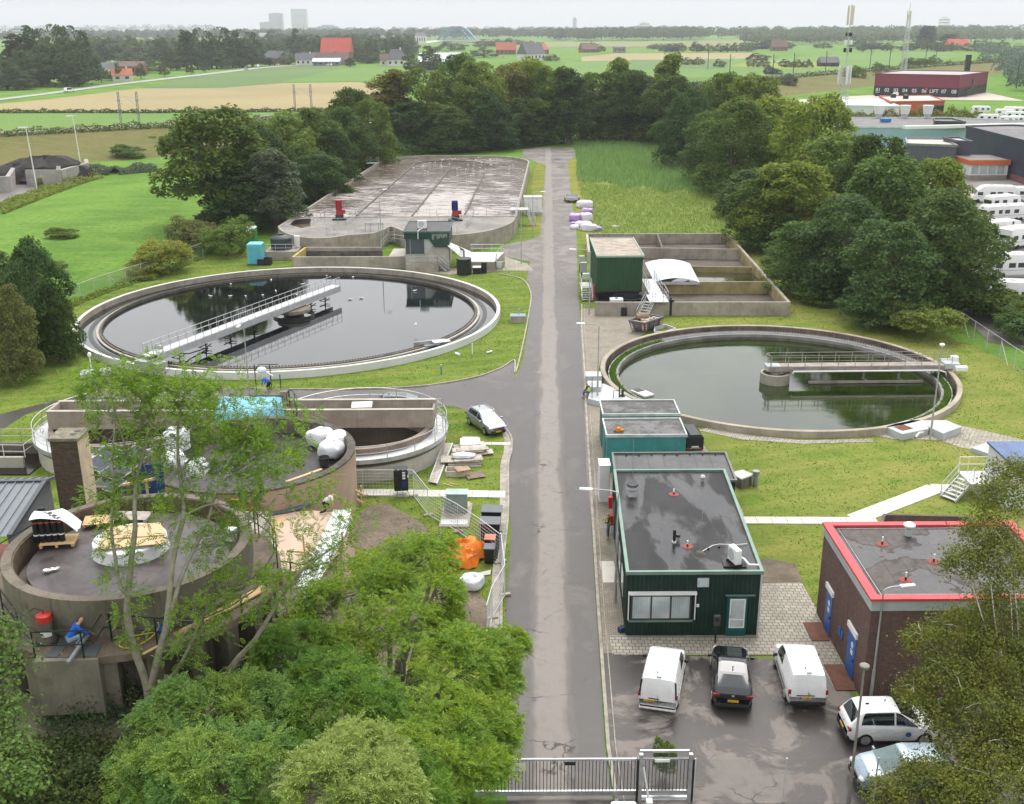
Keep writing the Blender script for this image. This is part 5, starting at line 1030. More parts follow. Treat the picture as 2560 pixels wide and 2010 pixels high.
MB().lt([(.34,0),(.36,.08),(.32,.2),(.25,.35),(.27,.8),(.25,.85)],o,20).B('drum',M('vacuum_grey',(.12,.105,.09),.6,.2,var=.3,dt=.4),vc,True);MB().lt([(.27,.85),(.28,.9),(.26,1.1),(.1,1.14),(0,1.14)],o,20).B('head',M('vacuum_red',(.5,.04,.03),.4,var=.12),vc,True)
MB().tb([o+Z_(1.14),o+V3(.02,-.05,1.3),o+V3(-.3,0,1.36),o+V3(-.5,.05,1.2)],.02,5).B('handle',BP_,vc);mb=MB();mb.add([o+Ve((.05+.27*sin(a),-.32*cos(a),z))for a in(-.5,0,.5,1)for z in(.35,.56)],[(0,2,3,1),(2,4,5,3),(4,6,7,5)]);st=mb.B('sticker',WH_,vc);MB().cy(o+V3(-.02,-.325,.46),o+V3(-.02,-.335,.46),.055,n=10).B('emblem',M('emblem_green',(.02,.12,.07),.5),st)
MB().ob(o+Z_(.06),(.75,.6,.06),.2).B('trolley',SD_,vc)
pp=th_('plastic_pipe','grey drain pipe with orange end resting on the gallery edge by the crouching worker','pipe',G('d6',590,1180,GZ+.2));a,b=G('d6',515,1275,GZ+.12),G('d6',668,1060,GZ+.35);MB().cy(a,b,.075,n=14).B('pipe',M('pvc_grey',(.22,.235,.245),.4,var=.08),pp,True);MB().cy(b,b+(b-a).normalized()*.18,.085,n=14).B('collar',M('pvc_orange',(.4,.13,.05),.5,var=.1),pp,True)
bt=th_('gas_torch','blue canister with yellow hose standing on the gallery','canister',G('d6',1218,1040,GZ));o=bt.location;MB().lt([(.13,0),(.14,.1),(.13,.28),(.06,.36),(.05,.44),(0,.45)],o,16).B('canister',M('canister_blue',(.02,.09,.33),.4,var=.1),bt,True)
hp=[G('d6',x,y,GZ+z)for x,y,z in((1205,965,.7),(1210,1000,.45),(1165,1065,.06),(1080,1125,.06),(985,1160,.06),(915,1145,.06),(915,1110,.06),(975,1078,.06),(1120,1048,.06),(1280,1018,.06))];MB().tb(smp(hp,5),.024,6).B('hose',M('yellow_hose',(.62,.47,.06),.5,var=.06),bt,True)
for k,(a,b,w,nm)in en((((1330,1060),(2010,690),.22,'long pale plank along the outer edge of the gallery'),((1480,1005),(1990,725),.2,'wide pale plank lying on the gallery nearest the wall'),((1090,1205),(1245,1125),.09,'short batten sticking out over the gallery edge'),((1390,1020),(1760,860),.12,'narrow batten on top of the gallery planks'))):
 a,b=G('d6',a[0],a[1],GZ+.03+.06*k),G('d6',b[0],b[1],GZ+.03+.06*k);t=th_('wooden_plank',nm,'plank',(a+b)/2,0,'planks on the gallery');MB().be(a,b,w,.05).B('board',WD_,t)
T2C=(-16.9,65.35);T2R=6.65
t2=th_('round_tank','round rendered tank with sunken dark roof and mossy rim in the old plant','tank',(T2C[0],T2C[1],0))
MB().ring(T2C,T2R-.45,T2R,0,4,96).B('wall',M('brown_render',(.36,.27,.2),.9,var=.12,scale=.6,bmp=.2,dt=.2,dc=(.2,.14,.1),stk=.3),t2);MB().ring(T2C,T2R-.47,T2R+.03,3.95,4.06,96).B('rim',M('mossy_rim',(.105,.095,.075),.95,var=.4,scale=2,bmp=.5,dt=.5,dc=(.035,.03,.022)),t2);MB().ring(T2C,T2R-.52,T2R-.452,2.7,3.97,96).B('inner_face',CD_,t2)
MB().lt([(0,3.05),(T2R-.5,3)],(T2C[0],T2C[1],0),64).B('roof',M('black_roof',(.036,.03,.03),.42,var=.4,scale=.7,fine=6,bmp=.3,dt=.4,dc=(.075,.062,.058)),t2)
def bag(name,lbl,c,s,sd_s,mat,cat='bag',grp=None):
 t=th_(name,lbl,cat,c,0,grp);MB().bl((c[0],c[1],c[2]+s[2]*.8),s,16,.15,sd_s,-s[2]*.8,.62,sd_s).B('sack',mat,t,True,subs=1);p=Ve(c)+V3(s[0]*.3,0,s[2]*1.6);MB().bl(p,(s[0]*.25,s[1]*.2,s[2]*.35),8,.3,sd_s+1).B('knot',mat,t,True);return t
BAGW=M('white_sack',(.66,.67,.68),.55,var=.06,scale=3,fine=7,bmp=.8,bds=.08)
for k,(x,y,nm)in en(((625,590,'big white sack with blue tie at the back of the round tank roof'),(760,620,'big white sack leaning on the rim of the round tank'),(710,690,'big white sack in front of the other two on the round tank roof'))):bag('rubble_sack',nm,G('d5',x,y,3.05),(.95-.05*k,.8,.62),k+4,BAGW,'sack','white sacks on the round tank roof')
t=th_('mortar_bucket','black mortar bucket on the rim side of the round tank roof','bucket',G('d5',655,760,3.05));o=t.location;MB().lt([(0,.02),(.27,0),(.36,.62),(.39,.62),(.37,.58),(.25,.05)],o,18).B('shell',M('bucket_grey',(.05,.055,.055),.5,var=.2),t,True)
a,b=G('d5',355,885,4.08),G('d5',635,785,4.08);t=th_('wooden_plank','pale plank lying on the rim of the round tank','plank',(a+b)/2);MB().be(a,b,.2,.05).B('board',WD_,t)
MB_=th_('roof_outlet','small round roof outlet on the dark round tank roof','outlet',G('d5',465,750,3.05));o=MB_.location;MB().cy(o,o+Z_(.06),.3,n=14).B('flange',BP_,MB_);MB().cy(o+Z_(.06),o+Z_(.22),.12,n=12).B('pipe',M('cream_pvc',(.5,.42,.36),.5,var=.1),MB_)
tr=th_('timber_guard','new timber guard rails leaning on the round tank above the earth','guard rail',G('d5',850,1020,0));mb=MB()
def g5(x,y,z):return G('d5',x,y,z)
mb.be(g5(768,1000,.3),g5(768,830,2.3),.1,.1);mb.be(g5(940,1060,0),g5(940,915,1.4),.1,.1);mb.be(g5(705,850,2.2),g5(960,985,1),.1,.12);mb.be(g5(720,925,1.4),g5(955,1050,.3),.1,.12);mb.B('rails',WD_,tr)
for k,(c,nm)in en((((-11.3,75.6),'round concrete clarifier with pale ring walkway right under the trough'),((-29,76.4),'round concrete clarifier behind the chimney at the left end of the trough'))):
 t=th_('clarifier',nm,'tank',(c[0],c[1],0));a0,a1=(-PI*.8,PI*1.08)if k==0 else(0,2*PI)
 MB().ring(c,5.05,5.4,0,2.2,72).B('wall',M('brown_concrete_wall',(.27,.215,.17),.9,var=.2,scale=.6,bmp=.3,dt=.4,stk=.5),t);MB().ring(c,5.75,6.25,0,1.15,72).B('outer_base',CP_,t)
 MB().lt([(0,.25),(5.1,.25)],(c[0],c[1],0),48).B('water',W_DARK,t);MB().ring(c,5.42,6.5,1.62,1.7,72,a0,a1).B('walkway',GP_,t)
 MB().ring(c,6.5,6.53,1.5,1.82,72,a0,a1).B('walkway_edge',GV_,t);rlg('railing',arc3(c,6.45,1.7,a0,a1,60),GV_,t,1.1,2.2,.03)
tg=th_('concrete_trough','long concrete channel on top of both clarifiers, stained and open above','channel',(-20,75.8,2.2))
TRC=M('trough_concrete',(.34,.285,.235),.9,var=.18,scale=.6,fine=8,bmp=.3,dt=.35,dc=(.13,.1,.08),stk=.7)
for y in(74.7,76.95):MB().bx(-34,y-.14,2.2,-5.75,y+.14,3.55).B('side_wall',TRC,tg);MB().bx(-34.02,y-.17,3.55,-5.72,y+.17,3.6).B('coping',CP_,tg)
MB().bx(-34.1,74.85,2.2,-33.85,76.8,3.55).B('end_wall',TRC,tg);MB().bx(-34,74.84,2.2,-5.75,76.81,2.45).B('floor',CD_,tg);MB().bx(-5.9,74.84,2.46,-5.75,76.8,3.3).B('end_wall',TRC,tg)
mb=MB();[mb.bx(x-.2,74.9,0,x+.2,76.7,2.2)for x in(-33,-23,-18,-6.4)];mb.B('pier',CN_,tg)
p=G('d5',945,300,3.6);t=th_('white_plate','white board lying across the trough','board',p);MB().ob(p+V3(0,.2,.08),(1.5,1.1,.06),.08,.05).B('board',WH_,t)
ld=th_('steel_ladder','steel ladder at the right end of the trough','ladder',G('d5',1515,520,1.7));mb=MB();o=V3(-5.55,74.9,1.7)
for dx in(0,.45):mb.be(o+V3(dx,0,0),o+V3(dx,0,2.9),.06)
for k in rn(9):mb.be(o+Z_(.2+k*.3),o+V3(.45,0,.2+k*.3),.035)
mb.B('rails_and_rungs',GV_,ld)
tw=th_('distribution_tower','brown concrete distribution tower covered with a blue tarpaulin between the clarifiers','tower',(-18,72.5,0));q=[G('d5',-190,355,4.2),G('d5',0,375,4.2),G('d5',320,290,4.2),G('d5',310,225,4.2),G('d5',0,220,4.2),G('d5',-170,225,4.2)]
MB().pr([(p.x,p.y)for p in q],0,4).B('walls',M('brown_concrete_wall'),tw);mb=MB();r_=random.Random(4);c0_=sum(q,Ve())/6;vs=[(c0_.x,c0_.y,4.5)]
for i in rn(36):
 u=i/6;a,b=q[int(u)%6],q[(int(u)+1)%6];p=a+(b-a)*(u-int(u));m_=c0_+(p-c0_)*.55;o_=c0_+(p-c0_)*1.04;vs+=[(m_.x,m_.y,4.4+r_.uniform(-.06,.06)),(o_.x,o_.y,4.15+r_.uniform(-.05,.05)),(o_.x+r_.uniform(-.1,.1),o_.y-.05,3.35+r_.uniform(-.2,.2))]
fs=[]
for i in rn(36):
 a=1+3*i;b=1+3*((i+1)%36);fs+=[(0,a,b),(a,a+1,b+1,b),(a+1,a+2,b+2,b+1)]
mb.add(vs,fs);mb.B('tarpaulin',M('blue_tarp',(.17,.46,.62),.45,var=.12,scale=1.5,fine=6,bmp=.7,bds=.06),tw,True,angle=0)
pt=MB().cy(G('d5',340,240,4)-Z_(4),G('d5',340,180,4.4),.28,n=10);pt.B('column',M('brown_concrete_wall'),tw)
gr=th_('green_railing','curved dark green railing on top of the round tank stair','railing',G('d5',400,300,4));rlg('rails',[G('d5',x,y,4)for x,y in((290,440),(425,450),(450,375),(440,320),(405,280),(370,310))],GREENRAIL,gr,1.1,1.3)
CY_=48;cz=PY('d4',490,560,CY_).z
cm=th_('brick_chimney','square dark brick chimney with mossy cap and two square flues','chimney',(PY('d4',500,600,CY_).x,CY_,0))
a=PY('d4',385,570,CY_);b=PY('d4',598,572,CY_);wx=b.x-a.x;dy_=wx*1.05;x0_=a.x;MBr=bricks('chimney_brick',(.12,.085,.058),(.072,.052,.037),(.05,.043,.035),.23,.085,.5)
MB().bx(x0_,CY_,0,x0_+wx,CY_+dy_,a.z).B('shaft',MBr,cm);MB().bx(x0_+wx,CY_-0,0,x0_+wx+.03,CY_+dy_,a.z-.01).B('rendered_side',M('chimney_render',(.5,.4,.28),.9,var=.14,scale=1.2,fine=8,bmp=.5,dt=.25,dc=(.2,.15,.1)),cm)
MB().bx(x0_-.07,CY_-.07,a.z,x0_+wx+.09,CY_+dy_+.07,a.z+.16).B('cap',M('mossy_cap',(.22,.195,.145),.95,var=.3,scale=3,fine=14,bmp=.6,dt=.4),cm,bv=.02)
MB().bx(x0_+.62*wx,CY_+.28*dy_,a.z+.15,x0_+.82*wx,CY_+.45*dy_,a.z+.17).bx(x0_+.66*wx,CY_+.6*dy_,a.z+.15,x0_+.86*wx,CY_+.77*dy_,a.z+.17).B('flue',BP_,cm)
mh=th_('metal_roof_building','building with grey standing seam roof and grey gable at the left edge','building',(-24,50,0));RY=50.5
r1=PY('d4',340,882,RY);ez=r1.z;r0=V3(r1.x-9,RY-.3,ez);e1_=PY('d4',65,1308,44.5);e0=e1_+V3(-9,-.3,0);u1=PY('d4',420,848,54.6);u0=u1+V3(-9,-.3,0)
MET=M('grey_zinc',(.19,.205,.22),.4,.35,var=.08,scale=.6,bmp=.03)
mb=MB();mb.add([r0,r1,e1_,e0],[(0,3,2,1)]);mb.add([r0,r1,u1,u0],[(0,1,2,3)])
for k in rn(20):
 s=k/20*9;mb.be(r1-V3(s,.03*s,-.03),e1_-V3(s,.03*s,-.03),.05,.07);mb.be(r1-V3(s,.03*s,-.03),u1-V3(s,.03*s,-.03),.05,.07)
mb.B('roof',MET,mh);MB().be(r1+V3(.05,0,.02),e1_+V3(.05,0,.02),.22,.14).be(r1+V3(.05,0,.02),u1+V3(.05,0,.02),.22,.14).be(r1+Z_(.06),r0+Z_(.06),.2,.08).B('ridge_trim',M('dark_zinc',(.08,.088,.098),.45,.3,var=.1),mh)
mb=MB();w1=r1-V3(.15,0,.1);w2=e1_-V3(.15,-.2,.1);w3=u1-V3(.15,.2,.1);mb.add([w1,w2,(w2.x,w2.y,3),(w3.x,w3.y,3),w3],[(0,1,2,3,4)]);mb.B('gable',M('gable_grey',(.2,.205,.215),.7,var=.08),mh);MB().bx(w2.x-8.5,w2.y+.1,0,w2.x-.02,w3.y-.1,3).B('walls',M('red_brown_wall',(.2,.075,.06),.8,var=.2),mh)
MB().ob(PY('d4',320,1097,47.6),(.3,.12,.12)).B('wall_lamp',SD_,mh)
rl2=th_('handrail','dark green handrail rising past the grey gable to the digester','railing',PY('d6',0,365,43));MB().tb([PY('d6',-20,375,43.6),PY('d6',105,300,43.2),PY('d6',270,208,42.8)],.03,6).B('rail',GREENRAIL,rl2)
lb=th_('low_basin','low dark concrete basin with pale railings at the left edge','basin',G('d4',100,700,0));MB().pr(G2('d4',[(-300,580),(345,580),(345,640),(210,745),(-300,745)],.9),0,.1).B('floor',W_DARK,lb);MB().wa(G2('d4',[(-300,582),(345,582)],.9),.25,0,.9).B('wall',CD_,lb);MB().wa(G2('d4',[(-300,690),(180,690)],.9),.25,0,.9).B('wall',CP_,lb)
rlg('railing',[G('d4',x,y,.9)for x,y in((-300,690),(190,700),(345,590))],WH_,lb,1,1.6,.03);rlg('railing',[G('d4',x,y,.9)for x,y in((-300,580),(350,575))],GV_,lb,1.05,1.5,.025)
PV=M('solar_cell',(.035,.045,.06),.15,.1,var=.2,scale=2)
for k,(x,y)in en(((840,665),(1060,670),(770,745),(990,740),(900,810),(850,895))):
 p=PY('d4',x,y,56.5-.8*k);t=th_('solar_panel',('dark solar panel behind the chimney, back row left','dark solar panel in the back row under the ash branches','dark solar panel touching the chimney side','dark solar panel in the middle row beside the blue sheet','dark solar panel in the front row','dark solar panel lowest behind the digester rim')[k],'solar panel',p,0,'solar panels behind the digester')
 Mx=MT_(p)@RZ_(R(-38))@Matrix.Rotation(R(16),4,'X');MB().bx(-.85,-.5,0,.85,.5,.03,Mx).B('cells',PV,t);mb=MB();[mb.bx(*b,Mx)for b in((-.88,-.53,-.01,.88,-.5,.04),(-.88,.5,-.01,.88,.53,.04),(-.88,-.5,-.01,-.85,.5,.04),(.85,-.5,-.01,.88,.5,.04))];mb.B('frame',GP_,t);MB().bx(-.6,-.45,-p.z,.6,.45,-.05,MT_(p)).B('support',CD_,t)
for k,(x,y,Y,s,nm)in en(((1380,600,55,(.7,.6,.75),'tall white sack half hidden by the ash branches'),(1350,710,53.5,(.75,.6,.4),'flat white sack below the tall white one'),(1530,790,51,(.6,.6,.5),'white sack beside the dark rail behind the digester'))):p=PY('d4',x,y,Y);bag('rubble_sack',nm,(p.x,p.y,p.z-.3),s,20+k,BAGW,'sack')
sb=th_('service_block','stepped brown concrete service block between the digester and the round tank','building',(-17,53,0))
MB().bx(-24.5,50.2,0,-14.2,57.5,3.4).B('lower_roof',M('brown_concrete_wall'),sb);MB().bx(-15.8,47.8,0,-13.2,53.5,5).B('upper_block',CN_,sb);MB().bx(-19.5,49.4,0,-15.85,53,4.6).B('middle_block',CN_,sb)
p=PY('d4',1180,860,51);t=th_('blue_sheet','dark blue sheet standing behind the digester rim','sheet',p);MB().ob(p,(1.2,.06,1.6),.3).B('panel',M('sheet_blue',(.02,.05,.16),.5,var=.15),t);a,b=PY('d4',950,910,49.5),PY('d4',1200,860,50.5);t=th_('timber_guard','pale timber guard rail behind the digester rim','guard rail',(a+b)/2);mb=MB();mb.be(a,b,.1,.12);m_=PY('d4',1135,880,50.3);mb.be(m_,m_-Z_(1),.1,.1);mb.B('rail',WD_,t)
p=PY('d4',1875,1060,45.2);t=th_('orange_sheet','orange and white folded sheet at the right back of the digester rim','sheet',p);MB().ob(p,(.95,.08,.7),-.2,.5).B('panel',M('sheet_orange',(.7,.2,.03),.5,var=.1),t);MB().ob(p+V3(.1,-.12,-.5),(.8,.06,.5),-.2,.3).B('lower_panel',WH_,t)
td=th_('cellar_roof','tan plywood covered cellar roof with brown felt edge in front of the round tank','roof',G('d7',450,450,2.2));z_=2.4
dp=[G('d7',x,y,z_)for x,y in((150,300),(360,255),(560,235),(690,250),(860,240),(880,330),(800,560),(700,640),(330,730),(290,640))]
MB().pr([(p.x,p.y)for p in dp],0,z_).B('deck',M('tan_sheeting',(.5,.375,.285),.8,var=.07,scale=.5,fine=5,bmp=.2,dt=.15,dc=(.3,.2,.13)),td)
MB().tb(smp([G('d7',x,y,z_+.1)for x,y in((240,265),(380,240),(480,210),(580,170))],4),.12,6).B('felt_roll_edge',M('bluegrey_felt',(.1,.12,.15),.6,var=.3,scale=4),td)
MB().pr([tuple(G('d7',x,y,z_+.03)[:2])for x,y in((160,290),(360,262),(300,400),(230,420))],z_,z_+.03).B('plywood',M('plywood'),td)
fl=th_('plastic_sheet','crumpled white plastic sheeting running down the right side of the tan roof','sheet',G('d7',700,400,z_));ed=[((720,235),(870,225)),((690,300),(865,300)),((665,380),(820,400)),((620,480),(770,520)),((560,580),(720,620)),((520,680),(640,740)),((440,800),(580,830)),((330,960),(500,960)),((215,1080),(400,1080)),((225,1160),(330,1180))]
r_=random.Random(8);vs=[]
for(l,q)in ed:
 for j in rn(6):
  u=j/5;zz=z_+.1+r_.uniform(0,.28);k=ed.index((l,q));zz=zz if k<6 else zz+(k-5)*.35;vs.append(G('d7',l[0]+(q[0]-l[0])*u+r_.uniform(-8,8),l[1]+(q[1]-l[1])*u+r_.uniform(-8,8),zz))
MB().add(vs,[(i*6+j,(i+1)*6+j,(i+1)*6+j+1,i*6+j+1)for i in rn(len(ed)-1)for j in rn(5)]).B('sheet',M('white_film',(.64,.66,.68),.4,var=.06,scale=2,fine=6,bmp=.6,bds=.06),fl,True,angle=30)
mb=MB()
for x,y in((500,560),(800,530),(790,600),(270,420)):p=G('d7',x,y,z_);mb.be(p,p+Z_(1),.1,.1)
mb.be(G('d7',365,550,z_+.8),G('d7',500,560,z_+.8),.08,.1);mb.be(G('d7',640,700,z_+.5),G('d7',800,540,z_+.6),.1,.1);td2=th_('timber_guard','timber guard posts along the front of the tan roof','guard rail',G('d7',500,560,z_));mb.B('posts',WD_,td2)
gp=th_('green_railing','dark green railing with tall post between the tan roof and the gallery','railing',G('d7',400,780,4));mb=MB();p=PY('d7',400,960,42);q=PY('d7',390,630,42.6);mb.cy(p,q,.035,n=6);mb.tb([PY('d7',120,610,43.5),PY('d7',390,640,42.6),PY('d7',500,660,42.2)],.03,5);mb.tb([PY('d7',230,720,43),PY('d7',395,722,42.5)],.03,5);mb.B('rails',GREENRAIL,gp)
pb=th_('paint_bucket','white bucket on the concrete below the tan roof','bucket',PY('d7',115,640,44));o=pb.location;MB().cy(o-Z_(.3),o+Z_(.3),.3,n=14).B('pail',WP_,pb,True)
#  vehicles
TYRE=M('tyre_rubber',(.015,.015,.016),.85,var=.2,bmp=0);RIM=M('alloy_rim',(.45,.46,.47),.35,.8,var=.1,bmp=0);CGL=glass('car_glass',(.012,.016,.018));WSG=glass('windscreen_glass',(.1,.15,.15),.05)
LRED=M('tail_light_red',(.3,.012,.02),.15,var=.15,bmp=0,obj=True);LCLR=M('lamp_clear',(.65,.67,.68),.1,var=.1,bmp=0,obj=True);PLATE=M('plate_yellow',(.72,.4,.02),.45,var=.04,bmp=0,obj=True);PINK=M('plate_ink',(.02,.02,.02),.6,bmp=0);PBLUE=M('plate_blue',(.02,.06,.3),.5,bmp=0)
TRIMB=M('bumper_black',(.022,.023,.025),.6,var=.15,obj=True,bmp=.03)
def text(s,size,mat,pa,Mx,name='lettering'):
 cu=bpy.data.curves.new(name,'FONT');cu.body=s;cu.size=size;cu.align_x='CENTER';cu.align_y='CENTER';cu.extrude=.002
 tmp=bpy.data.objects.new('tmp_text',cu);COL.objects.link(tmp);bpy.context.view_layer.update()
 me=bpy.data.meshes.new_from_object(tmp.evaluated_get(bpy.context.evaluated_depsgraph_get()));bpy.data.objects.remove(tmp)
 o=mesh_obj(name,me,mat,pa);o.matrix_local=Mx;return o
class Car:
 """body lofted along its length from belt, roof and plan curves; glass and lamps are patches of the same surface"""
 def __init__(s,L,W,roof,belt,plan,wroof=.76,sill=.22,sec=30):
  s.L,s.W,s.roof,s.belt,s.plan,s.wr,s.sill,s.sec=L,W,roof,belt,plan,wroof,sill,sec;s.H=max(z for y,z in roof)
 def ip(s,pts,y):
  xs=[p[0]for p in pts];ys=[p[1]for p in pts];return float(np.interp(y,xs,ys))
 def section(s,y):
  w=s.ip(s.plan,y);zb=s.ip(s.belt,y);zr=max(s.ip(s.roof,y),zb+.012);h=max(0,min(1,(zr-zb)/max(.1,s.H-.95)))
  e=min(1,(s.L/2-abs(y))/.25);zs=s.sill+.14*(1-max(0,e))
  wt=w*(.93*(1-h)+s.wr/(s.W/2)*h)
  return[(w*.9,zs),(w*.985,zs+.14),(w*1,zs+.34),(w*.995,zb-.14),(w*.965,zb-.015),(w*.945,zb+.015),(w*.945+(wt-w*.945)*.85,zb+(zr-zb)*.8),(wt*.93,zb+(zr-zb)*.965),(wt*.6,zr-.008*h),(0,zr)]
 def pt(s,y,k):
  S=s.section(y);i=min(int(k),len(S)-2);f=k-i;return Ve((S[i][0]*(1-f)+S[i+1][0]*f,y,S[i][1]*(1-f)+S[i+1][1]*f))
 def ys(s):
  a=sorted(set([-s.L/2+s.L*i/s.sec for i in rn(s.sec+1)]+[p[0]for c in(s.roof,s.belt,s.plan)for p in c if abs(p[0])<=s.L/2]));o=[a[0]]
  for y in a[1:]:
   if y-o[-1]>.03:o.append(y)
  return o
 def body(s):
  mb=MB();Y=s.ys();n=19;vs=[]
  for y in Y:
   S=s.section(y);vs+=[(-p[0],y,p[1])for p in S]+[(p[0],y,p[1])for p in S[-2::-1]]
  fs=[(i*n+j,(i+1)*n+j,(i+1)*n+j+1,i*n+j+1)for i in rn(len(Y)-1)for j in rn(n-1)]+[(i*n,i*n+n-1,(i+1)*n+n-1,(i+1)*n)for i in rn(len(Y)-1)]
  fs+=[tuple(rn(n)),tuple(rn((len(Y)-1)*n+n-1,(len(Y)-1)*n-1,-1))];return mb.add(vs,fs)
 def patch(s,mb,y0,y1,k0,k1,side=1,off=.008,nu=8,nv=4,y0b=None,y1b=None):
  vs=[]
  for i in rn(nu+1):
   for j in rn(nv+1):
    u=i/nu;v=j/nv;a=y0+((y0b if y0b is not None else y0)-y0)*v;b=y1+((y1b if y1b is not None else y1)-y1)*v;y=a+(b-a)*u;k=k0+(k1-k0)*v
    p=s.pt(y,k);q=s.pt(y,min(8.99,k+.05));r=s.pt(y+.01,k);t1=q-p;t2=r-p;nn=t2.cross(t1);nn=nn.normalized()if nn.length>1e-12 else Z_(1)
    if nn.x<-.05 or(abs(nn.x)<=.05 and nn.z<0):nn=-nn
    p=p+nn*off;vs.append((p.x*side,p.y,p.z))
  return mb.add(vs,[(i*(nv+1)+j,(i+1)*(nv+1)+j,(i+1)*(nv+1)+j+1,i*(nv+1)+j+1)for i in rn(nu)for j in rn(nv)])
def whl(t,x,y,r=.32,w=.2,rim=RIM):
 s=1 if x>0 else-1;mb=MB();mb.cy((x-s*w,y,r),(x,y,r),r,n=24);o=mb.B('wheel',TYRE,t,True);mb=MB();mb.cy((x,y,r),(x+s*.012,y,r),r*.66,n=20)
 for k in rn(5):a=2*PI*k/5;mb.ob((x+s*.016,y+r*.36*cos(a),r+r*.36*sin(a)),(.02,.07,r*.55),0,a-PI/2)
 mb.B('rim',rim,o)
 MB().cy((x-s*w*.9,y,r*1.03),(x+s*.004-s*.02,y,r*1.03),r*1.13,n=24).B('wheel_arch',BP_,t)
def place(t,c,rz):t.location=(c[0],c[1],c[2]if len(c)>2 else .03);t.rotation_euler=(0,0,rz)
def plate(t,y,z,s,front=False,x=0,rx=0):
 d=1 if front else-1;MB_=MB();MB_.bx(x-.26,y-.012,z-.055,x+.26,y+.012,z+.055);o=MB_.B('number_plate',PLATE,t);MB().bx(x-.26,y-.014*1,z-.055,x-.215,y+.014,z+.055).B('blue_band',PBLUE,o)
 if s:text(s,.1,PINK,o,MT_((x+.02,y+d*.015,z))@RZ_(PI if front else 0)@Matrix.Rotation(PI/2,4,'X'))
def mirrors(t,c,y,z,mat,x=None):
 for s in(-1,1):x0=(x or c.W/2*.98);MB().ob((s*(x0+.1),y,z),(.2,.1,.15)).B('mirror',mat,t,bv=.03)
def van(name,lbl,pc,L,W,H,plate_s,dark_bumper,thin_lights,pxx=0):
 t=th_(name,lbl,'van');h=L/2
 c=Car(L,W,[(-h,.62),(-h+.035,1.02),(-h+.1,1.45),(-h+.19,H-.09),(-h+.36,H-.012),(0,H),(h-1.75,H-.05),(h-1.62,H-.11),(h-.98,1.14),(h-.5,1.05),(h-.15,.88),(h-.03,.72),(h,.6)],[(-h,.6),(-h+.03,.98),(-h+.2,1.08),(h-1.7,1.02),(h-.95,1),(h-.5,.93),(h-.15,.8),(h,.55)],[(-h,W*.455),(-h+.12,W*.485),(-h+.5,W*.5),(h-1,W*.5),(h-.45,W*.475),(h-.15,W*.4),(h,W*.28)],W*.5-.16)
 c.body().B('body',pc,t,True,angle=32)
 mb=MB();c.patch(mb,h-1.6,h-1.02,7.1,9,1);c.patch(mb,h-1.6,h-1.02,7.1,9,-1);mb.B('windscreen',CGL,t,True)
 for s in(-1,1):mb=MB();c.patch(mb,h-2.45,h-1.25,5.15,6.7,s,y1b=h-1.62);mb.B('side_window',CGL,t,True);MB().bx(s*W*.5-.008,-h+.75,.62,s*W*.5+.008,h-1.3,.7).B('side_trim',TRIMB if dark_bumper else pc,t)
 for s in(-1,1):
  mb=MB();mb.ob((s*(W*.5-.075),-h+.06,.88),(.13,.1,.36 if not thin_lights else .3));o=mb.B('tail_light',LRED,t,bv=.02);MB().ob((s*(W*.5-.08),-h+.01,.79),(.1,.03,.1)).B('lens',LCLR,o)
  if thin_lights:MB().be((s*(W*.5-.09),-h+.03,1.02),(s*(W*.5-.15),-h+.17,H-.18),.075,.05).B('pillar_trim',BP_,t)
  MB().bl((s*W*.36,h-.16,.74),(.17,.1,.08),8).B('headlight',LCLR,t,True)
 wz=.06;MB().bx(-.42+pxx,-h-.012,.76,.42+pxx if not thin_lights else .06+pxx,-h+.03,.8).B('handle_bar',BP_,t);plate(t,-h-.01,.66,plate_s,x=pxx*.8-0 if not thin_lights else-.42)
 MB().ob((.06,-h-.012,.87 if not thin_lights else .72),(.11,.02,.06)).B('emblem',RIM,t,bv=.01)
 MB().bx(-W*.44,-h-.035,.3,W*.44,-h+.1,.4 if not dark_bumper else .48).B('bumper',TRIMB if dark_bumper else BP_,t,bv=.02)
 if not dark_bumper:MB().bx(-W*.46,-h-.06,.22,W*.46,-h+.1,.34).B('bumper_shell',pc,t,bv=.03)
 MB().bx(-.12,-h+.22,H-.02,.12,-h+.27,H+.005).B('brake_light',BP_,t);MB().bx(-.006,-h-.002,.42,.006,-h+.002,1).B('door_joint',TRIMB,t)
 MB().bl((-.1,-h+.6,H+.01),(.03,.06,.05),8).B('antenna',TRIMB,t,True)
 for s in(-1,1):
  for y in(-h+.85,h-.86):whl(t,s*(W*.5-.005),y,.33)
 mirrors(t,c,h-1.42,1.05,BP_);return t,c
WPAINT=paint('white_car_paint',(.78,.78,.78),.22);BPAINT=paint('black_car_paint',(.006,.006,.007),.12);GPAINT=paint('grey_car_paint',(.33,.34,.36),.28,.6);LBPAINT=paint('pale_blue_car_paint',(.3,.38,.44),.25,.5);DGP=paint('dark_car_paint',(.03,.032,.036),.2,.3)
def ort(rear_l,rear_r,L,back=0):
 a,b=Ve(rear_l),Ve(rear_r);m=(a+b)/2;d=b-a;rz=math.atan2(d.y,d.x);u=Ve((-sin(rz),cos(rz)));return(m.x+u.x*(L/2+back),m.y+u.y*(L/2+back),.03),rz
t,_=van('delivery_van','white panel van with tall slim tail lights parked at the left of the yard',WPAINT,4.5,1.84,1.82,'V-70-NLJ',False,True)
place(t,*ort(G('e1',258,715,.35),G('e1',520,752,.35),4.5))
t,_=van('delivery_van','white panel van with black rear bumper parked at the right of the yard',WPAINT,4.45,1.84,1.86,'V-18-PKL',True,False,-.12)
place(t,*ort(G('e1',1275,700,.4),G('e1',1548,708,.4),4.45))
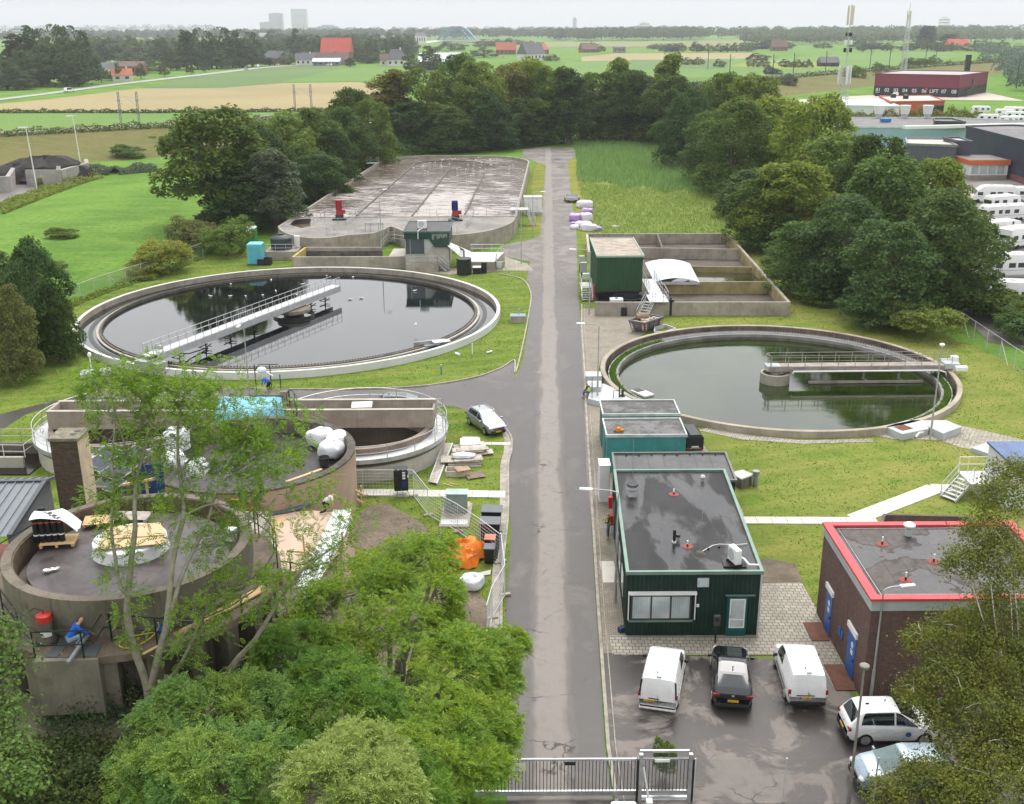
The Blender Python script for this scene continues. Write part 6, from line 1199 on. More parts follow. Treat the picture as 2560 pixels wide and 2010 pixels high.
def hatch(name,lbl,pc,L,W,H,plate_s,estate=False,coupe=False,glassroof=False,cat='car',frontplate=True,rearplate=True,ws=None):
 t=th_(name,lbl,cat);h=L/2
 if coupe:roof=[(-h,.66),(-h+.05,.93),(-h+.3,1.08),(-h+1.05,1.4),(-h+1.7,H-.02),(-.05,H),(h-2.05,H-.05),(h-1.12,1.04),(h-.5,.96),(h-.14,.82),(h,.62)]
 elif estate:roof=[(-h,.6),(-h+.05,.92),(-h+.16,1.1),(-h+.45,H-.1),(-h+.75,H-.02),(0,H),(h-1.95,H-.05),(h-1.05,.98),(h-.5,.88),(h-.14,.74),(h,.58)]
 else:roof=[(-h,.6),(-h+.05,.92),(-h+.14,1.05),(-h+.5,H-.12),(-h+.78,H-.02),(0,H),(h-1.9,H-.05),(h-.92,1.02),(h-.45,.92),(h-.12,.76),(h,.58)]
 c=Car(L,W,roof,[(-h,.6),(-h+.05,.9),(-h+.3,.99),(0,.93),(h-1,.9),(h-.5,.83),(h-.14,.7),(h,.54)],[(-h,W*.4),(-h+.12,W*.45),(-h+.5,W*.495),(0,W*.5),(h-.9,W*.495),(h-.45,W*.46),(h-.15,W*.39),(h,W*.27)],W*.5-.24)
 c.body().B('body',pc,t,True,angle=32)
 a0,a1=(h-2,h-1.17)if not coupe else(h-2,h-1.2)
 if not estate and not coupe:a0,a1=h-1.85,h-.98
 mb=MB();[c.patch(mb,a0,a1,7.05,9,s)for s in(1,-1)];mb.B('windscreen',ws or CGL,t,True)
 r0,r1=(-h+.34,-h+1)if coupe else((-h+.19,-h+.44)if estate else(-h+.17,-h+.5))
 mb=MB();[c.patch(mb,r0,r1,7.15,9,s)for s in(1,-1)];mb.B('rear_window',CGL,t,True)
 if glassroof:mb=MB();[c.patch(mb,-h+1.12,h-2.12,7.4,9,s,.006)for s in(1,-1)];mb.B('glass_roof',glass('roof_glass',(.02,.021,.024),.03),t,True)
 ya=-h+(.55 if not coupe else .95)
 for s in(-1,1):
  mb=MB();c.patch(mb,ya,-.08,5.15,6.75,s,y0b=ya+.18 if not coupe else ya+.45);mb.B('rear_side_window',CGL,t,True);mb=MB();c.patch(mb,0,a1-.02,5.15,6.75,s,y1b=a0-.02);mb.B('front_side_window',CGL,t,True)
  MB().ob((s*(W*.5-.17),-h+.075,.84),(.3,.1,.13)).B('tail_light',LRED,t,bv=.02);MB().bl((s*W*.34,h-.15,.7),(.2,.14,.085),10).B('headlight',LCLR,t,True)
  MB().bx(s*W*.5-.006,-.05,.75,s*W*.5+.012,.12,.79).bx(s*W*.5-.006,-1.05,.75,s*W*.5+.012,-.9,.79).B('door_handle',pc,t)
  for y in(-h+.78,h-.8):whl(t,s*(W*.5-.005),y,.32)
 MB().bx(-W*.42,-h-.03,.26,W*.42,-h+.12,.46).B('rear_bumper',TRIMB,t,bv=.03);MB().bx(-W*.36,h-.1,.24,W*.36,h+.025,.48).B('grille',TRIMB,t,bv=.03)
 if rearplate:plate(t,-h-.035,.56 if not coupe else .62,plate_s)
 if frontplate:plate(t,h+.03,.42,plate_s,True)
 MB().bl((0,-h+1 if not coupe else-h+1.35,H+0),(.03,.09,.06),8).B('antenna',TRIMB,t,True);MB().bx(-.06,-h-.01,.82,.06,-h+.03,.88).B('emblem',RIM,t);mirrors(t,c,a1-.12,.98,pc);return t,c
t,c=hatch('parked_car','black fastback car with dark glass roof parked between the two white vans',BPAINT,4.5,1.86,1.55,'RJV-71-N',coupe=True,glassroof=True)
place(t,*ort(G('e1',768,712,.35),G('e1',1032,735,.35),4.5))
t,c=hatch('parked_car','white hatchback under the birch, its rear toward the yard',WPAINT,4.15,1.78,1.6,'',frontplate=False)
w=G('e1',1800,1002,0);MB().cy((.895,.55,.62),(.903,.55,.62),.13,n=16).B('door_emblem',M('emblem_blue',(.05,.12,.3),.4),t);place(t,(w.x+4.15/2-.78,w.y+.89,.03),-PI/2)
t,c=hatch('parked_car','pale blue car under the birch with its bonnet toward the yard',LBPAINT,4.2,1.8,1.56,'',rearplate=False,ws=WSG)
q=G('e1',1722,1180,.5);place(t,(q.x+2.1,q.y,.03),PI/2)
t,c=hatch('parked_car','silver grey estate car with roof rails parked half on the grass by the junction',GPAINT,4.2,1.72,1.5,'G-471-KB',estate=True,ws=WSG)
for s in(-1,1):MB().tb([(s*.6,-1.55,1.5),(s*.61,-1.4,1.56),(s*.61,.1,1.56),(s*.6,.3,1.5)],.022,6).B('roof_rail',RIM,t,True)
a,b=G('d5',1782,445,0),G('d5',1897,522,0);d=(b-a);d.z=0;d.normalize();ln=V3(-d.y,d.x,0);m=(a+b)/2+ln*.84;place(t,(m.x,m.y,.02),math.atan2(d.y,d.x)-PI/2)
t,c=hatch('parked_car','dark car with black roof parked behind the concrete clarifier',DGP,4.3,1.78,1.48,'',ws=WSG);q=G('d5',1265,230,1.2);place(t,(q.x,q.y,.03),-PI/2)
def minicar(t,col,s=(1.8,4.4,1.5)):
 W,L,H=s;h=L/2;c=Car(L,W,[(-h,.6),(-h+.1,1),(-h+.5,H-.05),(0,H),(h-1.7,H-.05),(h-.95,1),(h-.2,.8),(h,.6)],[(-h,.6),(-h+.1,.95),(0,.95),(h-1,.92),(h-.2,.75),(h,.55)],[(-h,W*.45),(0,W*.5),(h-.6,W*.47),(h,W*.3)],W*.5-.2,sec=12)
 c.body().B('body',col,t,True);mb=MB();[c.patch(mb,-h+.7,h-1.3,5.15,6.75,s_)for s_ in(1,-1)];[c.patch(mb,h-1.65,h-1,7.1,9,s_)for s_ in(1,-1)];mb.B('windows',CGL,t)
 for sx in(-1,1):
  for y in(-h+.8,h-.8):MB().cy((sx*(W/2-.18),y,.32),(sx*W/2,y,.32),.32,n=14).B('wheel',TYRE,t)
for(c_,x,y,nm,s,rz)in(('b1',835,822,'white van driving on the far country road',(2,5.4,2.3),R(-24)),('b2',945,718,'white van parked by the far junction under the trees',(2,5.2,2.4),R(10)),('b2',1165,696,'white car by the houses at the far junction',(1.8,4.6,1.5),R(80)),('b2',800,745,'small silver car on the far road before the junction',(1.75,4.2,1.5),R(-15)),('b2',1800,700,'white van parked in front of the grey barn by the church',(2,5.4,2.2),R(85))):
 t=th_('van'if s[2]>2 else 'car',nm,'van'if s[2]>2 else 'car');minicar(t,WPAINT if 'white'in nm else GPAINT,s);q=G(c_,x,y,.25);t.location=(q.x,q.y,.25);t.rotation_euler=(0,0,rz)
def trailer(t,o,rz,L,W,sides,mat,lid=False):
 Mx=MT_(Ve(o))@RZ_(rz);MB().bx(-W/2,-L/2,.5,W/2,L/2,.56,Mx).B('floor',M('trailer_floor',(.33,.31,.3),.7,var=.15),t)
 mb=MB();[mb.bx(*b,Mx)for b in((-W/2,-L/2,.56,-W/2+.04,L/2,.56+sides),(W/2-.04,-L/2,.56,W/2,L/2,.56+sides),(-W/2+.04,-L/2,.56,W/2-.04,-L/2+.04,.56+sides),(-W/2+.04,L/2-.04,.56,W/2-.04,L/2,.56+sides))];mb.B('side_panels',mat,t)
 MB().be(Mx@V3(-.5,L/2,.5),Mx@V3(0,L/2+1.1,.48),.07).be(Mx@V3(.5,L/2,.5),Mx@V3(0,L/2+1.1,.48),.07).B('drawbar',GV_,t)
 for s in(-1,1):MB().cy(Mx@Ve((s*(W/2+.02),0,.32)),Mx@Ve((s*(W/2+.2),0,.32)),.32,n=18).B('wheel',TYRE,t);MB().bx(-.14,-.42,.66,.14,.42,.7,Mx@MT_((s*(W/2+.12),0,0))).B('mudguard',BP_,t);MB().bx(s*(W/2-.1)-.1,-L/2-.05,.42,s*(W/2-.1)+.1,-L/2,.56,Mx).B('tail_light',LRED,t)
 MB().bx(-.26,-L/2-.045,.6,.26,-L/2-.02,.71,Mx).B('number_plate',WH_,t)
 if lid:mb=MB();tri=[(-W/2-.03,.56+sides),(-W/2+.25,.56+sides+.28),(W/2-.25,.56+sides+.28),(W/2+.03,.56+sides)];vs=[Mx@V3(x,-L/2-.03,z)for x,z in tri]+[Mx@V3(x,L/2+.03,z)for x,z in tri];mb.add(vs,[(0,1,2,3),(7,6,5,4),(0,4,5,1),(1,5,6,2),(2,6,7,3)]);mb.B('lid',M('trailer_lid',(.03,.032,.034),.45,var=.3),t)
q=G('b8',2010,1205,0);t=th_('box_trailer','small black box trailer with red lamps beside the turquoise container','trailer',q);trailer(t,(q.x-.05,q.y+1.1,0),R(4),2.2,1.25,.75,BP_,True)
q=G('d2',365,75,0);t=th_('flatbed_trailer','pale grey flatbed trailer on the verge beyond the purple foil packs','trailer',q);trailer(t,(q.x-.2,q.y+2.2,0),R(177),4.2,2.3,.45,CG_)
sk=th_('waste_skip','grey waste skip with red and white chevrons standing on the paving','skip',G('d2',850,940,0))
c0,c1,c2=G('d2',765,940,.12),G('d2',848,948,.12),G('d2',960,912,.12);tA,tB,tC=G('d2',740,872,1.25),G('d2',845,892,1.25),G('d2',975,850,1.25);tD=tA+(tC-tB);c3=c0+(c2-c1)
SKP=M('skip_grey',(.16,.17,.185),.5,.1,var=.12,scale=2,dt=.3);mb=MB();B_=[c0,c1,c2,c3];T_=[tA,tB,tC,tD];cen=sum(T_,Ve())/4;I_=[p+(cen-p)*.06 for p in T_];J_=[p+(cen-p)*.16 for p in B_]
mb.add(B_+T_+I_+J_,[(i,(i+1)%4,4+(i+1)%4,4+i)for i in rn(4)]+[(4+i,4+(i+1)%4,8+(i+1)%4,8+i)for i in rn(4)]+[(8+i,8+(i+1)%4,12+(i+1)%4,12+i)for i in rn(4)]+[(3,2,1,0),(12,13,14,15)])
for i in rn(4):mb.be(T_[i]+Z_(.02),T_[(i+1)%4]+Z_(.02),.12,.1)
for(a,b,e_,f_)in((c0,c1,tA,tB),(c1,c2,tB,tC)):
 for u in(.02,.28,.52,.76,.98):p=a+(b-a)*u;q=e_+(f_-e_)*u;mb.be(p+(p-cen)*.015,q+(q-cen)*.015,.09,.09)
mb.B('body',SKP,sk)
CHW=M('chevron_white',(.75,.74,.72),.5,var=.05,bmp=0);CHR=M('chevron_red',(.55,.05,.04),.5,var=.05,bmp=0)
def chev(pa,a,b,e_,f_,u0,u1):
 P_=lambda u,v:(a+(b-a)*u)*(1-v)+(e_+(f_-e_)*u)*v
 n_=(b-a).cross(e_-a).normalized();mb=MB();mb.add([P_(u0,.1)+n_*.07,P_(u1,.1)+n_*.07,P_(u1,.85)+n_*.07,P_(u0,.85)+n_*.07],[(0,1,2,3)]);o=mb.B('chevron_board',CHW,pa);um=(u0+u1)/2;mb=MB()
 for k in rn(3):v=.12+.25*k;mb.add([P_(u0,v+.12)+n_*.076,P_(um,v)+n_*.076,P_(um,v+.13)+n_*.076,P_(u0,v+.25)+n_*.076],[(0,1,2,3)]);mb.add([P_(um,v)+n_*.076,P_(u1,v+.12)+n_*.076,P_(u1,v+.25)+n_*.076,P_(um,v+.13)+n_*.076],[(0,1,2,3)])
 mb.B('chevrons',CHR,o)
chev(sk,c0,c1,tA,tB,.82,.98);chev(sk,c0,c1,tA,tB,.03,.18);chev(sk,c1,c2,tB,tC,.02,.12);chev(sk,c1,c2,tB,tC,.84,.97)
mb=MB();P_=lambda a,b,e_,f_,u,v:(a+(b-a)*u)*(1-v)+(e_+(f_-e_)*u)*v
for(a,b,e_,f_,u0,u1)in((c0,c1,tA,tB,.36,.68),(c1,c2,tB,tC,.42,.62)):n_=(b-a).cross(e_-a).normalized()*.075;mb.add([P_(a,b,e_,f_,u,v)+n_ for u,v in((u0,.55),(u1,.55),(u1,.68),(u0,.68))],[(0,1,2,3)])
mb.B('name_strip',M('strip_red',(.5,.18,.17),.5,var=.2),sk)
ru=th_('rubble_heap','pale rubble and a rusty barrel heaped in the grey skip','rubble',cen+Z_(-.3));mb=MB();r_=random.Random(5)
for k in rn(26):u,v=r_.uniform(.12,.85),r_.uniform(.15,.85);p=tA+(tB-tA)*v+(tD-tA)*u;mb.ob(p+Ve((0,0,-.22+r_.uniform(0,.22))),(r_.uniform(.2,.6),r_.uniform(.2,.5),r_.uniform(.08,.25)),r_.uniform(0,3),r_.uniform(-.3,.3))
mb.B('debris',M('pale_rubble',(.48,.4,.32),.9,var=.25,scale=3,bmp=.3),ru);p=tA+(tD-tA)*.62+(tB-tA)*.45+Z_(.22);q=p+V3(-1.2,-.3,-.06);MB().cy(p,q,.33,n=18).B('rusty_barrel',M('rusty_barrel',(.3,.19,.13),.85,var=.25,scale=3,bmp=.3),ru,True)
CVW=M('caravan_white',(.7,.7,.69),.35,var=.03,scale=.4,bmp=.02,dt=.08,dc=(.4,.4,.38),obj=True)
def caravan(kind):
 """profile in y-z extruded across; front = +y"""
 W=2.3;L,H=(6.2,2.6)if kind=='caravan'else(7.2,2.95);h=L/2;t=th_('caravan'if kind=='caravan'else 'motorhome','x',kind)
 P=[(-h,.55),(-h-.02,1.1),(-h+.12,H-.35),(-h+.4,H-.03),(-h+.9,H),(h-.9,H),(h-.45,H-.1),(h-.12,H-.7),(h,1.2),(h-.02,.55)]if kind=='caravan'else[(-h,.5),(-h,H-.2),(-h+.25,H),(h-2.4,H),(h-1.7,H-.15),(h-.95,H-.75),(h-.4,1.45),(h-.05,1.15),(h,.5)]
 n=len(P);mb=MB();xs=(-W/2,-W/2+.06,W/2-.06,W/2);vs=[]
 for k,x in en(xs):
  s=.97 if k in(0,3)else 1
  for y,z in P:vs.append((x,y*s,.5+(z-.5)*(.975 if k in(0,3)else 1)))
 mb.add(vs,[(k*n+i,(k+1)*n+i,(k+1)*n+(i+1)%n,k*n+(i+1)%n)for k in rn(3)for i in rn(n)]+[tuple(rn(n)),tuple(rn(4*n-1,3*n-1,-1))]);mb.B('body',CVW,t,True,angle=45)
 wy=(-h+.9,-.5,h-1.4)if kind=='caravan'else(-h+.9,-h+2.6,.2)
 for s in(-1,1):
  for y in wy:MB().bx(s*W/2-.012,y-.45,1.35,s*W/2+.014,y+.45,1.95).B('window',CGL,t,bv=.01)
  MB().bx(s*W/2-.01,-h*.9,1.02,s*W/2+.012,h*.75,1.07).B('stripe',M('caravan_stripe',(.25,.26,.28),.5,var=.2),t)
  for y in((-.3,.55)if kind=='caravan'else(-h+1.5,h-1)):MB().cy((s*(W/2-.2),y,.33),(s*(W/2+.01),y,.33),.33,n=16).B('wheel',TYRE,t)
  if kind!='caravan':MB().bx(s*W/2-.012,h-1.75,1.35,s*W/2+.014,h-.85,1.9).B('cab_window',CGL,t)
 MB().bx(-.85,-h*1-.03,1.35,.85,-h+.05,1.95).B('rear_window',CGL,t);mb=MB()
 if kind=='caravan':mb.be((-.5,h,.5),(0,h+1.1,.5),.08);mb.be((.5,h,.5),(0,h+1.1,.5),.08);mb.B('drawbar',GV_,t);MB().bx(-.8,h-.08,1.25,.8,h-0,1.8).B('front_window',CGL,t)
 else:mb.add([(-.95,h-.85,2.12),(.95,h-.85,2.12),(.95,h-.42,1.52),(-.95,h-.42,1.52)],[(0,1,2,3)]);mb.v=[(x,y+.06,z+.05)for x,y,z in mb.v];mb.B('windscreen',CGL,t)
 mb=MB();[mb.bx(-.25+dx,y-.25,H-.005,.25+dx,y+.25,H+.06)for dx,y in((0,-h+1.6),(.2,.2))];mb.B('roof_hatch',CG_,t);return t
c0_=caravan('caravan');m0_=caravan('motorhome');used={}
vl=[('m','b5',1700,650,R(82),'white motorhome with two dark side windows nearest the orange cabin'),('c','b5',2040,640,R(80),'white caravan with grey end beside the first motorhome'),('c','b5',1830,760,R(-70),'white caravan with three front windows in the middle of the lot'),('c','b5',1990,890,R(-75),'long white caravan with a wide rear window, third from the cabin'),('c','b5',1780,900,R(-72),'white caravan half hidden behind the tree crown'),('c','b5',1800,1120,R(-70),'white rounded caravan end beside the tree crown'),('m','b5',2090,1240,R(-62),'white motorhome with dark side windows at the lot edge'),('c','b5',1420,1330,R(-65),'white caravan glimpsed through the leaves'),('m','b6',1450,470,R(-84),'white camper with black cab window at the right edge'),('m','b6',1420,1000,R(78),'large white motorhome with bicycle rack at the lower right of the lot'),('c','b4',1745,825,R(60),'white caravan at the left end of the far row behind the hall'),('c','b4',1660,720,R(75),'white caravan roof showing over the hedge end'),('c','b4',1990,850,R(62),'white caravan right of the small conifer in the far row'),('c','b4',2060,790,R(75),'white caravan second in the far row'),('c','b4',2110,845,R(70),'white caravan at the right edge of the far row'),('c','b4',1940,760,R(74),'white caravan behind the small conifer'),('c','b4',2040,730,R(76),'white caravan in the rearmost far row'),('c','b4',2140,735,R(78),'white caravan at the rear right of the far row')]
for k,c_,x,y,rz,nm in vl:
 src=c0_ if k=='c'else m0_;o=src if k not in used else copy_tree(src);used[k]=1;q=G(c_,x,y,.3);o.location=(q.x,q.y,.06);o.rotation_euler=(0,0,rz);o['label']=nm;o['group']='caravans on the dealer lot'
 #  people
SKIN=M('skin',(.48,.28,.2),.6,var=.08,scale=6,bmp=.05,obj=True);SHOE=M('shoe_black',(.02,.018,.016),.7,var=.2,obj=True)
JEAN=M('jeans',(.1,.15,.24),.9,var=.2,scale=8,bmp=.2,obj=True);BLK=M('black_cloth',(.013,.013,.015),.9,var=.3,scale=8,bmp=.2,obj=True);WCL=M('white_cloth',(.66,.65,.64),.9,var=.06,scale=8,bmp=.2,obj=True)
HIV=M('hivis_yellow',(.56,.82,.05),.7,var=.08,scale=6,bmp=.1,obj=True);HIB=M('reflective_band',(.72,.73,.72),.4,var=.05,obj=True);BLU=M('blue_hoodie',(.015,.11,.55),.85,var=.15,scale=7,bmp=.25,obj=True);DNM=M('pale_denim',(.22,.29,.36),.9,var=.2,scale=8,bmp=.2,obj=True);HAIR=M('hair_dark',(.035,.022,.015),.7,var=.3,obj=True);BRN=M('brown_sleeve',(.09,.045,.03),.9,var=.2,obj=True)
def skin_mesh(name,chains,mat,pa,sub=2):
 """chains: lists of (x,y,z,r); the first point of a chain may repeat a point already laid, which joins them"""
 vs=[];rs=[];es=[]
 def vid(p):
  for i,q in en(vs):
   if(Ve(q)-Ve(p[:3])).length<1e-4:return i
  vs.append(tuple(p[:3]));rs.append(p[3]);return len(vs)-1
 for ch in chains:
  a=vid(ch[0])
  for p in ch[1:]:b=vid(p);es.append((a,b));a=b
 me=bpy.data.meshes.new(name);me.from_pydata(vs,es,[]);o=mesh_obj(name,me,mat,pa)
 m=o.modifiers.new('skin','SKIN');m.use_smooth_shade=True
 for i,d in en(me.skin_vertices[0].data):d.radius=(rs[i],rs[i]);d.use_root=(i==0)
 s=o.modifiers.new('sub','SUBSURF');s.levels=sub;s.render_levels=sub;return o
def lerp(a,b,t):return tuple(a[i]+(b[i]-a[i])*t for i in rn(3))
def psn(lbl,J,loc,rz,top,legs,helmet=None,vest=False,sleeve=None,hair=HAIR,short=None,armlen=1,cap=None):
 """J: joints in metres, local; x right, y forward"""
 t=th_('person',lbl,'person',loc,rz);P=lambda k,r:tuple(J[k])+(r,)
 ch=[[P('pelvis',.115),P('waist',.1),P('chest',.12),P('neck0',.085),P('neck',.05),P('head0',.07),P('head',.088),P('crown',.06)]]
 for s in('l','r'):
  ch.append([P('pelvis',.115),P('hip'+s,.088),P('knee'+s,.058),lerp(J['knee'+s],J['ank'+s],.3)+(.056,),P('ank'+s,.038),P('toe'+s,.035)])
  ch.append([P('neck0',.085),P('sh'+s,.058),P('el'+s,.04),P('wr'+s,.028),P('hand'+s,.036)])
 b=skin_mesh('body',ch,SKIN,t)
 for s in('l','r'):
  h=Ve(J['hand'+s]);w=Ve(J['wr'+s]);d=(h-w).normalized();sd=d.cross(Z_(1));sd=sd.normalized()if sd.length>.1 else V3(1,0,0);dn=Z_(-1);fc=[]
  for k,(q,L)in en(((-.03,.068),(-.011,.08),(.009,.077),(.028,.06))):
   a=h+sd*q;m=a+d*(L*.6)+dn*.012;e=m+d*(L*.35)+dn*.04;fc.append([tuple(h)+(.03,),tuple(a+d*.03)+(.011,),tuple(m)+(.0095,),tuple(e)+(.008,)])
  a=h+sd*-.035-d*.02;fc.append([tuple(h)+(.03,),tuple(a)+(.012,),tuple(a+d*.05+sd*-.02+dn*.02)+(.009,)]);skin_mesh('hand',fc,SKIN,b,1)
 hd=Ve(J['head']);up=(Ve(J['crown'])-Ve(J['head0'])).normalized();fw=Ve(J.get('face',(0,1,0))).normalized();fw=(fw-up*fw.dot(up)).normalized();sx=fw.cross(up)
 MB().bl(hd+fw*.098-up*.01,(.014,.018,.02),6).bl(hd+sx*.088-up*.005,(.012,.02,.03),6).bl(hd-sx*.088-up*.005,(.012,.02,.03),6).B('nose_and_ears',SKIN,b,True)
 mb=MB();[mb.bl(hd+fw*.086+sx*q+up*.022,(.013,.008,.008),6)for q in(-.033,.033)];mb.ob(hd+fw*.09-up*.048,(.045,.008,.008),math.atan2(fw.y,fw.x)-PI/2);mb.B('eyes_and_mouth',HAIR,b)
 R3=Matrix((sx,fw,up)).transposed().to_4x4()
 if helmet is not None:
  mb=MB();mb.lt([(.128,0),(.128,.03),(.118,.08),(.085,.125),(.04,.143),(0,.147)],(0,0,0),20);mb.lt([(.128,0),(.155,-.01),(.128,.012)],(0,.015,0),20);mb.bx(-.01,-.12,.1,.01,.12,.15);mb.v=[tuple(MT_(hd+up*.035)@R3@Ve(p))for p in mb.v];mb.B('helmet',helmet,t,True)
 if cap is not None:mb=MB();mb.lt([(.108,-.01),(.108,.04),(.08,.09),(0,.108)],(0,0,0),18);mb.bx(-.07,.08,-.01,.07,.18,.005);mb.v=[tuple(MT_(hd+up*.03)@R3@Ve(p))for p in mb.v];mb.B('cap',cap,t,True)
 if hair is not None:MB().bl(hd-fw*.018+up*.02,(.098,.098,.1),12,.04,2,-.07).B('hair',hair,t,True)
 T=[[P('pelvis',.135),P('waist',.13),P('chest',.145),P('neck0',.105)]]
 if not vest or sleeve is None:
  f=1 if sleeve is None else .55
 for s in('l','r'):
  if short:T.append([P('neck0',.105),P('sh'+s,.078),lerp(J['sh'+s],J['el'+s],.75)+(.062,)])
  else:T.append([P('neck0',.105),P('sh'+s,.074),P('el'+s,.056),lerp(J['el'+s],J['wr'+s],.93)+(.044,)])
 if vest:
  skin_mesh('jacket',T,sleeve or BLK,t);V=[[P('pelvis',.15),P('waist',.15),P('chest',.163),P('neck0',.115)]];V+=[[P('neck0',.115),lerp(J['neck0'],J['sh'+s],.9)+(.088,)]for s in('l','r')];v=skin_mesh('vest',V,top,t)
  skin_mesh('reflective_band',[[lerp(J['pelvis'],J['waist'],.35)+(.156,),lerp(J['pelvis'],J['waist'],.75)+(.156,)]],HIB,v,1)
 else:skin_mesh('jacket',T,top,t)
 L_=[[P('waist',.125),P('pelvis',.138)]]+[[P('pelvis',.138),P('hip'+s,.108),P('knee'+s,.076),lerp(J['knee'+s],J['ank'+s],.92)+(.056,)]for s in('l','r')]
 skin_mesh('trousers',L_,legs,t)
 for s in('l','r'):a=Ve(J['ank'+s]);b_=Ve(J['toe'+s]);mb=MB();d=b_-a;d.z=0;d=d.normalized()if d.length>1e-4 else V3(0,1,0);mb.bl(a+d*.07+Z_(-.03),(.05,.05,.06),10,0,0,-.05);mb.ob((a+d*.08+Z_(-.05)),(.095,.27,.06),math.atan2(d.y,d.x)-PI/2);mb.B('shoe',SHOE,t,bv=.02)
 return t
def std(**k):
 J=dict(pelvis=(0,0,.96),waist=(0,0,1.1),chest=(0,.01,1.3),neck0=(0,0,1.43),neck=(0,.01,1.51),head0=(0,.03,1.57),head=(0,.035,1.65),crown=(0,.03,1.73))
 for s,x in(('l',-1),('r',1)):J['hip'+s]=(.1*x,0,.9);J['knee'+s]=(.11*x,.03,.5);J['ank'+s]=(.11*x,-.01,.085);J['toe'+s]=(.12*x,.13,.045);J['sh'+s]=(.19*x,0,1.41);J['el'+s]=(.24*x,-.02,1.13);J['wr'+s]=(.25*x,.06,.89);J['hand'+s]=(.25*x,.09,.82)
 J.update(k);return J
HELW=M('helmet_white',(.75,.75,.73),.35,var=.04,obj=True,bmp=0);HELB=M('helmet_blue',(.02,.27,.55),.35,var=.05,obj=True,bmp=0);CAPR=M('cap_red',(.45,.12,.1),.8,var=.1,obj=True)
J=std(ell=(-.27,.02,1.15),wrl=(-.12,.24,1.2),handl=(-.08,.3,1.22),elr=(.27,.04,1.14),wrr=(.12,.25,1.19),handr=(.06,.31,1.22),head=(0,.06,1.645),crown=(0,.075,1.725),face=(0,.9,-.3),kneel=(-.1,.05,.5),toel=(-.11,.15,.045))
t=psn('person in yellow vest and white helmet standing on the brick paving beside the office',J,tuple(G('d8',172,898,0)[:2])+(.035,),R(80),HIV,JEAN,HELW,True,BRN)
q=t.matrix_basis@V3(-.01,.34,1.26);ph_=th_('mobile_phone','dark mobile phone held by the person beside the office','phone',q);MB().ob(q,(.075,.012,.15),R(80),.5).B('case',BP_,ph_,bv=.004)
J=std(pelvis=(0,0,.52),waist=(0,.02,.66),chest=(0,.06,.86),neck0=(0,.07,.99),neck=(0,.09,1.07),head0=(0,.11,1.12),head=(0,.13,1.2),crown=(0,.15,1.28),hipl=(-.1,.03,.5),hipr=(.1,.03,.5),kneel=(-.14,.42,.5),kneer=(.12,.44,.48),ankl=(-.15,.38,.085),ankr=(.13,.46,.085),toel=(-.16,.53,.045),toer=(.14,.6,.045),shl=(-.19,.06,.97),shr=(.19,.06,.97),ell=(-.26,.16,.74),elr=(.27,0,.74),wrl=(-.15,.36,.62),wrr=(.3,-.12,.58),handl=(-.12,.42,.6),handr=(.31,-.17,.54),face=(0,.9,-.5))
psn('person in yellow vest and white helmet sitting on the chamber edge by the green tank',J,tuple(G('d3',133,402,0)[:2])+(.03,),R(62),HIV,JEAN,HELW,True,BLK)
J=std(pelvis=(0,0,.3),waist=(0,.09,.42),chest=(0,.27,.58),neck0=(0,.36,.69),neck=(0,.42,.745),head0=(0,.46,.78),head=(0,.51,.84),crown=(0,.55,.91),hipl=(-.1,.03,.29),hipr=(.1,.03,.29),kneel=(-.2,.43,.42),kneer=(.19,.45,.44),ankl=(-.16,.14,.085),ankr=(.15,.16,.085),toel=(-.19,.28,.045),toer=(.18,.3,.045),shl=(-.19,.33,.68),shr=(.19,.33,.68),ell=(-.25,.53,.47),elr=(.26,.54,.46),wrl=(-.1,.72,.34),wrr=(.12,.72,.33),handl=(-.07,.78,.29),handr=(.09,.78,.28),face=(0,.75,-.65))
for k in list(J):
 if k!='face':J[k]=tuple(1.12*v for v in J[k])
g0=G('d6',525,1165,GZ);psn('person in blue hoodie and blue helmet crouching at the gallery edge beside the vacuum',J,(g0.x,g0.y,GZ+.03),R(-52),BLU,DNM,HELB,False)
J=std(pelvis=(0,-.05,.62),waist=(0,.08,.76),chest=(0,.33,.86),neck0=(0,.46,.93),neck=(0,.53,.97),head0=(0,.58,.98),head=(0,.65,1),crown=(0,.71,1.05),hipl=(-.1,-.03,.58),hipr=(.1,-.03,.58),kneel=(-.15,.3,.38),kneer=(.14,-.02,.12),ankl=(-.15,.22,.085),ankr=(.14,-.42,.1),toel=(-.16,.37,.045),toer=(.15,-.3,.045),shl=(-.19,.42,.9),shr=(.19,.42,.9),ell=(-.24,.5,.62),elr=(.24,.5,.62),wrl=(-.19,.58,.34),wrr=(.2,.58,.34),handl=(-.18,.6,.27),handr=(.19,.6,.27),face=(0,.8,-.6))
g0=G('d5',660,1120,2.43);psn('person in white shirt and red cap kneeling over the white plastic sheeting',J,(g0.x,g0.y,2.43),R(-62),WCL,BLK,None,False,hair=HAIR,short=True,cap=CAPR)
J=std(pelvis=(0,-.05,.75),waist=(0,.08,.86),chest=(0,.3,.95),neck0=(0,.42,.99),neck=(0,.49,1),head0=(0,.53,.98),head=(0,.6,.96),crown=(0,.67,.97),hipl=(-.1,-.03,.7),hipr=(.1,-.03,.7),kneel=(-.13,.12,.42),kneer=(.13,.12,.42),shl=(-.19,.38,.97),shr=(.19,.38,.97),ell=(-.24,.42,.7),elr=(.24,.42,.7),wrl=(-.14,.52,.5),wrr=(.14,.52,.5),handl=(-.12,.55,.43),handr=(.12,.55,.43),face=(0,.5,-.85))
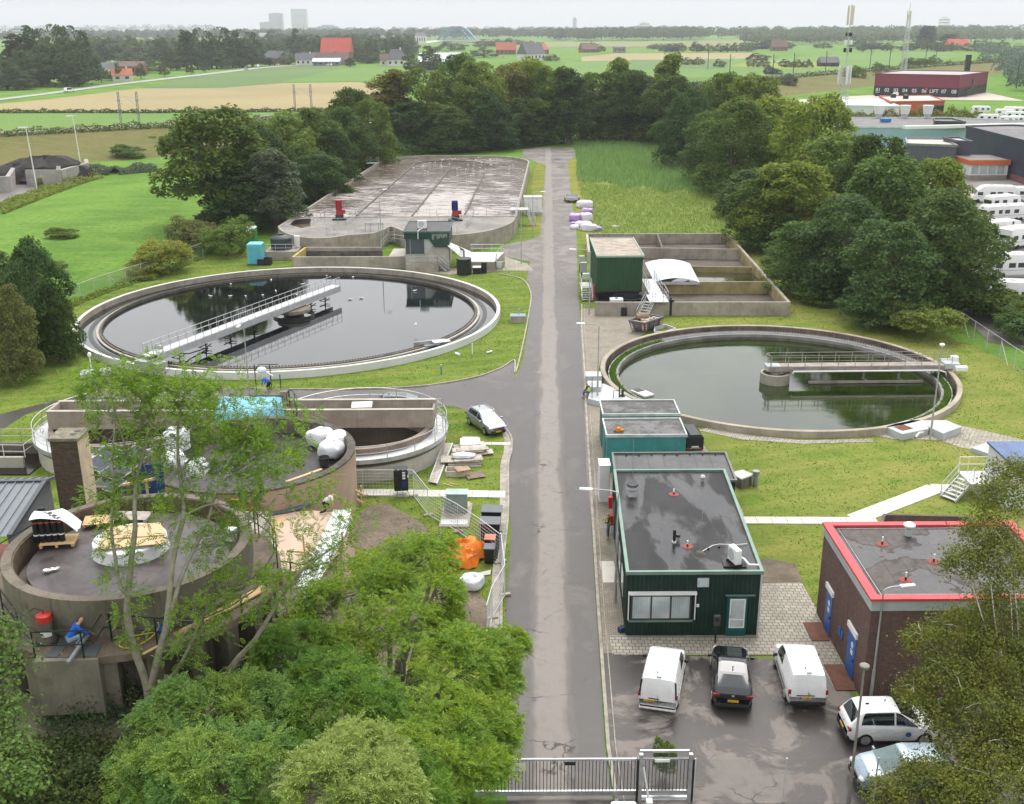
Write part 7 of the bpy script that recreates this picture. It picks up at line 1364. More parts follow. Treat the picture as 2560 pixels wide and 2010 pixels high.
g0=G('d5',230,185,4.2);psn('person in blue jacket bending over behind the tarpaulin on the distribution tower',J,(g0.x,g0.y,4.2),R(70),BLU,BLK,None,False);MB().bx(g0.x-1.3,g0.y-.8,0,g0.x+1.3,g0.y+.9,4.2).B('platform_base',CD_,tw)
fr_=th_('tripod_frame','dark frame with a white lamp head above the bending person in blue','frame',(g0.x,g0.y,4.2));mb=MB();a=V3(g0.x,g0.y,4.2)
for dx in(-1.1,.05,.75):mb.cy(a+V3(dx,.5,0),a+V3(dx,.5,2 if dx<.5 else 1.2),.04,n=6)
mb.tb([a+V3(-1.1,.5,1.5),a+V3(-.75,.5,2),a+V3(.7,.5,2)],.035,6);mb.B('frame',SD_,fr_);MB().bl(a+V3(-.55,.4,1.6),(.38,.25,.24),12).cy(a+V3(-.3,.4,1.5),a+V3(.25,.4,1.1),.08,.05,8).B('lamp_head',WP_,fr_,True)
g0=PY('d4',1850,650,52);J=std(ell=(-.25,.1,1.14),wrl=(-.2,.3,1),handl=(-.2,.36,.98));psn('person in white shirt and black trousers working behind the ash branches',J,(g0.x,g0.y,3.43),R(160),WCL,BLK,HELW,False)
gull0=None
def gull(p,rz,nm,grp):
 global gull0
 if gull0 is None:
  mb=MB();mb.bl((0,0,.12),(.09,.21,.085),8);mb.bl((0,.2,.2),(.055,.065,.055),8);mb.add([(-.06,-.12,.14),(.06,-.12,.14),(0,-.42,.15)],[(0,1,2)]);mb.add([(-.09,.1,.17),(-.1,-.25,.16),(-.02,-.05,.21)],[(0,1,2)]);mb.add([(.09,.1,.17),(.1,-.25,.16),(.02,-.05,.21)],[(0,2,1)]);mb.cy((0,.25,.195),(0,.32,.185),.016,.005,5)
  gull0=mb.B('gull',M('gull_white',(.74,.74,.74),.7,var=.08,obj=True,bmp=0),None,True);o=gull0
 else:o=gull0.copy();COL.objects.link(o)
 o.location=p;o.rotation_euler=(0,0,rz);o['label']=nm;o['category']='bird';o['group']=grp
r_=random.Random(3)
for x,y in((775,184),(865,130),(865,184),(932,184),(1010,180),(1070,162),(1048,112),(1190,130),(1408,198),(1458,192),(1300,92),(1420,98),(1697,160),(1165,178)):p=G('d1',x,y,.07);gull(p,r_.uniform(0,6),'white gull floating on the clear settling tank','gulls on the clear tank')
for k in rn(46):
 x=r_.uniform(1000,1720);y=125+abs(r_.gauss(0,1))*45+.05*abs(x-1400)
 if y<470 and not(x<1100 and y<190):p=G('c4',x,y,1.96);gull(p,r_.uniform(0,6),'white gull sitting on the foaming brown basin water','gulls on the aeration basin')
gull(PY('c2',185,745,215),2.2,'lone white gull flying before the trees left of the basin','gull in flight')
#  trees
BARK=M('bark',(.12,.1,.075),.95,var=.3,scale=3,fine=14,bmp=.6,dt=.4,dc=(.12,.12,.04),obj=True);BARKP=M('ash_bark',(.27,.245,.2),.9,var=.2,scale=3,fine=14,bmp=.5,dt=.75,dc=(.15,.125,.028),obj=True);BARKW=M('birch_bark',(.52,.48,.42),.8,var=.15,scale=4,fine=12,bmp=.2,dt=.5,dc=(.08,.07,.055))
LF={k:leaf_mat('leaf_'+k,c)for k,c in dict(dark=(.06,.105,.026),mid=(.098,.155,.032),light=(.155,.21,.036),blue=(.078,.135,.042),olive=(.15,.155,.04),pale=(.2,.235,.046),copper=(.045,.027,.03),grey=(.1,.135,.08)).items()}
LFAR={k:leaf_mat('far_leaf_'+k,c,objvar=.4)for k,c in dict(a=(.055,.088,.032),b=(.072,.108,.034),c=(.1,.135,.055)).items()}
def lq_(Pc,D,s,r,asp=.62,droop=.25):
 """rhombic leaf per point; D = facing"""
 n=len(Pc);N=D+r.normal(0,.55,(n,3));N/=np.linalg.norm(N,axis=1,keepdims=True)+1e-9
 A=r.normal(0,1,(n,3));U=np.cross(N,A);U/=np.linalg.norm(U,axis=1,keepdims=True)+1e-9;W=np.cross(N,U)
 ss=(s*r.uniform(.6,1.35,n))[:,None];V=np.empty((n,4,3));V[:,0]=Pc-U*ss*.5;V[:,1]=Pc+W*ss*asp*.5-N*ss*droop*.2;V[:,2]=Pc+U*ss*.5-N*ss*droop;V[:,3]=Pc-W*ss*asp*.5-N*ss*droop*.2;return V
def clumps(lb_,r,per=26,rc=(.1,.17)):
 """leaf-clump centres on the skins of the lobes, outer side preferred"""
 out=[]
 C_=np.array([l[:3]for l in lb_]);Rr=np.array([l[3:6]for l in lb_])
 for i,l in en(lb_):
  n=int(per*l[6])if len(l)>6 else per
  d=r.normal(0,1,(n*2,3));d/=np.linalg.norm(d,axis=1,keepdims=True);d=d[d[:,2]>-.62][:n];p=C_[i]+d*Rr[i]*r.uniform(.72,1.03,(len(d),1))
  q=np.ones(len(p),bool)
  for j in rn(len(lb_)):
   if j!=i:q&=(((p-C_[j])/(Rr[j]*.82))**2).sum(1)>1
  for a,b in zip(p[q],d[q]):out.append((a,b,r.uniform(*rc)))
 return out
def crown_mesh(name,lb_,nleaf,leaf,sd_s,per=26,rc=(.9,1.6),sparse=0):
 r=RG_(sd_s);cl=clumps(lb_,r,per,rc);k=max(6,nleaf//max(1,len(cl)));Ps=[];Ds=[]
 for c,d,q in cl:
  n=int(k*(q/np.mean(rc))**1.4*r.uniform(.6,1.3));e=r.normal(0,1,(n,3))+d*.55+np.array([0,0,.35]);e/=np.linalg.norm(e,axis=1,keepdims=True)
  Ps.append(c+e*q*(r.uniform(.35,1.05,(n,1))**.6)*np.array([1,1,.72]));Ds.append(e*.75+np.array([0,0,.55]))
 m=int(nleaf*.1);L=np.array([l[:6]for l in lb_]);pick=r.integers(0,len(L),m);Ps.append(L[pick,:3]+r.normal(0,.42,(m,3))*L[pick,3:6]);Ds.append(r.normal(0,1,(m,3)))
 V=lq_(np.concatenate(Ps),np.concatenate(Ds),leaf,r);me=bpy.data.meshes.new(name);V=V.reshape(-1,3);n=len(V)//4
 o=np_mesh(name,V,4,n,None);me=o.data;bpy.data.objects.remove(o);me.name=name;me.materials.append(LF['mid']);return me
def trunk_mesh(name,H,lb_,sd_s,r0=.35,nlimb=6,wig=.05):
 rr=random.Random(sd_s);mb=MB();fork=H*.28
 mb.tb([(0,0,-.2),(rr.uniform(-.1,.1),rr.uniform(-.1,.1),fork*.5),(rr.uniform(-.2,.2),rr.uniform(-.2,.2),fork),(0,0,H*.55),(0,0,H*.8)],[r0*1.25,r0,r0*.85,r0*.5,r0*.15],8)
 for l in sorted(lb_,key=lambda l:-l[3])[:nlimb]:
  a=Ve((0,0,fork*rr.uniform(.7,1.3)));b=Ve(l[:3]);m=a+(b-a)*.5+Ve((rr.uniform(-.3,.3),rr.uniform(-.3,.3),rr.uniform(.1,.6)));mb.tb([a,m,b,b+(b-a)*.25+Z_(.4)],[r0*.5,r0*.36,r0*.2,r0*.05],6)
 o=mb.B(name,BARK,None,True);o.location=(0,0,0);me=o.data;off=Ve(((min(p[0]for p in mb.v)+max(p[0]for p in mb.v))/2,(min(p[1]for p in mb.v)+max(p[1]for p in mb.v))/2,min(p[2]for p in mb.v)));me.transform(MT_(off));bpy.data.objects.remove(o);return me
def lobes_round(sd_s,H=10,Rw=4,n=9,base=.16):
 rr=random.Random(sd_s);L=[(0,0,H*.72,Rw*.62,Rw*.62,H*.26,1.3)]
 for k in rn(n):
  a=2*PI*k/n+rr.uniform(-.4,.4);z=H*rr.uniform(base+.12,.74);q=Rw*rr.uniform(.42,.66)*(1 if z<H*.6 else .72);s=Rw*rr.uniform(.34,.5);L.append((q*cos(a),q*sin(a),z,s,s,s*rr.uniform(.75,1.05)))
 for k in rn(3):a=rr.uniform(0,6.3);L.append((Rw*.3*cos(a),Rw*.3*sin(a),H*rr.uniform(.8,.88),Rw*.28,Rw*.28,H*.12))
 return L
def lobes_tall(sd_s,H=10,Rw=2.4,n=11):
 rr=random.Random(sd_s);L=[]
 for k in rn(n):f=(k+.5)/n;a=k*2.4+rr.uniform(-.5,.5);q=Rw*.42*(1-f*.6);s=Rw*(.62-.36*f)*rr.uniform(.8,1.15);L.append((q*cos(a),q*sin(a),H*(.2+.74*f),s,s,H*.1*rr.uniform(.8,1.2)))
 return L
def lobes_column(sd_s,H=10,Rw=1.1,n=9):
 rr=random.Random(sd_s);return[(rr.uniform(-.15,.15),rr.uniform(-.15,.15),H*(.12+.8*(k+.5)/n),Rw*(1-.55*(k/n)**2),Rw*(1-.55*(k/n)**2),H*.09)for k in rn(n)]
def lobes_bush(sd_s,H=10,Rw=6,n=8):
 rr=random.Random(sd_s);L=[]
 for k in rn(n):a=2*PI*k/n+rr.uniform(-.3,.3);q=Rw*rr.uniform(.25,.6);s=Rw*rr.uniform(.36,.5);L.append((q*cos(a),q*sin(a),H*rr.uniform(.25,.6),s,s,H*rr.uniform(.28,.4)))
 return L
KIND={}
def make_kind(k,lb_,nleaf,leaf,sd_s,per,rc,r0=.3,H=10):KIND[k]=(crown_mesh('crown',lb_,nleaf,leaf,sd_s,per,rc),trunk_mesh('trunk',H,lb_,sd_s,r0),H,max(math.hypot(l[0],l[1])+l[3]for l in lb_))
for k in rn(5):L=lobes_round(20+k);make_kind('round%d'%k,L,15000,.29,20+k,24,(.62,1.05))
for k in rn(2):L=lobes_round(50+k,n=11,base=.08)+[(2.5*cos(a),2.5*sin(a),1.9,1.6,1.6,1.5)for a in(0,1.2,2.5,3.8,5.1)];make_kind('low%d'%k,L,15000,.29,50+k,24,(.6,1))
for k in rn(3):L=lobes_tall(30+k);make_kind('tall%d'%k,L,9000,.26,30+k,22,(.45,.8))
L=lobes_column(40);make_kind('column0',L,5000,.25,40,20,(.3,.5),.15)
for k in rn(3):L=lobes_bush(60+k);make_kind('bush%d'%k,L,9000,.42,60+k,26,(.9,1.5),.2)
for k in rn(3):L=[(0,0,7,2.6,2.6,2.6),(0,0,4,3.4,3.4,3.2)]+[(2.4*cos(a+k),2.4*sin(a+k),3.4+.8*sin(3*a+k),2,2,2.6)for a in(0,1.1,2.2,3.2,4.2,5.2)];make_kind('far%d'%k,L,3000,.55,80+k,12,(.8,1.3))
L=lobes_column(86);make_kind('farcolumn0',L,1500,.5,86,10,(.35,.6),.15)
TRK_MAT=BARK
def tree(kind,loc,H,Rw,leaf,lbl,cat='tree',grp=None,name=None,rz=None,trunk=True):
 cm_,tm_,h0,w0=KIND[kind];t=th_(name or('tree'if cat=='tree'else cat.replace(' ','_')),lbl,cat,loc,rz if rz is not None else random.uniform(0,6.28),grp);t.scale=(1,1,1)
 sc_=(Rw/w0,Rw/w0,H/h0*1)
 c=bpy.data.objects.new('crown',cm_);COL.objects.link(c);c.parent=t;c.scale=sc_;c.material_slots[0].link='OBJECT';c.material_slots[0].material=LF.get(leaf)or LFAR[leaf]
 if trunk:q=bpy.data.objects.new('trunk',tm_);COL.objects.link(q);q.parent=t;q.scale=sc_
 return t
ORD=['nearest','second','third','fourth','fifth','sixth','seventh','eighth','ninth','tenth','eleventh','twelfth','thirteenth','fourteenth','fifteenth','sixteenth','seventeenth','eighteenth','nineteenth','twentieth','twenty-first','twenty-second','twenty-third','twenty-fourth']
LOOK=dict(dark='dark green',mid='green',light='bright green',blue='blue green',olive='olive green',pale='pale yellow green',grey='grey green',copper='copper')
def rowtrees(lst,where,grp):
 for k,(c,x,y,Y,Rw,leaf,kind)in en(sorted(lst,key=lambda q:q[3])):
  p=PY(c,x,y,Y);tree(kind,(p.x,p.y,0),p.z*1,Rw,leaf,'%s tree, %s from the near end of %s'%(LOOK[leaf],ORD[k],where),'tree',grp)
rowtrees([('c6',1730,440,116,7,'blue','low0'),('c6',1400,630,111,5.2,'blue','low1'),('c6',1380,215,132,7,'mid','round0'),('c6',1640,225,136,6,'light','round1'),('c6',1130,470,122,6.2,'blue','low0'),('c6',850,620,126,5,'mid','low1'),('c6',800,250,151,7.5,'light','round2'),('c6',1080,85,168,7.5,'light','round3'),('c6',1310,100,155,6,'dark','round4'),('c6',640,370,152,6.2,'mid','low0'),('c6',1810,480,127,5.5,'mid','round1'),('c6',560,310,180,6.5,'dark','low1'),('c3',700,590,212,8.5,'light','round0'),('c3',440,620,205,7.5,'mid','low1'),('c3',920,585,190,8,'light','round2'),('c3',560,455,258,8.5,'light','round3'),('c3',350,440,270,8,'mid','round1'),('c3',140,560,246,7,'dark','low0'),('c3',240,520,285,7.5,'dark','round4'),('c3',30,470,293,8,'dark','low1'),('c3',300,690,222,6.5,'mid','low0'),('c6',1580,640,118,5.5,'blue','low1')],'the right tree row','trees in the right row')
rowtrees([('c5',1270,45,173,10.5,'mid','round0'),('c5',1640,300,168,4.8,'grey','tall0'),('c5',1560,170,186,7,'dark','low0'),('c1',1700,680,206,7,'light','round3'),('c1',1900,670,216,7,'mid','low1'),('c1',2060,650,230,7,'dark','round4'),('c1',2130,550,248,7.5,'dark','low0'),('c2',70,560,256,7,'mid','low1'),('c2',190,620,243,6,'mid','low0'),('c5',1900,330,196,6.5,'dark','low1'),('c5',2010,170,213,5.5,'dark','low0'),('c5',1420,400,170,7,'dark','low1')],'the row left of the basin','trees left of the aeration basin')
rowtrees([('c2',300,435,288,8,'olive','tall1'),('c2',520,430,287,8.5,'mid','low0'),('c2',690,325,300,9,'mid','round1'),('c2',840,390,289,9,'light','low1'),('c2',1010,395,303,9,'olive','round2'),('c2',1160,355,309,10,'light','round3'),('c2',1270,420,300,8,'mid','low0'),('c2',1390,415,297,6.5,'dark','tall2'),('c2',1480,450,312,4.5,'dark','tall0'),('c2',1580,450,309,7,'mid','low1'),('c2',1690,365,313,6,'light','tall1'),('c2',1750,430,306,8.5,'dark','round4'),('c2',1990,330,309,6,'light','tall2'),('c2',1890,500,303,8.5,'dark','low0'),('c2',2080,510,300,7.5,'dark','low1'),('c2',660,650,279,7,'blue','low1'),('c2',900,560,284,8,'dark','low0'),('c2',400,620,281,7.5,'dark','low1'),('c2',1090,600,293,7,'dark','low0'),('c2',1640,560,304,6.5,'mid','low1'),('c2',1840,440,312,6,'mid','tall0'),('c2',1230,560,298,6,'dark','low1')],'the far tree belt','trees closing the far end')
def bush(c,x,y,H,Rw,leaf,lbl,k=0,dy=0,grp=None):
 p=G(c,x,y);tree('bush%d'%k,(p.x,p.y+dy,0),H,Rw,leaf,lbl,'bush',grp,'bush',trunk=True)
for a in(('c5',940,1060,4.2,4.2,'pale','yellow green bush inside the fence behind the clear tank',0,2.5),('c5',1120,950,4.6,4.4,'olive','brownish olive bush beneath the big forked tree',1,5),('c5',870,1080,2.6,2.6,'pale','low pale bush at the fence bend',2,1),('c5',1340,970,5.2,4,'light','fresh green bush left of the turquoise cabin',1,3.5),('c5',1430,780,7,3.6,'blue','blue green bush behind the green portable toilet',2,3),('c5',1600,800,6.5,3.6,'light','green bush filling the gap behind the chemical tank',0,9),('c5',1900,640,4.5,4,'light','low bush against the left wall of the basin',2,6),('c5',1960,560,4.5,4,'olive','brown tinted bush farther up the left wall of the basin',0,6),('c5',2080,480,4.5,4.5,'light','low bush at the middle of the left basin wall',1,6),('c6',1620,1340,3.6,4,'pale','leafy bush at the foot of the nearest right row tree',0,2),('c6',1350,1290,2.6,3.2,'mid','low bush at the edge of the lawn beside the right row',1,2),('c6',1000,1130,2.6,3.6,'mid','low bush in the shade along the right row',2,3),('c6',780,960,2.6,3.6,'mid','low bush by the drying bed corner under the trees',0,3),('c6',630,780,2.8,3.6,'dark','dark bush where the meadow meets the right row',1,4),('c6',560,600,3,4,'mid','bush along the meadow edge, farther up the right row',2,4),('c6',470,510,3.2,4,'mid','bush along the meadow edge behind the drying beds',0,5),('b6',1000,1000,3.4,3.2,'light','bright bush beyond the fence beside the caravan lot, left one',1,2),('b6',1200,1250,3.4,3.6,'light','bright bush beyond the fence, middle one',2,1),('b6',1500,1400,3.4,3.6,'mid','green bush beyond the fence at the right edge',0,1),('b6',1640,1650,3,3.4,'mid','green bush at the right edge nearest the camera beyond the fence',1,0),('c2',380,905,3,6,'light','low thicket behind the far left basin corner',0,4),('c2',650,900,3,7,'light','low thicket behind the middle of the basin end',1,4),('c2',900,895,3,6,'light','low thicket behind the right part of the basin end',2,4),('c1',150,915,3,6,'light','round shrub on the railway bank at the far left',1,3),('c1',780,955,3.6,4,'mid','dark shrub on the railway bank',2,0),('c1',860,890,3,4.5,'light','pale shrub higher on the railway bank',0,0),('c3',1145,495,9,7,'mid','big round bush at the foot of the bank beside the lattice mast',0,0),('c3',1310,445,7,6,'mid','bush on the bank left of the dark red hall',1,0),('c3',1480,425,9,7,'mid','bush behind the dark red hall roof, left one',2,0),('c3',1580,425,9,8,'mid','bush behind the dark red hall roof, right one',0,0),('c3',1700,420,6,5,'mid','small bush behind the right end of the dark red hall',1,0),('c3',650,470,7,6,'grey','willow bush by the white wall beyond the right row',1,0),('c3',730,540,8,6,'grey','greyish willow bush beyond the right row',2,0)):bush(*a)
for(c,x,y,Y,Rw,leaf,kind,nm)in(('c5',165,870,100,4,'dark','low0','dense dark tree by the fence at the left edge'),('c5',-10,1140,93,2.8,'olive','low1','smaller olive tree in front of the dense tree at the left edge'),('c5',-40,950,106,4.2,'dark','low1','dark tree behind the dense tree at the left edge'),('c5',300,1120,99,2,'dark','low1','low dark shrub at the right foot of the dense left tree')):p=PY(c,x,y,Y);tree(kind,(p.x,p.y,0),p.z,Rw,leaf,nm)
for k,(x,y)in en(((60,1200),(150,1110),(380,830),(300,1050),(20,1260))):p=G('c5',x,y);bush('c5',x,max(y,700)if k==2 else y,1.6,2.4,'mid',('bushy weeds under the left edge trees, front','bushy weeds under the left edge trees, middle','low bush on the meadow slope at the far left','bushy weeds at the tank fence','bushy weeds at the left edge fence end')[k],k%3)
def hdg(name,lbl,path,w,h,leaf,z=0,n=5000,s=.4,sd_s=1):
 r=RG_(sd_s);P_=np.array([p[:2]for p in path]);seg=np.linalg.norm(np.diff(P_,axis=0),axis=1);cum=np.r_[0,np.cumsum(seg)];u=r.uniform(0,cum[-1],n);i=np.clip(np.searchsorted(cum,u)-1,0,len(seg)-1);f=(u-cum[i])/seg[i];p=P_[i]+(P_[i+1]-P_[i])*f[:,None];t_=(P_[i+1]-P_[i])/seg[i][:,None];q=np.stack([-t_[:,1],t_[:,0]],1)
 hh=h*(.82+.3*np.sin(u*.9)*np.sin(u*.37+1));ph=r.uniform(-.5,PI+.5,n);k=r.uniform(.8,1.05,n);p=p+q*(np.cos(ph)*w/2*k)[:,None];Z=z+np.maximum(.05,np.sin(ph))*hh*k*r.uniform(.75,1,n);D=np.c_[q*np.cos(ph)[:,None],np.maximum(.1,np.sin(ph))+.3]
 V=lq_(np.c_[p,Z],D,s,r);o=np_mesh(name,V.reshape(-1,3),4,n,LF[leaf]);tag(o,lbl,'hedge');return o
HB=offs(T2,-7.5)
hl=[p for p in HB if p[0]<-52];hdg('hedge','long dark green hedge along the top of the railway bank at the left',hl,3,2.2,'dark',4.1,15000,.5,2)
hr=[p for p in HB if 60<p[0]<420];hdg('hedge','hedge along the top of the railway bank at the right',hr,3.5,2.6,'dark',4.1,9000,.8,3)
hm=[p for p in HB if-52<=p[0]<=60];hdg('hedge','hedge on the railway bank behind the trees in the middle',hm,3,2,'dark',4.1,5000,.6,8)
hdg('field_hedge','broken dark ditch hedge between the bright field and the straw field',[tuple(p[:2])for p in(G('c1',-300,682),G('c1',900,682),G('c1',1700,676),G('c1',2300,668))],4,1.6,'dark',.05,6000,.7,4)
hdg('conifer_hedge','olive conifer hedge in front of the white and orange buildings',[tuple(G('c3',x,y,0)[:2])for x,y in((1060,745),(1200,745),(1500,742),(1890,735))],3,5.2,'olive',0,9000,.55,5)
hdg('weed_strip','yellow flowering weeds along the storage yard at the left',[tuple(G('c5',x,y)[:2])for x,y in((-60,690),(200,590),(420,510),(560,470))],5,1.5,'pale',0,6000,.4,6)
hdg('reed_strip','reed strip at the foot of the bank above the meadow',[tuple(G('c5',x,y)[:2])for x,y in((540,440),(700,445),(930,425))],6,2,'grey',0,4000,.5,7)
hdg('fence_weeds','tall weeds along the wire fence behind the clear tank',[(-56,96),(-51.5,108),(-50.3,121),(-48.8,128),(-45,138),(-42.8,147)],1.2,.9,'light',0,3500,.3,9)
def ash_template():
 """one pinnate leaf, about 0.34 m: nine leaflets on a drooping rachis, as quads"""
 q=[];n=5
 def lf(b,d,L,w):up=np.array([0,0,1]);s=np.cross(d,up);s/=np.linalg.norm(s);q.append([b,b+d*L*.45+s*w*.5-up*.004,b+d*L-up*L*.22,b+d*L*.45-s*w*.5-up*.004])
 rach=lambda t:np.array([0,.34*t,-.11*t*t])
 for k in rn(4):
  t=.3+.2*k;b=rach(t)
  for s in(-1,1):d=np.array([s*.86,.5,-.05]);lf(b,d/np.linalg.norm(d),.125-.012*abs(k-1.5),.05)
 lf(rach(.97),np.array([0,.95,-.3]),.13,.055);lf(rach(0),np.array([0,1,-.05]),.3,.012)
 return np.array(q)
ASHT=ash_template()
def orient_set(T,Pc,F,r,scale):
 """place template copies at Pc with +y along F and z up-ish"""
 n=len(Pc);F=F/np.linalg.norm(F,axis=1,keepdims=True);U=np.tile([0,0,1],(n,1))+r.normal(0,.28,(n,3));X=np.cross(F,U);X/=np.linalg.norm(X,axis=1,keepdims=True)+1e-9;Z=np.cross(X,F);s=(scale*r.uniform(.7,1.2,n))[:,None,None,None]
 Tb=T[None]*s;return Pc[:,None,None,:]+Tb[...,0:1]*X[:,None,None,:]+Tb[...,1:2]*F[:,None,None,:]+Tb[...,2:3]*Z[:,None,None,:]
def ash_foliage(shoots,dirs,r,per=7,scale=1):
 P_=[];F_=[]
 for p,d in zip(shoots,dirs):
  d=d/np.linalg.norm(d);a=np.cross(d,[.3,.2,1]);a/=np.linalg.norm(a);b=np.cross(d,a);ph0=r.uniform(0,6.28)
  for k in rn(per):ph=ph0+2.399*k;el=r.uniform(.15,.75);f=d*el+(a*cos(ph)+b*sin(ph))*(1-.35*el)+np.array([0,0,.12]);P_.append(p-d*.05*k*r.uniform(.3,1.2));F_.append(f)
 return orient_set(ASHT,np.array(P_),np.array(F_),r,scale)
def link_leaves(name,V,mat,pa):V=V.reshape(-1,3)-np.array(abl(pa));return np_mesh(name,V,4,len(V)//4,mat,pa)
LASH={'a':leaf_mat('ash_leaf_fresh',(.17,.27,.036),.45,.4,rough=.42,spec=.4),'b':leaf_mat('ash_leaf_dark',(.12,.225,.038),.45,.4,rough=.42,spec=.4),'c':leaf_mat('ash_leaf_yellow',(.28,.325,.07),.45,.35,rough=.45,spec=.4),'d':leaf_mat('ash_leaf_cool',(.15,.26,.07),.45,.4,rough=.42,spec=.4),'e':leaf_mat('maple_leaf',(.15,.22,.045),.4,.35),'f':leaf_mat('shrub_leaf',(.075,.115,.04),.35,.35),'g':leaf_mat('birch_leaf',(.14,.165,.034),.4,.4)}
def ash_tree(lbl,base,lb_,leafk,sd_s,nshoot,r0=.3,forks=8,scale=1,name='ash_tree'):
 r=RG_(sd_s);rr=random.Random(sd_s);t=th_(name,lbl,'tree',base);b0=Ve(base);mb=MB();z0=b0.z;sh_=[];dr=[];zmin=min(l[2]for l in lb_);fork=Ve((b0.x,b0.y,z0+(zmin-z0)*.55));mb.tb([b0-Z_(.3),b0+(fork-b0)*.5+Ve((rr.uniform(-.15,.15),0,0)),fork],[r0*1.2,r0,r0*.8],9)
 w=np.array([l[3]*l[4]+l[3]*l[5]for l in lb_]);w=w/w.sum()
 for i,l in en(lb_):
  c=Ve(l[:3]);m=fork+(c-fork)*.5+Ve((rr.uniform(-.4,.4),rr.uniform(-.4,.4),.4));mb.tb(smp([fork-Z_(.3),m,c,c+(c-m)*.3],4),[r0*.5*(1-.8*j/12)for j in rn(13)],7)
  n=int(nshoot*w[i]);d=r.normal(0,1,(n*2,3));d/=np.linalg.norm(d,axis=1,keepdims=True);d=d[d[:,2]>-.45][:n]
  sp=max(6,n//9);sd_=r.normal(0,1,(sp,3));sd_/=np.linalg.norm(sd_,axis=1,keepdims=True);j=r.integers(0,sp,len(d));d=d*.45+sd_[j];d=d[:,:]/np.linalg.norm(d,axis=1,keepdims=True);ok=d[:,2]>-.5;d=d[ok]
  p=np.array(l[:3])+d*np.array(l[3:6])*r.uniform(.68,1.06,(len(d),1));keep=np.ones(len(p),bool)
  for k2,l2 in en(lb_):
   if k2!=i:keep&=((((p-np.array(l2[:3]))/(np.array(l2[3:6])*.8))**2).sum(1)>1)
  p,d=p[keep],d[keep];sh_.append(p);dr.append(d+np.array([0,0,.45]))
  for q in p[::7]:q=Ve(q);a=c+(q-c)*rr.uniform(.1,.35);k_=a+(q-a)*.55+Ve((rr.uniform(-.2,.2),rr.uniform(-.2,.2),-.1));mb.tb([a,k_,q],[.035,.022,.008],4)
 mb.B('trunk',BARKP,t,True,angle=0);S_=np.concatenate(sh_);D_=np.concatenate(dr);link_leaves('crown',ash_foliage(S_,D_,r,7,scale),LASH[leafk],t);return t
def L6(c,x,y,Y,rx,ry=None,rz=None):p=PY(c,x,y,Y);return(p.x,p.y,p.z,rx,ry or rx,rz or rx*.8)
b=PY('e5',900,1500,38);ash_tree('big fresh green ash in the bottom middle, branches reaching over the road',(-4.8,36,0),[L6('e5',1000,330,41.5,2.1),L6('e5',780,420,40.5,1.9),L6('e5',1180,200,43,1.15,1.1,1.1),L6('e5',1150,480,40,1.5),L6('e5',560,560,39,1.7),L6('e5',900,700,38,2.3),L6('e5',1250,640,40.5,1),L6('e5',1260,900,36.5,2),L6('e5',1560,800,38.5,1.35,1.3,1),L6('e5',1480,1000,37,1.35),L6('e5',1000,1000,35.5,2.3),L6('e5',1400,1250,34,1.7),L6('e5',1180,1250,33,1.9),L6('e5',1300,1500,31.5,1.7),L6('e5',1050,1480,30.5,1.7),L6('e5',620,850,36.5,1.8),L6('e5',700,560,39.5,1.6),L6('e5',1050,640,39,1.4),L6('e5',820,900,36.5,1.8),L6('e5',1180,1050,36,1.6),L6('e5',1500,1180,35,1.2),L6('e5',1450,1480,32,1.3),L6('e5',400,700,37.5,1.1)],'a',5,5600,.34)
ash_tree('darker green ash crown at the bottom between the two brighter ash crowns',(-9,33,0),[L6('e5',520,1020,34,1.9),L6('e5',700,1150,32.5,1.8),L6('e5',420,1250,32,1.7),L6('e5',950,1640,28.5,1.7),L6('e5',330,800,35.5,1.5)],'b',6,1700,.26)
ash_tree('yellowish ash crown at the bottom edge of the picture',(-5.8,26.5,0),[L6('e5',720,1480,27,1.5),L6('e5',560,1620,26,1.5),L6('e5',820,1680,25.5,1.4)],'c',7,1000,.2)
ash_tree('cool green ash crown with brown seed bunches left of the big ash',(-11.6,28.5,0),[L6('e4',1500,830,31.5,1.5),L6('e4',1350,1050,30.5,1.6),L6('e4',1700,1080,30.5,1.7),L6('e4',1200,1330,29,1.5),L6('e4',1620,1400,28,1.8),L6('e4',2000,1350,28.5,1.6),L6('e4',1950,850,32,1.5)],'d',8,2300,.24)
mb=MB();r_=random.Random(12)
for x,y in((1390,1060),(1130,1270),(1530,1340),(1350,1390),(1430,1420),(1520,1210),(1720,1080),(1620,840),(1450,700)):
 p=PY('e4',x,y,28.6+.0035*(1400-y))
 for k in rn(14):q=p+Ve((r_.uniform(-.16,.16),r_.uniform(-.16,.16),r_.uniform(-.2,.08)));mb.ob(q,(.03,.06,.1),r_.uniform(0,3),r_.uniform(-.5,.5))
sb_=mb.B('seed_bunches',M('dry_keys',(.32,.22,.15),.9,var=.3,scale=9),[o for o in COL.objects if o.get('label','').startswith('cool green ash')][0])
t=th_('ash_tree','slender open ash tree with forked pale trunk in front of the digester','tree',(PY('d6',1135,1700,33).x,33,0))
def br_(pts,r0,r1):n=len(pts);P_=[PY(c,x,y,Y)for c,x,y,Y in pts];P_=smp(P_,4);return P_,[r0+(r1-r0)*i/(len(P_)-1)for i in rn(len(P_))]
mb=MB();B0=t.location;tips=[]
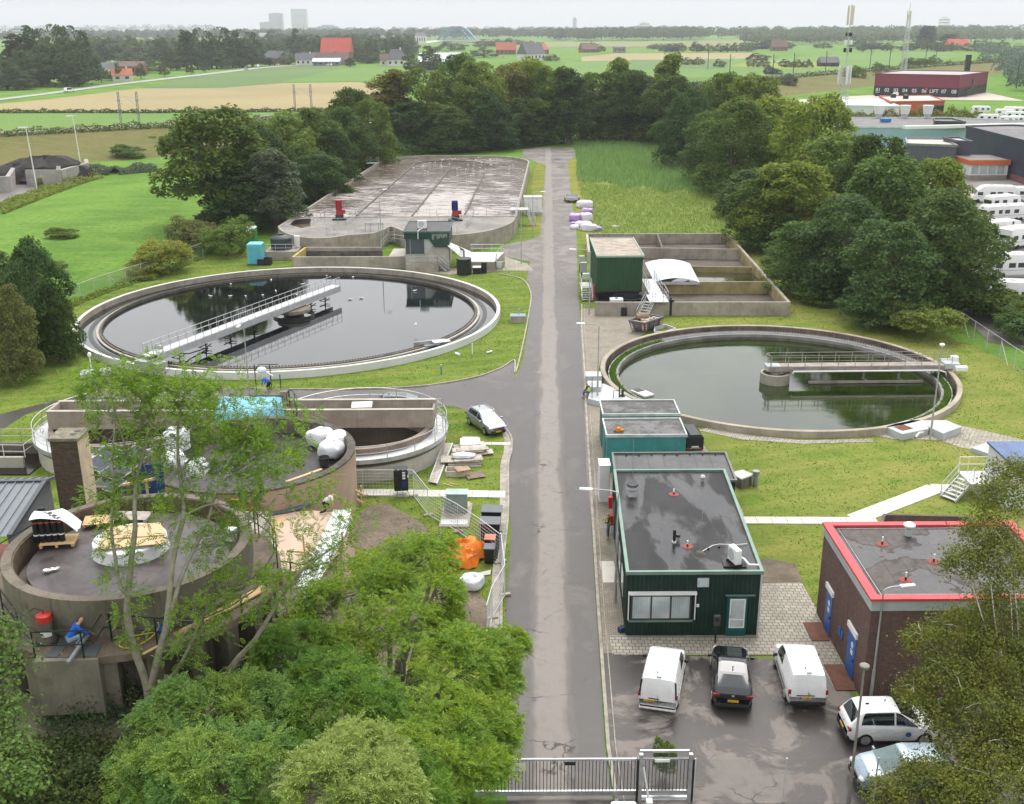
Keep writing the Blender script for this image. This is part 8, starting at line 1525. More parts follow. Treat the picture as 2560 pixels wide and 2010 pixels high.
brs=[([('d6',1150,1900,33),('d6',1140,1600,33),('d6',1130,1480,33)],.2,.17),([('d6',1130,1490,33),('d6',1090,1350,33),('d6',1010,1130,33),('d6',970,900,33.2),('d6',975,760,33.3),('d6',1000,500,33.6),('d6',1030,250,33.9),('d4',1045,1080,34.1),('d4',1060,880,34.6),('d4',1120,640,35.2),('d4',1160,420,35.9),('d4',1200,150,36.6)],.155,.03),([('d6',1140,1500,33),('d6',1200,1250,33),('d6',1265,1000,33.1),('d6',1290,800,33.3),('d6',1310,560,33.6),('d6',1350,350,34),('d6',1400,150,34.3),('d4',1410,940,34.9),('d4',1380,600,35.7),('d4',1400,330,36.5),('d4',1460,120,37)],.14,.03),([('d6',1310,880,33.2),('d6',1370,650,33.6),('d6',1470,420,34.1),('d6',1580,200,34.6),('d4',1700,900,35.2),('d4',1850,640,36),('d4',1950,380,36.8)],.09,.02),([('d6',1010,760,33.3),('d6',920,700,33.2),('d6',880,480,33.4),('d6',850,250,33.7),('d4',880,950,34.2),('d4',870,700,34.8),('d4',890,420,35.6),('d4',850,100,36.6)],.08,.02),([('d6',1180,1480,33),('d6',1330,1350,32.9),('d6',1450,1140,33),('d6',1560,900,33.4),('d6',1780,720,34),('d6',2000,620,34.5)],.08,.02),([('d6',1300,1180,33),('d6',1500,950,33.2),('d6',1750,760,33.8),('d6',1950,700,34.2),('d6',2130,560,34.8)],.05,.02),([('d4',1060,880,34.6),('d4',970,600,35.3),('d4',870,230,36.3),('d4',830,20,36.8)],.05,.015),([('d4',1120,640,35.2),('d4',1250,450,36),('d4',1420,250,36.8)],.04,.015),([('d4',1410,800,35.2),('d4',1550,600,36),('d4',1750,330,36.9)],.05,.015),([('d4',1700,900,35.2),('d4',1900,760,35.8),('d4',2130,600,36.4)],.045,.015),([('d6',1470,420,34.1),('d6',1700,330,34.5),('d6',1950,180,34.9),('d5',300,980,35.4)],.045,.015),([('d4',1850,640,36),('d4',2050,420,36.8),('d4',2150,300,37.1)],.035,.012),([('d6',1400,150,34.3),('d6',1620,60,34.7),('d4',1900,1080,35),('d4',2100,950,35.5)],.04,.012),([('d4',890,420,35.6),('d4',760,180,36.2),('d4',720,60,36.6)],.03,.012),([('d4',1160,420,35.9),('d4',1080,200,36.5),('d4',1000,20,36.9)],.03,.012),([('d4',1400,330,36.5),('d4',1300,150,36.8),('d4',1280,-40,37.1)],.03,.012),([('d4',1750,330,36.9),('d4',1720,120,37.3)],.025,.012)]
r=RG_(21);sp_=[];sd_=[]
for pts,a,b in brs:
 P_,rr_l=br_(pts,a,b);mb.tb(P_,rr_l,8)
 for i in rn(len(P_)):
  f=i/(len(P_)-1);rad=rr_l[i]
  if rad<.07 and P_[i].z>8:
   for k in rn(2):
    q=np.array(P_[i])+r.normal(0,.55,3)*np.array([1,1,.7]);d=q-np.array(P_[i])+np.array([0,0,.3]);sp_.append(q);sd_.append(d)
    if k==0:mb.tb([P_[i],P_[i]+(Ve(q)-P_[i])*.5+Z_(-.05),Ve(q)],[.016,.011,.005],4)
def clu(c,x,y,Y,s,n):
 p=np.array(PY(c,x,y,Y));q=r.normal(0,s*1.1,(max(4,int(n*.5)),3))*np.array([1,1,.6])
 for v in q:sp_.append(p+v);sd_.append(v/s+np.array([0,0,.5]))
for a in(('d4',850,120,36.5,.8,30),('d4',1000,90,36.9,.8,34),('d4',1150,180,36.6,.9,36),('d4',1300,80,37,.9,36),('d4',1420,160,36.9,.9,40),('d4',1560,200,36.9,.9,40),('d4',1700,300,36.8,.8,34),('d4',900,260,36.1,.7,22),('d4',1250,300,36.3,.8,28),('d4',1450,420,36,.9,34),('d4',1650,470,36.2,.9,34),('d4',1800,520,36.2,.8,30),('d4',1950,480,36.6,.9,34),('d4',2080,440,36.9,.8,28),('d4',2080,640,36.3,.8,28),('d4',1900,800,35.7,.7,22),('d4',2050,860,35.5,.8,24),('d4',1720,640,35.7,.7,22),('d4',820,900,34.4,.4,12),('d4',860,1000,34.3,.45,16),('d4',850,1150,34,.4,12),('d6',870,330,33.6,.35,10),('d6',1230,130,34,.4,14),('d6',1700,560,33.8,.55,20),('d6',1950,760,34.1,.5,16),('d6',1650,260,34.4,.35,10),('d6',1050,680,33.2,.3,8),('d6',1040,880,33.1,.35,10),('d6',1040,1080,33,.3,8),('d6',1430,820,33.3,.3,8),('d6',1560,1100,33,.4,10),('d6',1880,960,33.4,.5,14),('d5',150,750,36,.8,24),('d5',280,850,36,.8,24),('d5',120,950,35.6,.8,22),('d5',330,650,36.4,.7,18),('d5',420,680,36.6,.4,8),('d5',520,1010,36,.6,14),('d4',640,110,36.7,.35,8)):clu(*a)
mb.B('trunk',BARKP,t,True,angle=0);link_leaves('crown',ash_foliage(np.array(sp_),np.array(sd_),r,6,1),LASH['a'],t)
t2_=th_('ash_tree','leaning ash stem with yellow lichen bending right over the gallery','tree',(PY('e4',1640,760,34).x,34,0));mb=MB();r=RG_(31);sp_=[];sd_=[]
for pts,a,b in([('e4',1560,950,33.5),('e4',1700,700,34),('e4',1830,480,34.5),('e4',1960,340,35),('e4',2050,200,35.4),('d7',420,760,35.9),('d7',600,610,36.6),('d7',760,500,37.2)],.16,.02),([('e4',1830,480,34.5),('e4',2000,420,34.8),('e4',2150,360,35.2)],.05,.015),([('d7',420,760,35.9),('d7',330,860,35.6),('d7',420,720,36.2),('d7',560,690,36.8)],.04,.012),([('d7',500,690,36.3),('d7',680,640,36.8),('d7',800,560,37.3)],.03,.012):
 P_,rr_l=br_(pts,a,b);mb.tb(P_,rr_l,8)
 for i in rn(len(P_)):
  if rr_l[i]<.05:
   for k in rn(2):q=np.array(P_[i])+r.normal(0,.4,3);sp_.append(q);sd_.append(q-np.array(P_[i])+np.array([0,0,.3]));mb.tb([P_[i],Ve(q)],[.012,.005],4)
for a in(('d7',380,380,37,.35,7),('d7',700,330,37.6,.7,22),('d7',740,440,37.2,.6,16),('d7',880,260,38,.5,12),('d7',620,60,38.2,.5,10),('d7',640,520,37,.35,8)):clu(*a)
mb.B('trunk',BARKP,t2_,True,angle=0);link_leaves('crown',ash_foliage(np.array(sp_),np.array(sd_),r,6,1),LASH['a'],t2_)
def spt(name,lbl,base,lb_,leafk,sd_s,n,leaf,bark=BARK,per=40,r0=.2,hang=0,cat='tree',spread=.33,twigs=9):
 r=RG_(sd_s);rr=random.Random(sd_s);t=th_(name,lbl,cat,base);b0=Ve(base);mb=MB();zc=min(l[2]for l in lb_);fork=Ve((b0.x,b0.y,b0.z+(zc-b0.z)*.5));mb.tb([b0-Z_(.2),b0+(fork-b0)*.5,fork],[r0*1.2,r0,r0*.8],8);Ps=[];Ds=[];w=np.array([l[3]**2 for l in lb_]);w/=w.sum()
 for i,l in en(lb_):
  c=Ve(l[:3]);mb.tb(smp([fork,fork+(c-fork)*.5+Ve((rr.uniform(-.3,.3),rr.uniform(-.3,.3),.3)),c],4),[r0*.5*(1-.75*j/8)for j in rn(9)],6)
  m=max(3,int(n*w[i]/per));d=r.normal(0,1,(m*2,3));d/=np.linalg.norm(d,axis=1,keepdims=True);d=d[d[:,2]>-.55][:m];cc=np.array(l[:3])+d*np.array(l[3:6])*r.uniform(.5,1.05,(len(d),1))
  for q,dd in zip(cc,d):
   k=int(per*r.uniform(.5,1.4));s=spread*r.uniform(.7,1.3)
   if hang:z=-np.abs(r.normal(0,hang,k));off=np.c_[r.normal(0,s*.5,(k,2)),z]
   else:off=r.normal(0,s,(k,3))*np.array([1,1,.55])
   Ps.append(q+off);Ds.append(off/s*.5+dd*.5+np.array([0,0,.8]))
  for q in cc[::max(1,len(cc)//twigs)]:q=Ve(q);mb.tb([c,c+(q-c)*.6+Ve((rr.uniform(-.15,.15),rr.uniform(-.15,.15),.12)),q],[.05*r0/.2,.03*r0/.2,.01],4)
 mb.B('trunk',bark,t,True,angle=0);V=lq_(np.concatenate(Ps),np.concatenate(Ds),leaf,r,.7);link_leaves('crown',V,LASH[leafk],t);return t
spt('maple_tree','light green maple reaching in at the bottom left edge',(-16.8,29.5,0),[L6('e4',20,180,31.5,.6),L6('e4',120,470,31,.6),L6('e4',0,600,30.5,.7),L6('e4',-20,850,29.5,.7),L6('e4',60,1250,28,1.1),L6('e4',20,1450,27,1.1),L6('e4',-150,300,31,1.2),L6('e4',-150,1000,29,1.4)],'e',41,6500,.14,spread=.3)
spt('elder_shrub','grey green shrub growing in front of the concrete block',(-13.2,32.5,0),[L6('e4',860,620,34,.55),L6('e4',720,760,33.6,.8),L6('e4',560,900,33.3,.8),L6('e4',820,880,33.3,.8),L6('e4',1000,740,33.8,.45),L6('e4',380,960,33,.6),L6('e4',1000,1000,33,.6)],'f',42,6500,.11,spread=.25)
spt('elder_shrub','dark shrub filling the bottom left corner below the digester',(-13.5,29,0),[L6('e4',640,1150,32,1.2),L6('e4',420,1250,31,1.3),L6('e4',850,1250,31,1.2),L6('e4',300,1450,29.5,1.3),L6('e4',620,1480,29.5,1.4),L6('e4',900,1480,29.5,1.3),L6('e4',180,1560,28.5,1.1)],'f',43,15000,.12,spread=.3)
spt('elder_shrub','dark leaves behind the white plastic below the leaning ash stem',(-9.6,38.5,0),[L6('d7',330,1180,39.5,.7),L6('d7',480,1080,40,.7),L6('d7',250,1330,38.5,.7)],'f',44,3500,.11,spread=.28)
spt('birch_tree','drooping birch with pale branches along the bottom right edge',(20.5,36.5,0),[L6('e3',1850,60,40,1.5),L6('e3',1500,230,39,1.2),L6('e3',1200,300,38.5,.8),L6('e3',1850,450,38,1.6),L6('e3',1400,600,37.5,1.3),L6('e3',1120,720,37.5,.75),L6('e3',1750,850,36.5,1.6),L6('e3',1350,950,36.5,.9),L6('e3',1900,1200,35,1.7),L6('e3',1500,1300,35,1.2),L6('e3',1200,1450,34.5,1),L6('e3',900,1560,34.2,.9),L6('e3',1500,1600,33.5,1.5),L6('e3',1900,1600,33,1.7),L6('e2',1900,620,41.5,1.1),L6('e2',1750,900,41,1.1),L6('e2',2030,420,42.5,1),L6('e2',1560,1150,40,.9),L6('e2',1950,1150,40,1.4),L6('e3',2300,500,38,2),L6('e3',2300,1200,35,2)],'g',45,85000,.105,BARKW,34,.1,.36,spread=.42,twigs=3)
#  lamps, fences, gate, clutter
LAMPG=M('lamp_grey',(.42,.42,.42),.5,.4,var=.1);LAMPB=M('lamp_brown',(.26,.235,.215),.6,.3,var=.15)
def lmp(lbl,base,h,arm=None,mat=None,head='cobra',lean=(0,0)):
 t=th_('street_lamp',lbl,'street lamp',base);b=Ve(base);top=b+V3(lean[0],lean[1],h);mb=MB();mb.cy(b,b+(top-b)*.28,.085,.08,10);mb.cy(b+(top-b)*.28,top,.06,.04,10);mat=mat or LAMPG
 if arm:a=V3(arm[0],arm[1],0);mb.tb(smp([top-Z_(.3),top+Z_(.1),top+a*.3+Z_(.25),top+a+Z_(.28)],4),.035,6)
 mb.B('pole',mat,t,True)
 if arm:e=top+a+Z_(.27);ang=math.atan2(a.y,a.x);MB().ob(e+a.normalized()*.3,(.72,.24,.12),ang).B('lamp_head',WP_,t,bv=.05)
 else:MB().lt([(.06,-.05),(.16,.02),(.2,.1),(.19,.16),(.1,.22),(0,.24)],top,16).B('lamp_head',WP_ if mat is LAMPG else LAMPB,t,True)
 return t
lmp('grey street lamp at the brick building corner, arm over its roof',G('e1',1840,672,.03),5.6,(.85,.15))
lmp('brown grey lamp post with round head in the yard by the birch',G('e1',1688,1392,.03),6.4,None,LAMPB)
lmp('tall white headed lamp post in front of the green tank',G('d3',1735,597,0),7.4)
lmp('grey lamp post at the road corner of the green shed',G('d2',470,830,.03),6.9,(-1.6,.1))
lmp('grey curved lamp post on the paving between road and green tank',G('d3',175,415,.03),6.4,(-1.2,.2))
lmp('grey lamp post in front of the clear tank',G('d1',950,625,.02),6.1,(-.1,-.9),lean=(0,0))
lmp('grey lamp post at the side road by the pump house',G('c4',1700,772,.02),6.9,(-.9,.2))
lmp('grey lamp post on the grass strip by the service cabinet',G('c4',1770,607,.02),6.4,(1.2,.1))
lmp('thin lamp post rising from the deck between the two mixers',G('c4',855,665,1),7.5,(.5,.4))
lmp('grey lamp post clamped to the road side of the office',V3(5.62,52.8,0),6.4,(-1.4,.2))
for(c_,x,yb,yt,nm)in(('c1',225,1150,785,'white light mast nearest the soil bays at the far left'),('c1',490,1005,730,'white light mast behind the concrete block wall at the far left')):
 b=G(c_,x,yb);h=12 if x<300 else 11.2;t=th_('light_mast',nm,'mast',b);MB().cy(b,b+V3(-.4,0,h),.14,.09,8).B('pole',WH_,t,True);MB().ob(b+V3(-1,0,h),(1.7,.5,.18)).B('lamp_head',WH_,t)
def mesh_mat(name,col,sx=.06,a=.16):
 if name in _M:return _M[name]
 t=NT(name);c=t.mix(t.nse(t.pos(),3,3),sc3(col,.8),col);t.done(c,.5,.6);t.b.inputs['Alpha'].default_value=a;_M[name]=t.m;return t.m
WIRE=mesh_mat('wire_mesh',(.42,.43,.42))
def wirefence(lbl,path,h=2,post=2.8,mat=GP_,name='wire_fence',rail=True):
 P_=[V3(p[0],p[1],0)for p in path];t=th_(name,lbl,'fence',P_[0]);L=[0]
 for i in rn(len(P_)-1):L.append(L[-1]+(P_[i+1]-P_[i]).length)
 n=max(2,int(L[-1]/post));at=lambda s:next((P_[i]+(P_[i+1]-P_[i])*((s-L[i])/max(1e-6,L[i+1]-L[i]))for i in rn(len(P_)-1)if s<=L[i+1]+1e-6),P_[-1]);Q=[at(L[-1]*k/n)for k in rn(n+1)]
 for q in Q:MB().cy(q,q+Z_(h+.05),.035,n=6).B('post',mat,t)
 mb=MB()
 for k in rn(len(Q)-1):mb.quad(Q[k]+Z_(.05),Q[k+1]+Z_(.05),Q[k+1]+Z_(h),Q[k]+Z_(h))
 mb.B('mesh',WIRE,t)
 if not rail:return t
 MB().tb([q+Z_(h)for q in Q],.022,5).B('top_rail',mat,t)
 mb=MB()
 for k in(0,len(Q)//3,2*len(Q)//3):e_=Q[k+1]-Q[k];mb.cy(Q[k]+Z_(h*.85),Q[k]+e_*.6,.03,n=5)
 mb.B('brace',mat,t);return t
wirefence('wire mesh fence curving round the back of the clear tank',[(-58,90),(-53,103),(-51.6,110),(-50.7,121.2),(-49.3,127.7),(-45.3,137.8),(-42.6,148.3)])
wirefence('wire mesh fence under the left edge trees',G2('V',[(-60,810),(0,782),(60,760),(122,738)]))
wirefence('wire mesh fence beyond the lawn at the right edge',[(46.2,107.5),(46.1,100),(46,92.7),(46.5,84),(47,76)],2,3)
wirefence('nearly invisible wire fence with thin posts along the front of the yard',[(7.3,36.45),(9.9,36.45),(13.4,36.45),(17.5,36.4),(22,36.4)],2.1,3.3,rail=False)
t=th_('field_gate','low wire gate between the trees at the far end of the road','gate',G('c2',1310,868,0));a,b=G('c2',1250,868,0),G('c2',1362,868,0);mb=MB()
for q in(a,b):mb.cy(q,q+Z_(2.6),.12,n=6)
mb.tb([a+Z_(2.4),b+Z_(2.4)],.06,5);mb.tb([a+Z_(1.2),b+Z_(1.2)],.05,5);mb.B('frame',GV_,t);MB().quad(a+Z_(.1),b+Z_(.1),b+Z_(2.4),a+Z_(2.4)).B('mesh',WIRE,t)
gt=th_('sliding_gate','long galvanised sliding gate with dark bars across the road','gate',(2.2,36.75,0));GX0,GX1,GY_=-1.6,7.1,36.72
mb=MB();mb.be((GX0,GY_,1.93),(GX1,GY_,1.93),.07,.08);mb.be((GX0,GY_,.3),(GX1,GY_,.3),.09,.22)
for k in rn(95):mb.be((GX0+.05+k*.0915,GY_,1.97),(GX0+.05+k*.0915,GY_,2.02),.02,.02)
mb.B('frame',GV_,gt);mb=MB()
for k in rn(61):x=GX0+.08+k*.143;mb.be((x,GY_,.4),(x,GY_,1.9),.028,.028)
mb.B('bars',SD_,gt)
sg=MB().bx(-.22,GY_-.06,1.42,.48,GY_-.04,1.78).B('sign',M('sign_cream',(.6,.6,.53),.5,var=.06),gt);mb=MB();mb.add([(.26,GY_-.065,1.5),(.44,GY_-.065,1.5),(.35,GY_-.065,1.68)],[(0,1,2)]);tri=mb.B('warning_triangle',M('warning_yellow',(.62,.42,.1),.5),sg);MB().add([(.3,GY_-.068,1.52),(.4,GY_-.068,1.52),(.35,GY_-.068,1.62)],[(0,1,2)]).B('triangle_inner',M('sign_cream'),sg);mb=MB();[mb.bx(-.18,GY_-.066,1.7-.045*k,.18-.05*(k%2),GY_-.062,1.712-.045*k)for k in rn(6)];mb.B('small_print',CG_,sg)
MB().bx(2.05,GY_-.05,1.68,2.5,GY_-.02,1.83).B('black_plate',BP_,gt)
gp=th_('gate_portal','galvanised guide portal with black rubbers at the right end of the gate','gate',(6.2,36.5,0));mb=MB()
for x in(5.12,7.12):mb.bx(x-.07,36.42,0,x+.07,36.56,2.35)
mb.bx(5.12,36.86,2.12,7.12,36.95,2.22);mb.bx(5,36.5,.02,7.3,36.95,.1);mb.B('posts',GV_,gp);MB().bx(4.96,36.42,.1,5.03,36.6,2.1).bx(7.2,36.42,.1,7.3,36.6,2.1).B('rubber',BP_,gp);MB().bx(5.7,36.6,1.86,6.3,36.64,1.98).B('motor_label',WH_,gp);MB().quad((5.2,36.62,.35),(7.05,36.62,.35),(7.05,36.62,2.1),(5.2,36.62,2.1)).B('mesh',WIRE,gp)
ba_=th_('barrier','white barrier post with arm in front of the gate portal','barrier',(5.35,35.4,0));mb=MB();a=G('e1',297,1140,1.9);b=G('e1',335,1387,.6);mb.be(a,b,.07,.05);mb.B('arm',GP_,ba_);MB().ob(b+V3(-.02,-.1,.1),(.25,.3,.35)).B('housing',WH_,ba_,bv=.03)
wc=th_('white_box','rounded white box top at the bottom edge in front of the gate','box',G('e1',165,1387,.9));o=wc.location;MB().bx(o.x-.55,o.y-1.2,0,o.x+.5,o.y+.18,.95).B('cover',WP_,wc,bv=.12);MB().bx(o.x-.4,o.y-.4,.95,o.x+.1,o.y-.1,.965).B('vent',CG_,wc)
p=G('e1',447,1260,0);tree('bush0',(p.x,p.y+.3,0),2.2,.55,'light','slim green shrub growing behind the gate portal','shrub',None,'shrub')
sf=[G('d5',912,1000,0),G('d5',960,1000,0),G('d5',1350,1000,0),G('d5',1465,1150,0),G('d5',1695,1280,0),G('d5',1870,1400,0),G('d5',2020,1520,0)];sf+=[G('d7',2030,640,0),G('d7',2060,900,0),G('d7',1960,1080,0),G('d7',1920,1230,0)]
for k in rn(len(sf)-1):
 a,b=sf[k],sf[k+1]
 t=th_('fence_panel',('short mesh site fence panel touching the round tank','mesh site fence panel with a small white plate behind the battery cabinet','mesh site fence panel slanting down from the corner by the cabinet','mesh site fence panel beside the green electrical cabinet','mesh site fence panel above the orange tarpaulin','mesh site fence panel in front of the wheelie bins','mesh fence corner piece beside the lowest bin','mesh site fence panel running along the road by the white bag','mesh site fence panel along the road above the earth heap','mesh site fence panel at the road ending in the ash leaves')[k],'fence',(a+b)/2,0,'mesh site fence around the building site');MB().tb([a+Z_(.1),a+Z_(1.95),b+Z_(1.95),b+Z_(.1)],.026,6,True).B('frame',GP_,t)
 mb=MB();n=max(3,int((b-a).length/.22))
 for i in rn(1,n):q=a+(b-a)*(i/n);mb.be(q+Z_(.12),q+Z_(1.93),.012)
 for i in rn(1,8):mb.be(a+Z_(.1+.23*i),b+Z_(.1+.23*i),.012)
 mb.B('mesh',GP_,t);MB().ob(a+Z_(.07),(.62,.22,.14),.3).B('foot',CN_,t)
 if k==1:q=a+(b-a)*.86;MB().ob(q+V3(0,-.03,1.5),(.38,.02,.2),math.atan2(b.y-a.y,b.x-a.x)).B('plate',WH_,t)
bc=th_('power_cabinet','black site power cabinet with white stickers on thin green legs','cabinet',G('d5',1252,1000,0));o=bc.location;MB().ob(o+V3(0,.3,1.2),(.95,.8,1.5),.12).B('body',BP_,bc,bv=.03);mb=MB();[mb.ob(o+V3(.25,-.125,1.8-.2*k),(.2,.02,(.1,.16,.14)[k]),.12)for k in rn(3)];mb.B('stickers',WH_,bc);MB().ob(o+V3(.27,-.14,.95),(.34,.06,.5),.12).B('socket_panel',M('socket_blue',(.02,.03,.16),.5,var=.2),bc);mb=MB();[mb.cy(o+V3(x,-.05,.5),o+V3(x*1.5,-.35,0),.02,n=5)for x in(-.2,.12,.45)];mb.B('legs',M('leg_green',(.05,.25,.1),.5),bc);mb=MB();[mb.ob(o+V3(-.3+.3*k,.3,1.97),(.2,.75,.04),.12)for k in rn(3)];mb.B('roof_ribs',SD_,bc)
ec=th_('electrical_cabinet','pale green electrical cabinet on a plinth with steel plate in front','cabinet',G('d5',1680,1150,0));o=ec.location
MB().ob(o+V3(0,0,.06),(1.9,3.6,.12),R(-2)).B('plinth',KERB,ec);MB().ob(o+V3(.05,.55,.78),(1.32,.75,1.3),R(-2)).B('body',M('cabinet_green',(.23,.3,.28),.5,.1,var=.1),ec,bv=.03);MB().ob(o+V3(.05,.52,1.47),(1.45,.9,.08),R(-2)).B('lid',M('cabinet_lid',(.33,.42,.4),.5),ec,bv=.02);MB().ob(o+V3(-.05,-1.2,.14),(1.7,.75,.03),R(-2)).B('steel_plate',M('plate_white',(.55,.55,.54),.5),ec);MB().ob(o+V3(.15,1.5,.13),(1.4,.9,.03),R(-2)).B('tan_board',M('board_tan',(.42,.34,.2),.8),ec);MB().cy(o+V3(-.25,.17,.75),o+V3(-.25,.15,.75),.06,n=12).B('lock',BP_,ec);MB().ob(o+V3(-.72,.6,.6),(.22,.3,1),R(-2)).B('side_box',CG_,ec)
bsl=MB().pr(G2('d7',[(1880,560),(1995,640),(2040,400),(2010,400)],.03),0,.05).B('path',KERB);tag(bsl,kind='structure')
def bin_(o,rz,lidc,lbl,s=(.6,.75,1.05),bodyc=None):
 t=th_('wheelie_bin',lbl,'bin',o,0,'bins standing in a row by the site fence');Mx=MT_(Ve(o))@RZ_(rz);w,d,h=s;MB().add([Mx@Ve(p)for p in((-w*.42,-d*.4,.06),(w*.42,-d*.4,.06),(w*.42,d*.4,.06),(-w*.42,d*.4,.06),(-w/2,-d/2,h),(w/2,-d/2,h),(w/2,d/2,h),(-w/2,d/2,h))],[(3,2,1,0),(4,5,6,7),(0,1,5,4),(1,2,6,5),(2,3,7,6),(3,0,4,7)]).B('body',bodyc or BP_,t,bv=.02)
 MB().bx(-w/2-.03,-d/2-.05,h,w/2+.03,d/2+.03,h+.07,Mx).B('lid',lidc,t,bv=.03);MB().tb([Mx@Ve(p)for p in((-w*.4,d/2,h-.05),(-w*.4,d/2+.09,h),(w*.4,d/2+.09,h),(w*.4,d/2,h-.05))],.02,5).B('handle',BP_,t);mb=MB();[mb.cy(Mx@V3(x,d*.42,.12),Mx@V3(x+.06,d*.42,.12),.12,n=12)for x in(-w*.42,w*.36)];mb.B('wheels',BP_,t)
LIDG=M('bin_lid_grey',(.11,.12,.135),.45,var=.1);ORL=M('bin_lid_orange',(.55,.16,.09),.5,var=.08)
bin_(G('d7',1958,360,0),R(-4),LIDG,'large grey container bin farthest up the row',(1.25,1.05,1.2));bin_(G('d7',1945,455,0),R(-4),LIDG,'large grey container bin behind the orange lidded bin',(1.25,1.05,1.2));bin_(G('d7',1945,570,0),R(-4),ORL,'black wheelie bin with orange lid',(.62,.7,1.05));bin_(G('d7',1940,640,0),R(-4),LIDG,'black wheelie bin with grey lid, lowest in the row',(.62,.7,1.02))
tp=th_('tarpaulin','crumpled bright orange tarpaulin over a heap behind the ash leaves','tarpaulin',G('d7',1740,600,0));r_=random.Random(9);ctr_=G('d7',1735,540,.6);mb=MB();n,m_=26,9;vs=[]
for j in rn(m_):
 for i in rn(n):
  a=2*PI*i/n;f=j/(m_-1);rad=f*(1.4+.3*sin(2*a+.6)+.18*sin(5*a)+r_.uniform(-.08,.08));z=1.25*(1-f**2.6)*(.9+.1*sin(3*a))+.1*sin(9*a+4*f)*f+r_.uniform(-.11,.11);vs.append((ctr_.x+rad*cos(a)*.85,ctr_.y+rad*sin(a)*1.35,max(.03,z)))
mb.add(vs,[(j*n+i,j*n+(i+1)%n,(j+1)*n+(i+1)%n,(j+1)*n+i)for j in rn(m_-1)for i in rn(n)]);mb.B('sheet',M('orange_tarp',(.78,.2,.015),.45,var=.12,scale=1.5,fine=5,bmp=.8,bds=.08),tp,True,angle=22)
for k,(x,y,w)in en(((1790,510,1.2),(1815,590,1),(1700,380,1.3))):p=G('d7',x,y,.9);MB().ob(p,(w,.08,.05),.8+.5*k,.1,.25).B('batten',M('purple_board',(.2,.1,.12),.8,var=.3)if k else WG_,tp)
bag('garden_bag','crumpled white bag on the grass by the road fence',G('d7',1800,835,0),(.68,.62,.42),31,BAGW,'bag');bag('garden_bag','white bag mostly hidden under the ash leaves near the road',G('d7',1905,1290,0),(.5,.5,.45),33,BAGW,'bag')
t=th_('foam_board','pale torn board lying on the grass below the bins','board',G('d7',1890,720,.03));MB().pr(G2('d7',[(1830,730),(1950,700),(1945,735),(1840,752)],.05),.03,.08).B('board',M('pale_board',(.5,.47,.42),.8,var=.12),t)
t=th_('aluminium_walkway','long aluminium scaffold walkway lying on the lawn','walkway',G('d5',1560,740,0));f=[G('d5',x,y,.12)for x,y in((1590,588),(1652,588),(1530,900),(1468,888))];MB().add(f+[p+Z_(.06)for p in f],[(3,2,1,0),(4,5,6,7)]+[(i,(i+1)%4,4+(i+1)%4,4+i)for i in rn(4)]).B('planks',WG_,t)
mb=MB();a,b=f[0],f[3]
for s_ in(f[0],f[3]),(f[1],f[2]):mb.be(s_[0],s_[1],.1,.14)
mb.tb([a+V3(.1,0,.5),b+V3(.15,0,.5)],.03,5)
for k in rn(5):q=a+(b-a)*(k/4);mb.be(q,q+V3(.12,0,.5),.04)
mb.B('side_rail',GP_,t)
MARB=M('dusty_board',(.52,.46,.4),.85,var=.15,scale=2,fine=9,bmp=.2,dt=.3,dc=(.25,.2,.16));r_=random.Random(14)
t=th_('hatch_cover','square pale steel hatch cover in a brown frame on the lawn','hatch',G('d5',1780,570,0));f=G2('d5',[(1700,600),(1850,605),(1862,532),(1718,530)],.25);MB().pr(f,0,.25).B('frame',M('hatch_frame',(.24,.18,.14),.9,var=.2),t);c_=(sum(p[0]for p in f)/4,sum(p[1]for p in f)/4);MB().pr([(c_[0]+(p[0]-c_[0])*.83,c_[1]+(p[1]-c_[1])*.83)for p in f],.255,.275).B('cover',M('hatch_pale',(.52,.51,.5),.6,var=.08),t)
for k,(x,y,w,d,rz,n,nm)in en(((1800,630,2.3,1.2,.35,4,'pile of broken pale boards just below the hatch cover'),(1790,672,3.3,1,.08,5,'long pile of old boards in the middle of the lawn stack'),(1745,745,2.9,1.5,.1,5,'wide stack of pale slabs nearest the crates'))):
 t=th_('board_pile',nm,'board pile',G('d5',x,y,0),0,'piles of old boards on the lawn');o=t.location
 for i in rn(n):MB().ob(o+Ve((r_.uniform(-.3,.3),r_.uniform(-.15,.15),.06+.1*i)),(w*r_.uniform(.6,1),d*r_.uniform(.6,1),.08),rz+r_.uniform(-.25,.25),r_.uniform(-.05,.05)).B('board',MARB if i%2 else WG_,t)
 if k==2:MB().bl(o+V3(-.1,.1,.62),(.95,.5,.2),12,.15,5).B('sheet',BAGW,t,True)
 if k==0:MB().ob(o+V3(-.1,.15,.55),(1.5,.8,.05),.1,.3).B('board',BAGW,t)
t=th_('wooden_crate','shallow wooden crate with slats leaning on it','crate',G('d5',1685,830,0));o=t.location;MB().wa([(o.x-.75,o.y-.35),(o.x+.75,o.y-.35),(o.x+.75,o.y+.55),(o.x-.75,o.y+.55)],.06,0,.42,True).B('sides',MARB,t);MB().bx(o.x-.7,o.y-.3,.05,o.x+.7,o.y+.5,.1).B('floor',WG_,t)
plt(G('d5',1730,795,.42),R(25),M('tan_slats',(.4,.29,.18),.85,var=.2),(1,.8),lbl='small tan pallet lying on the shallow crate');plt(G('d5',1825,845,0),R(20),M('brown_slats',(.25,.19,.15),.9,var=.2),(1.3,1),lbl='dark grey brown pallet on the lawn right of the crate')
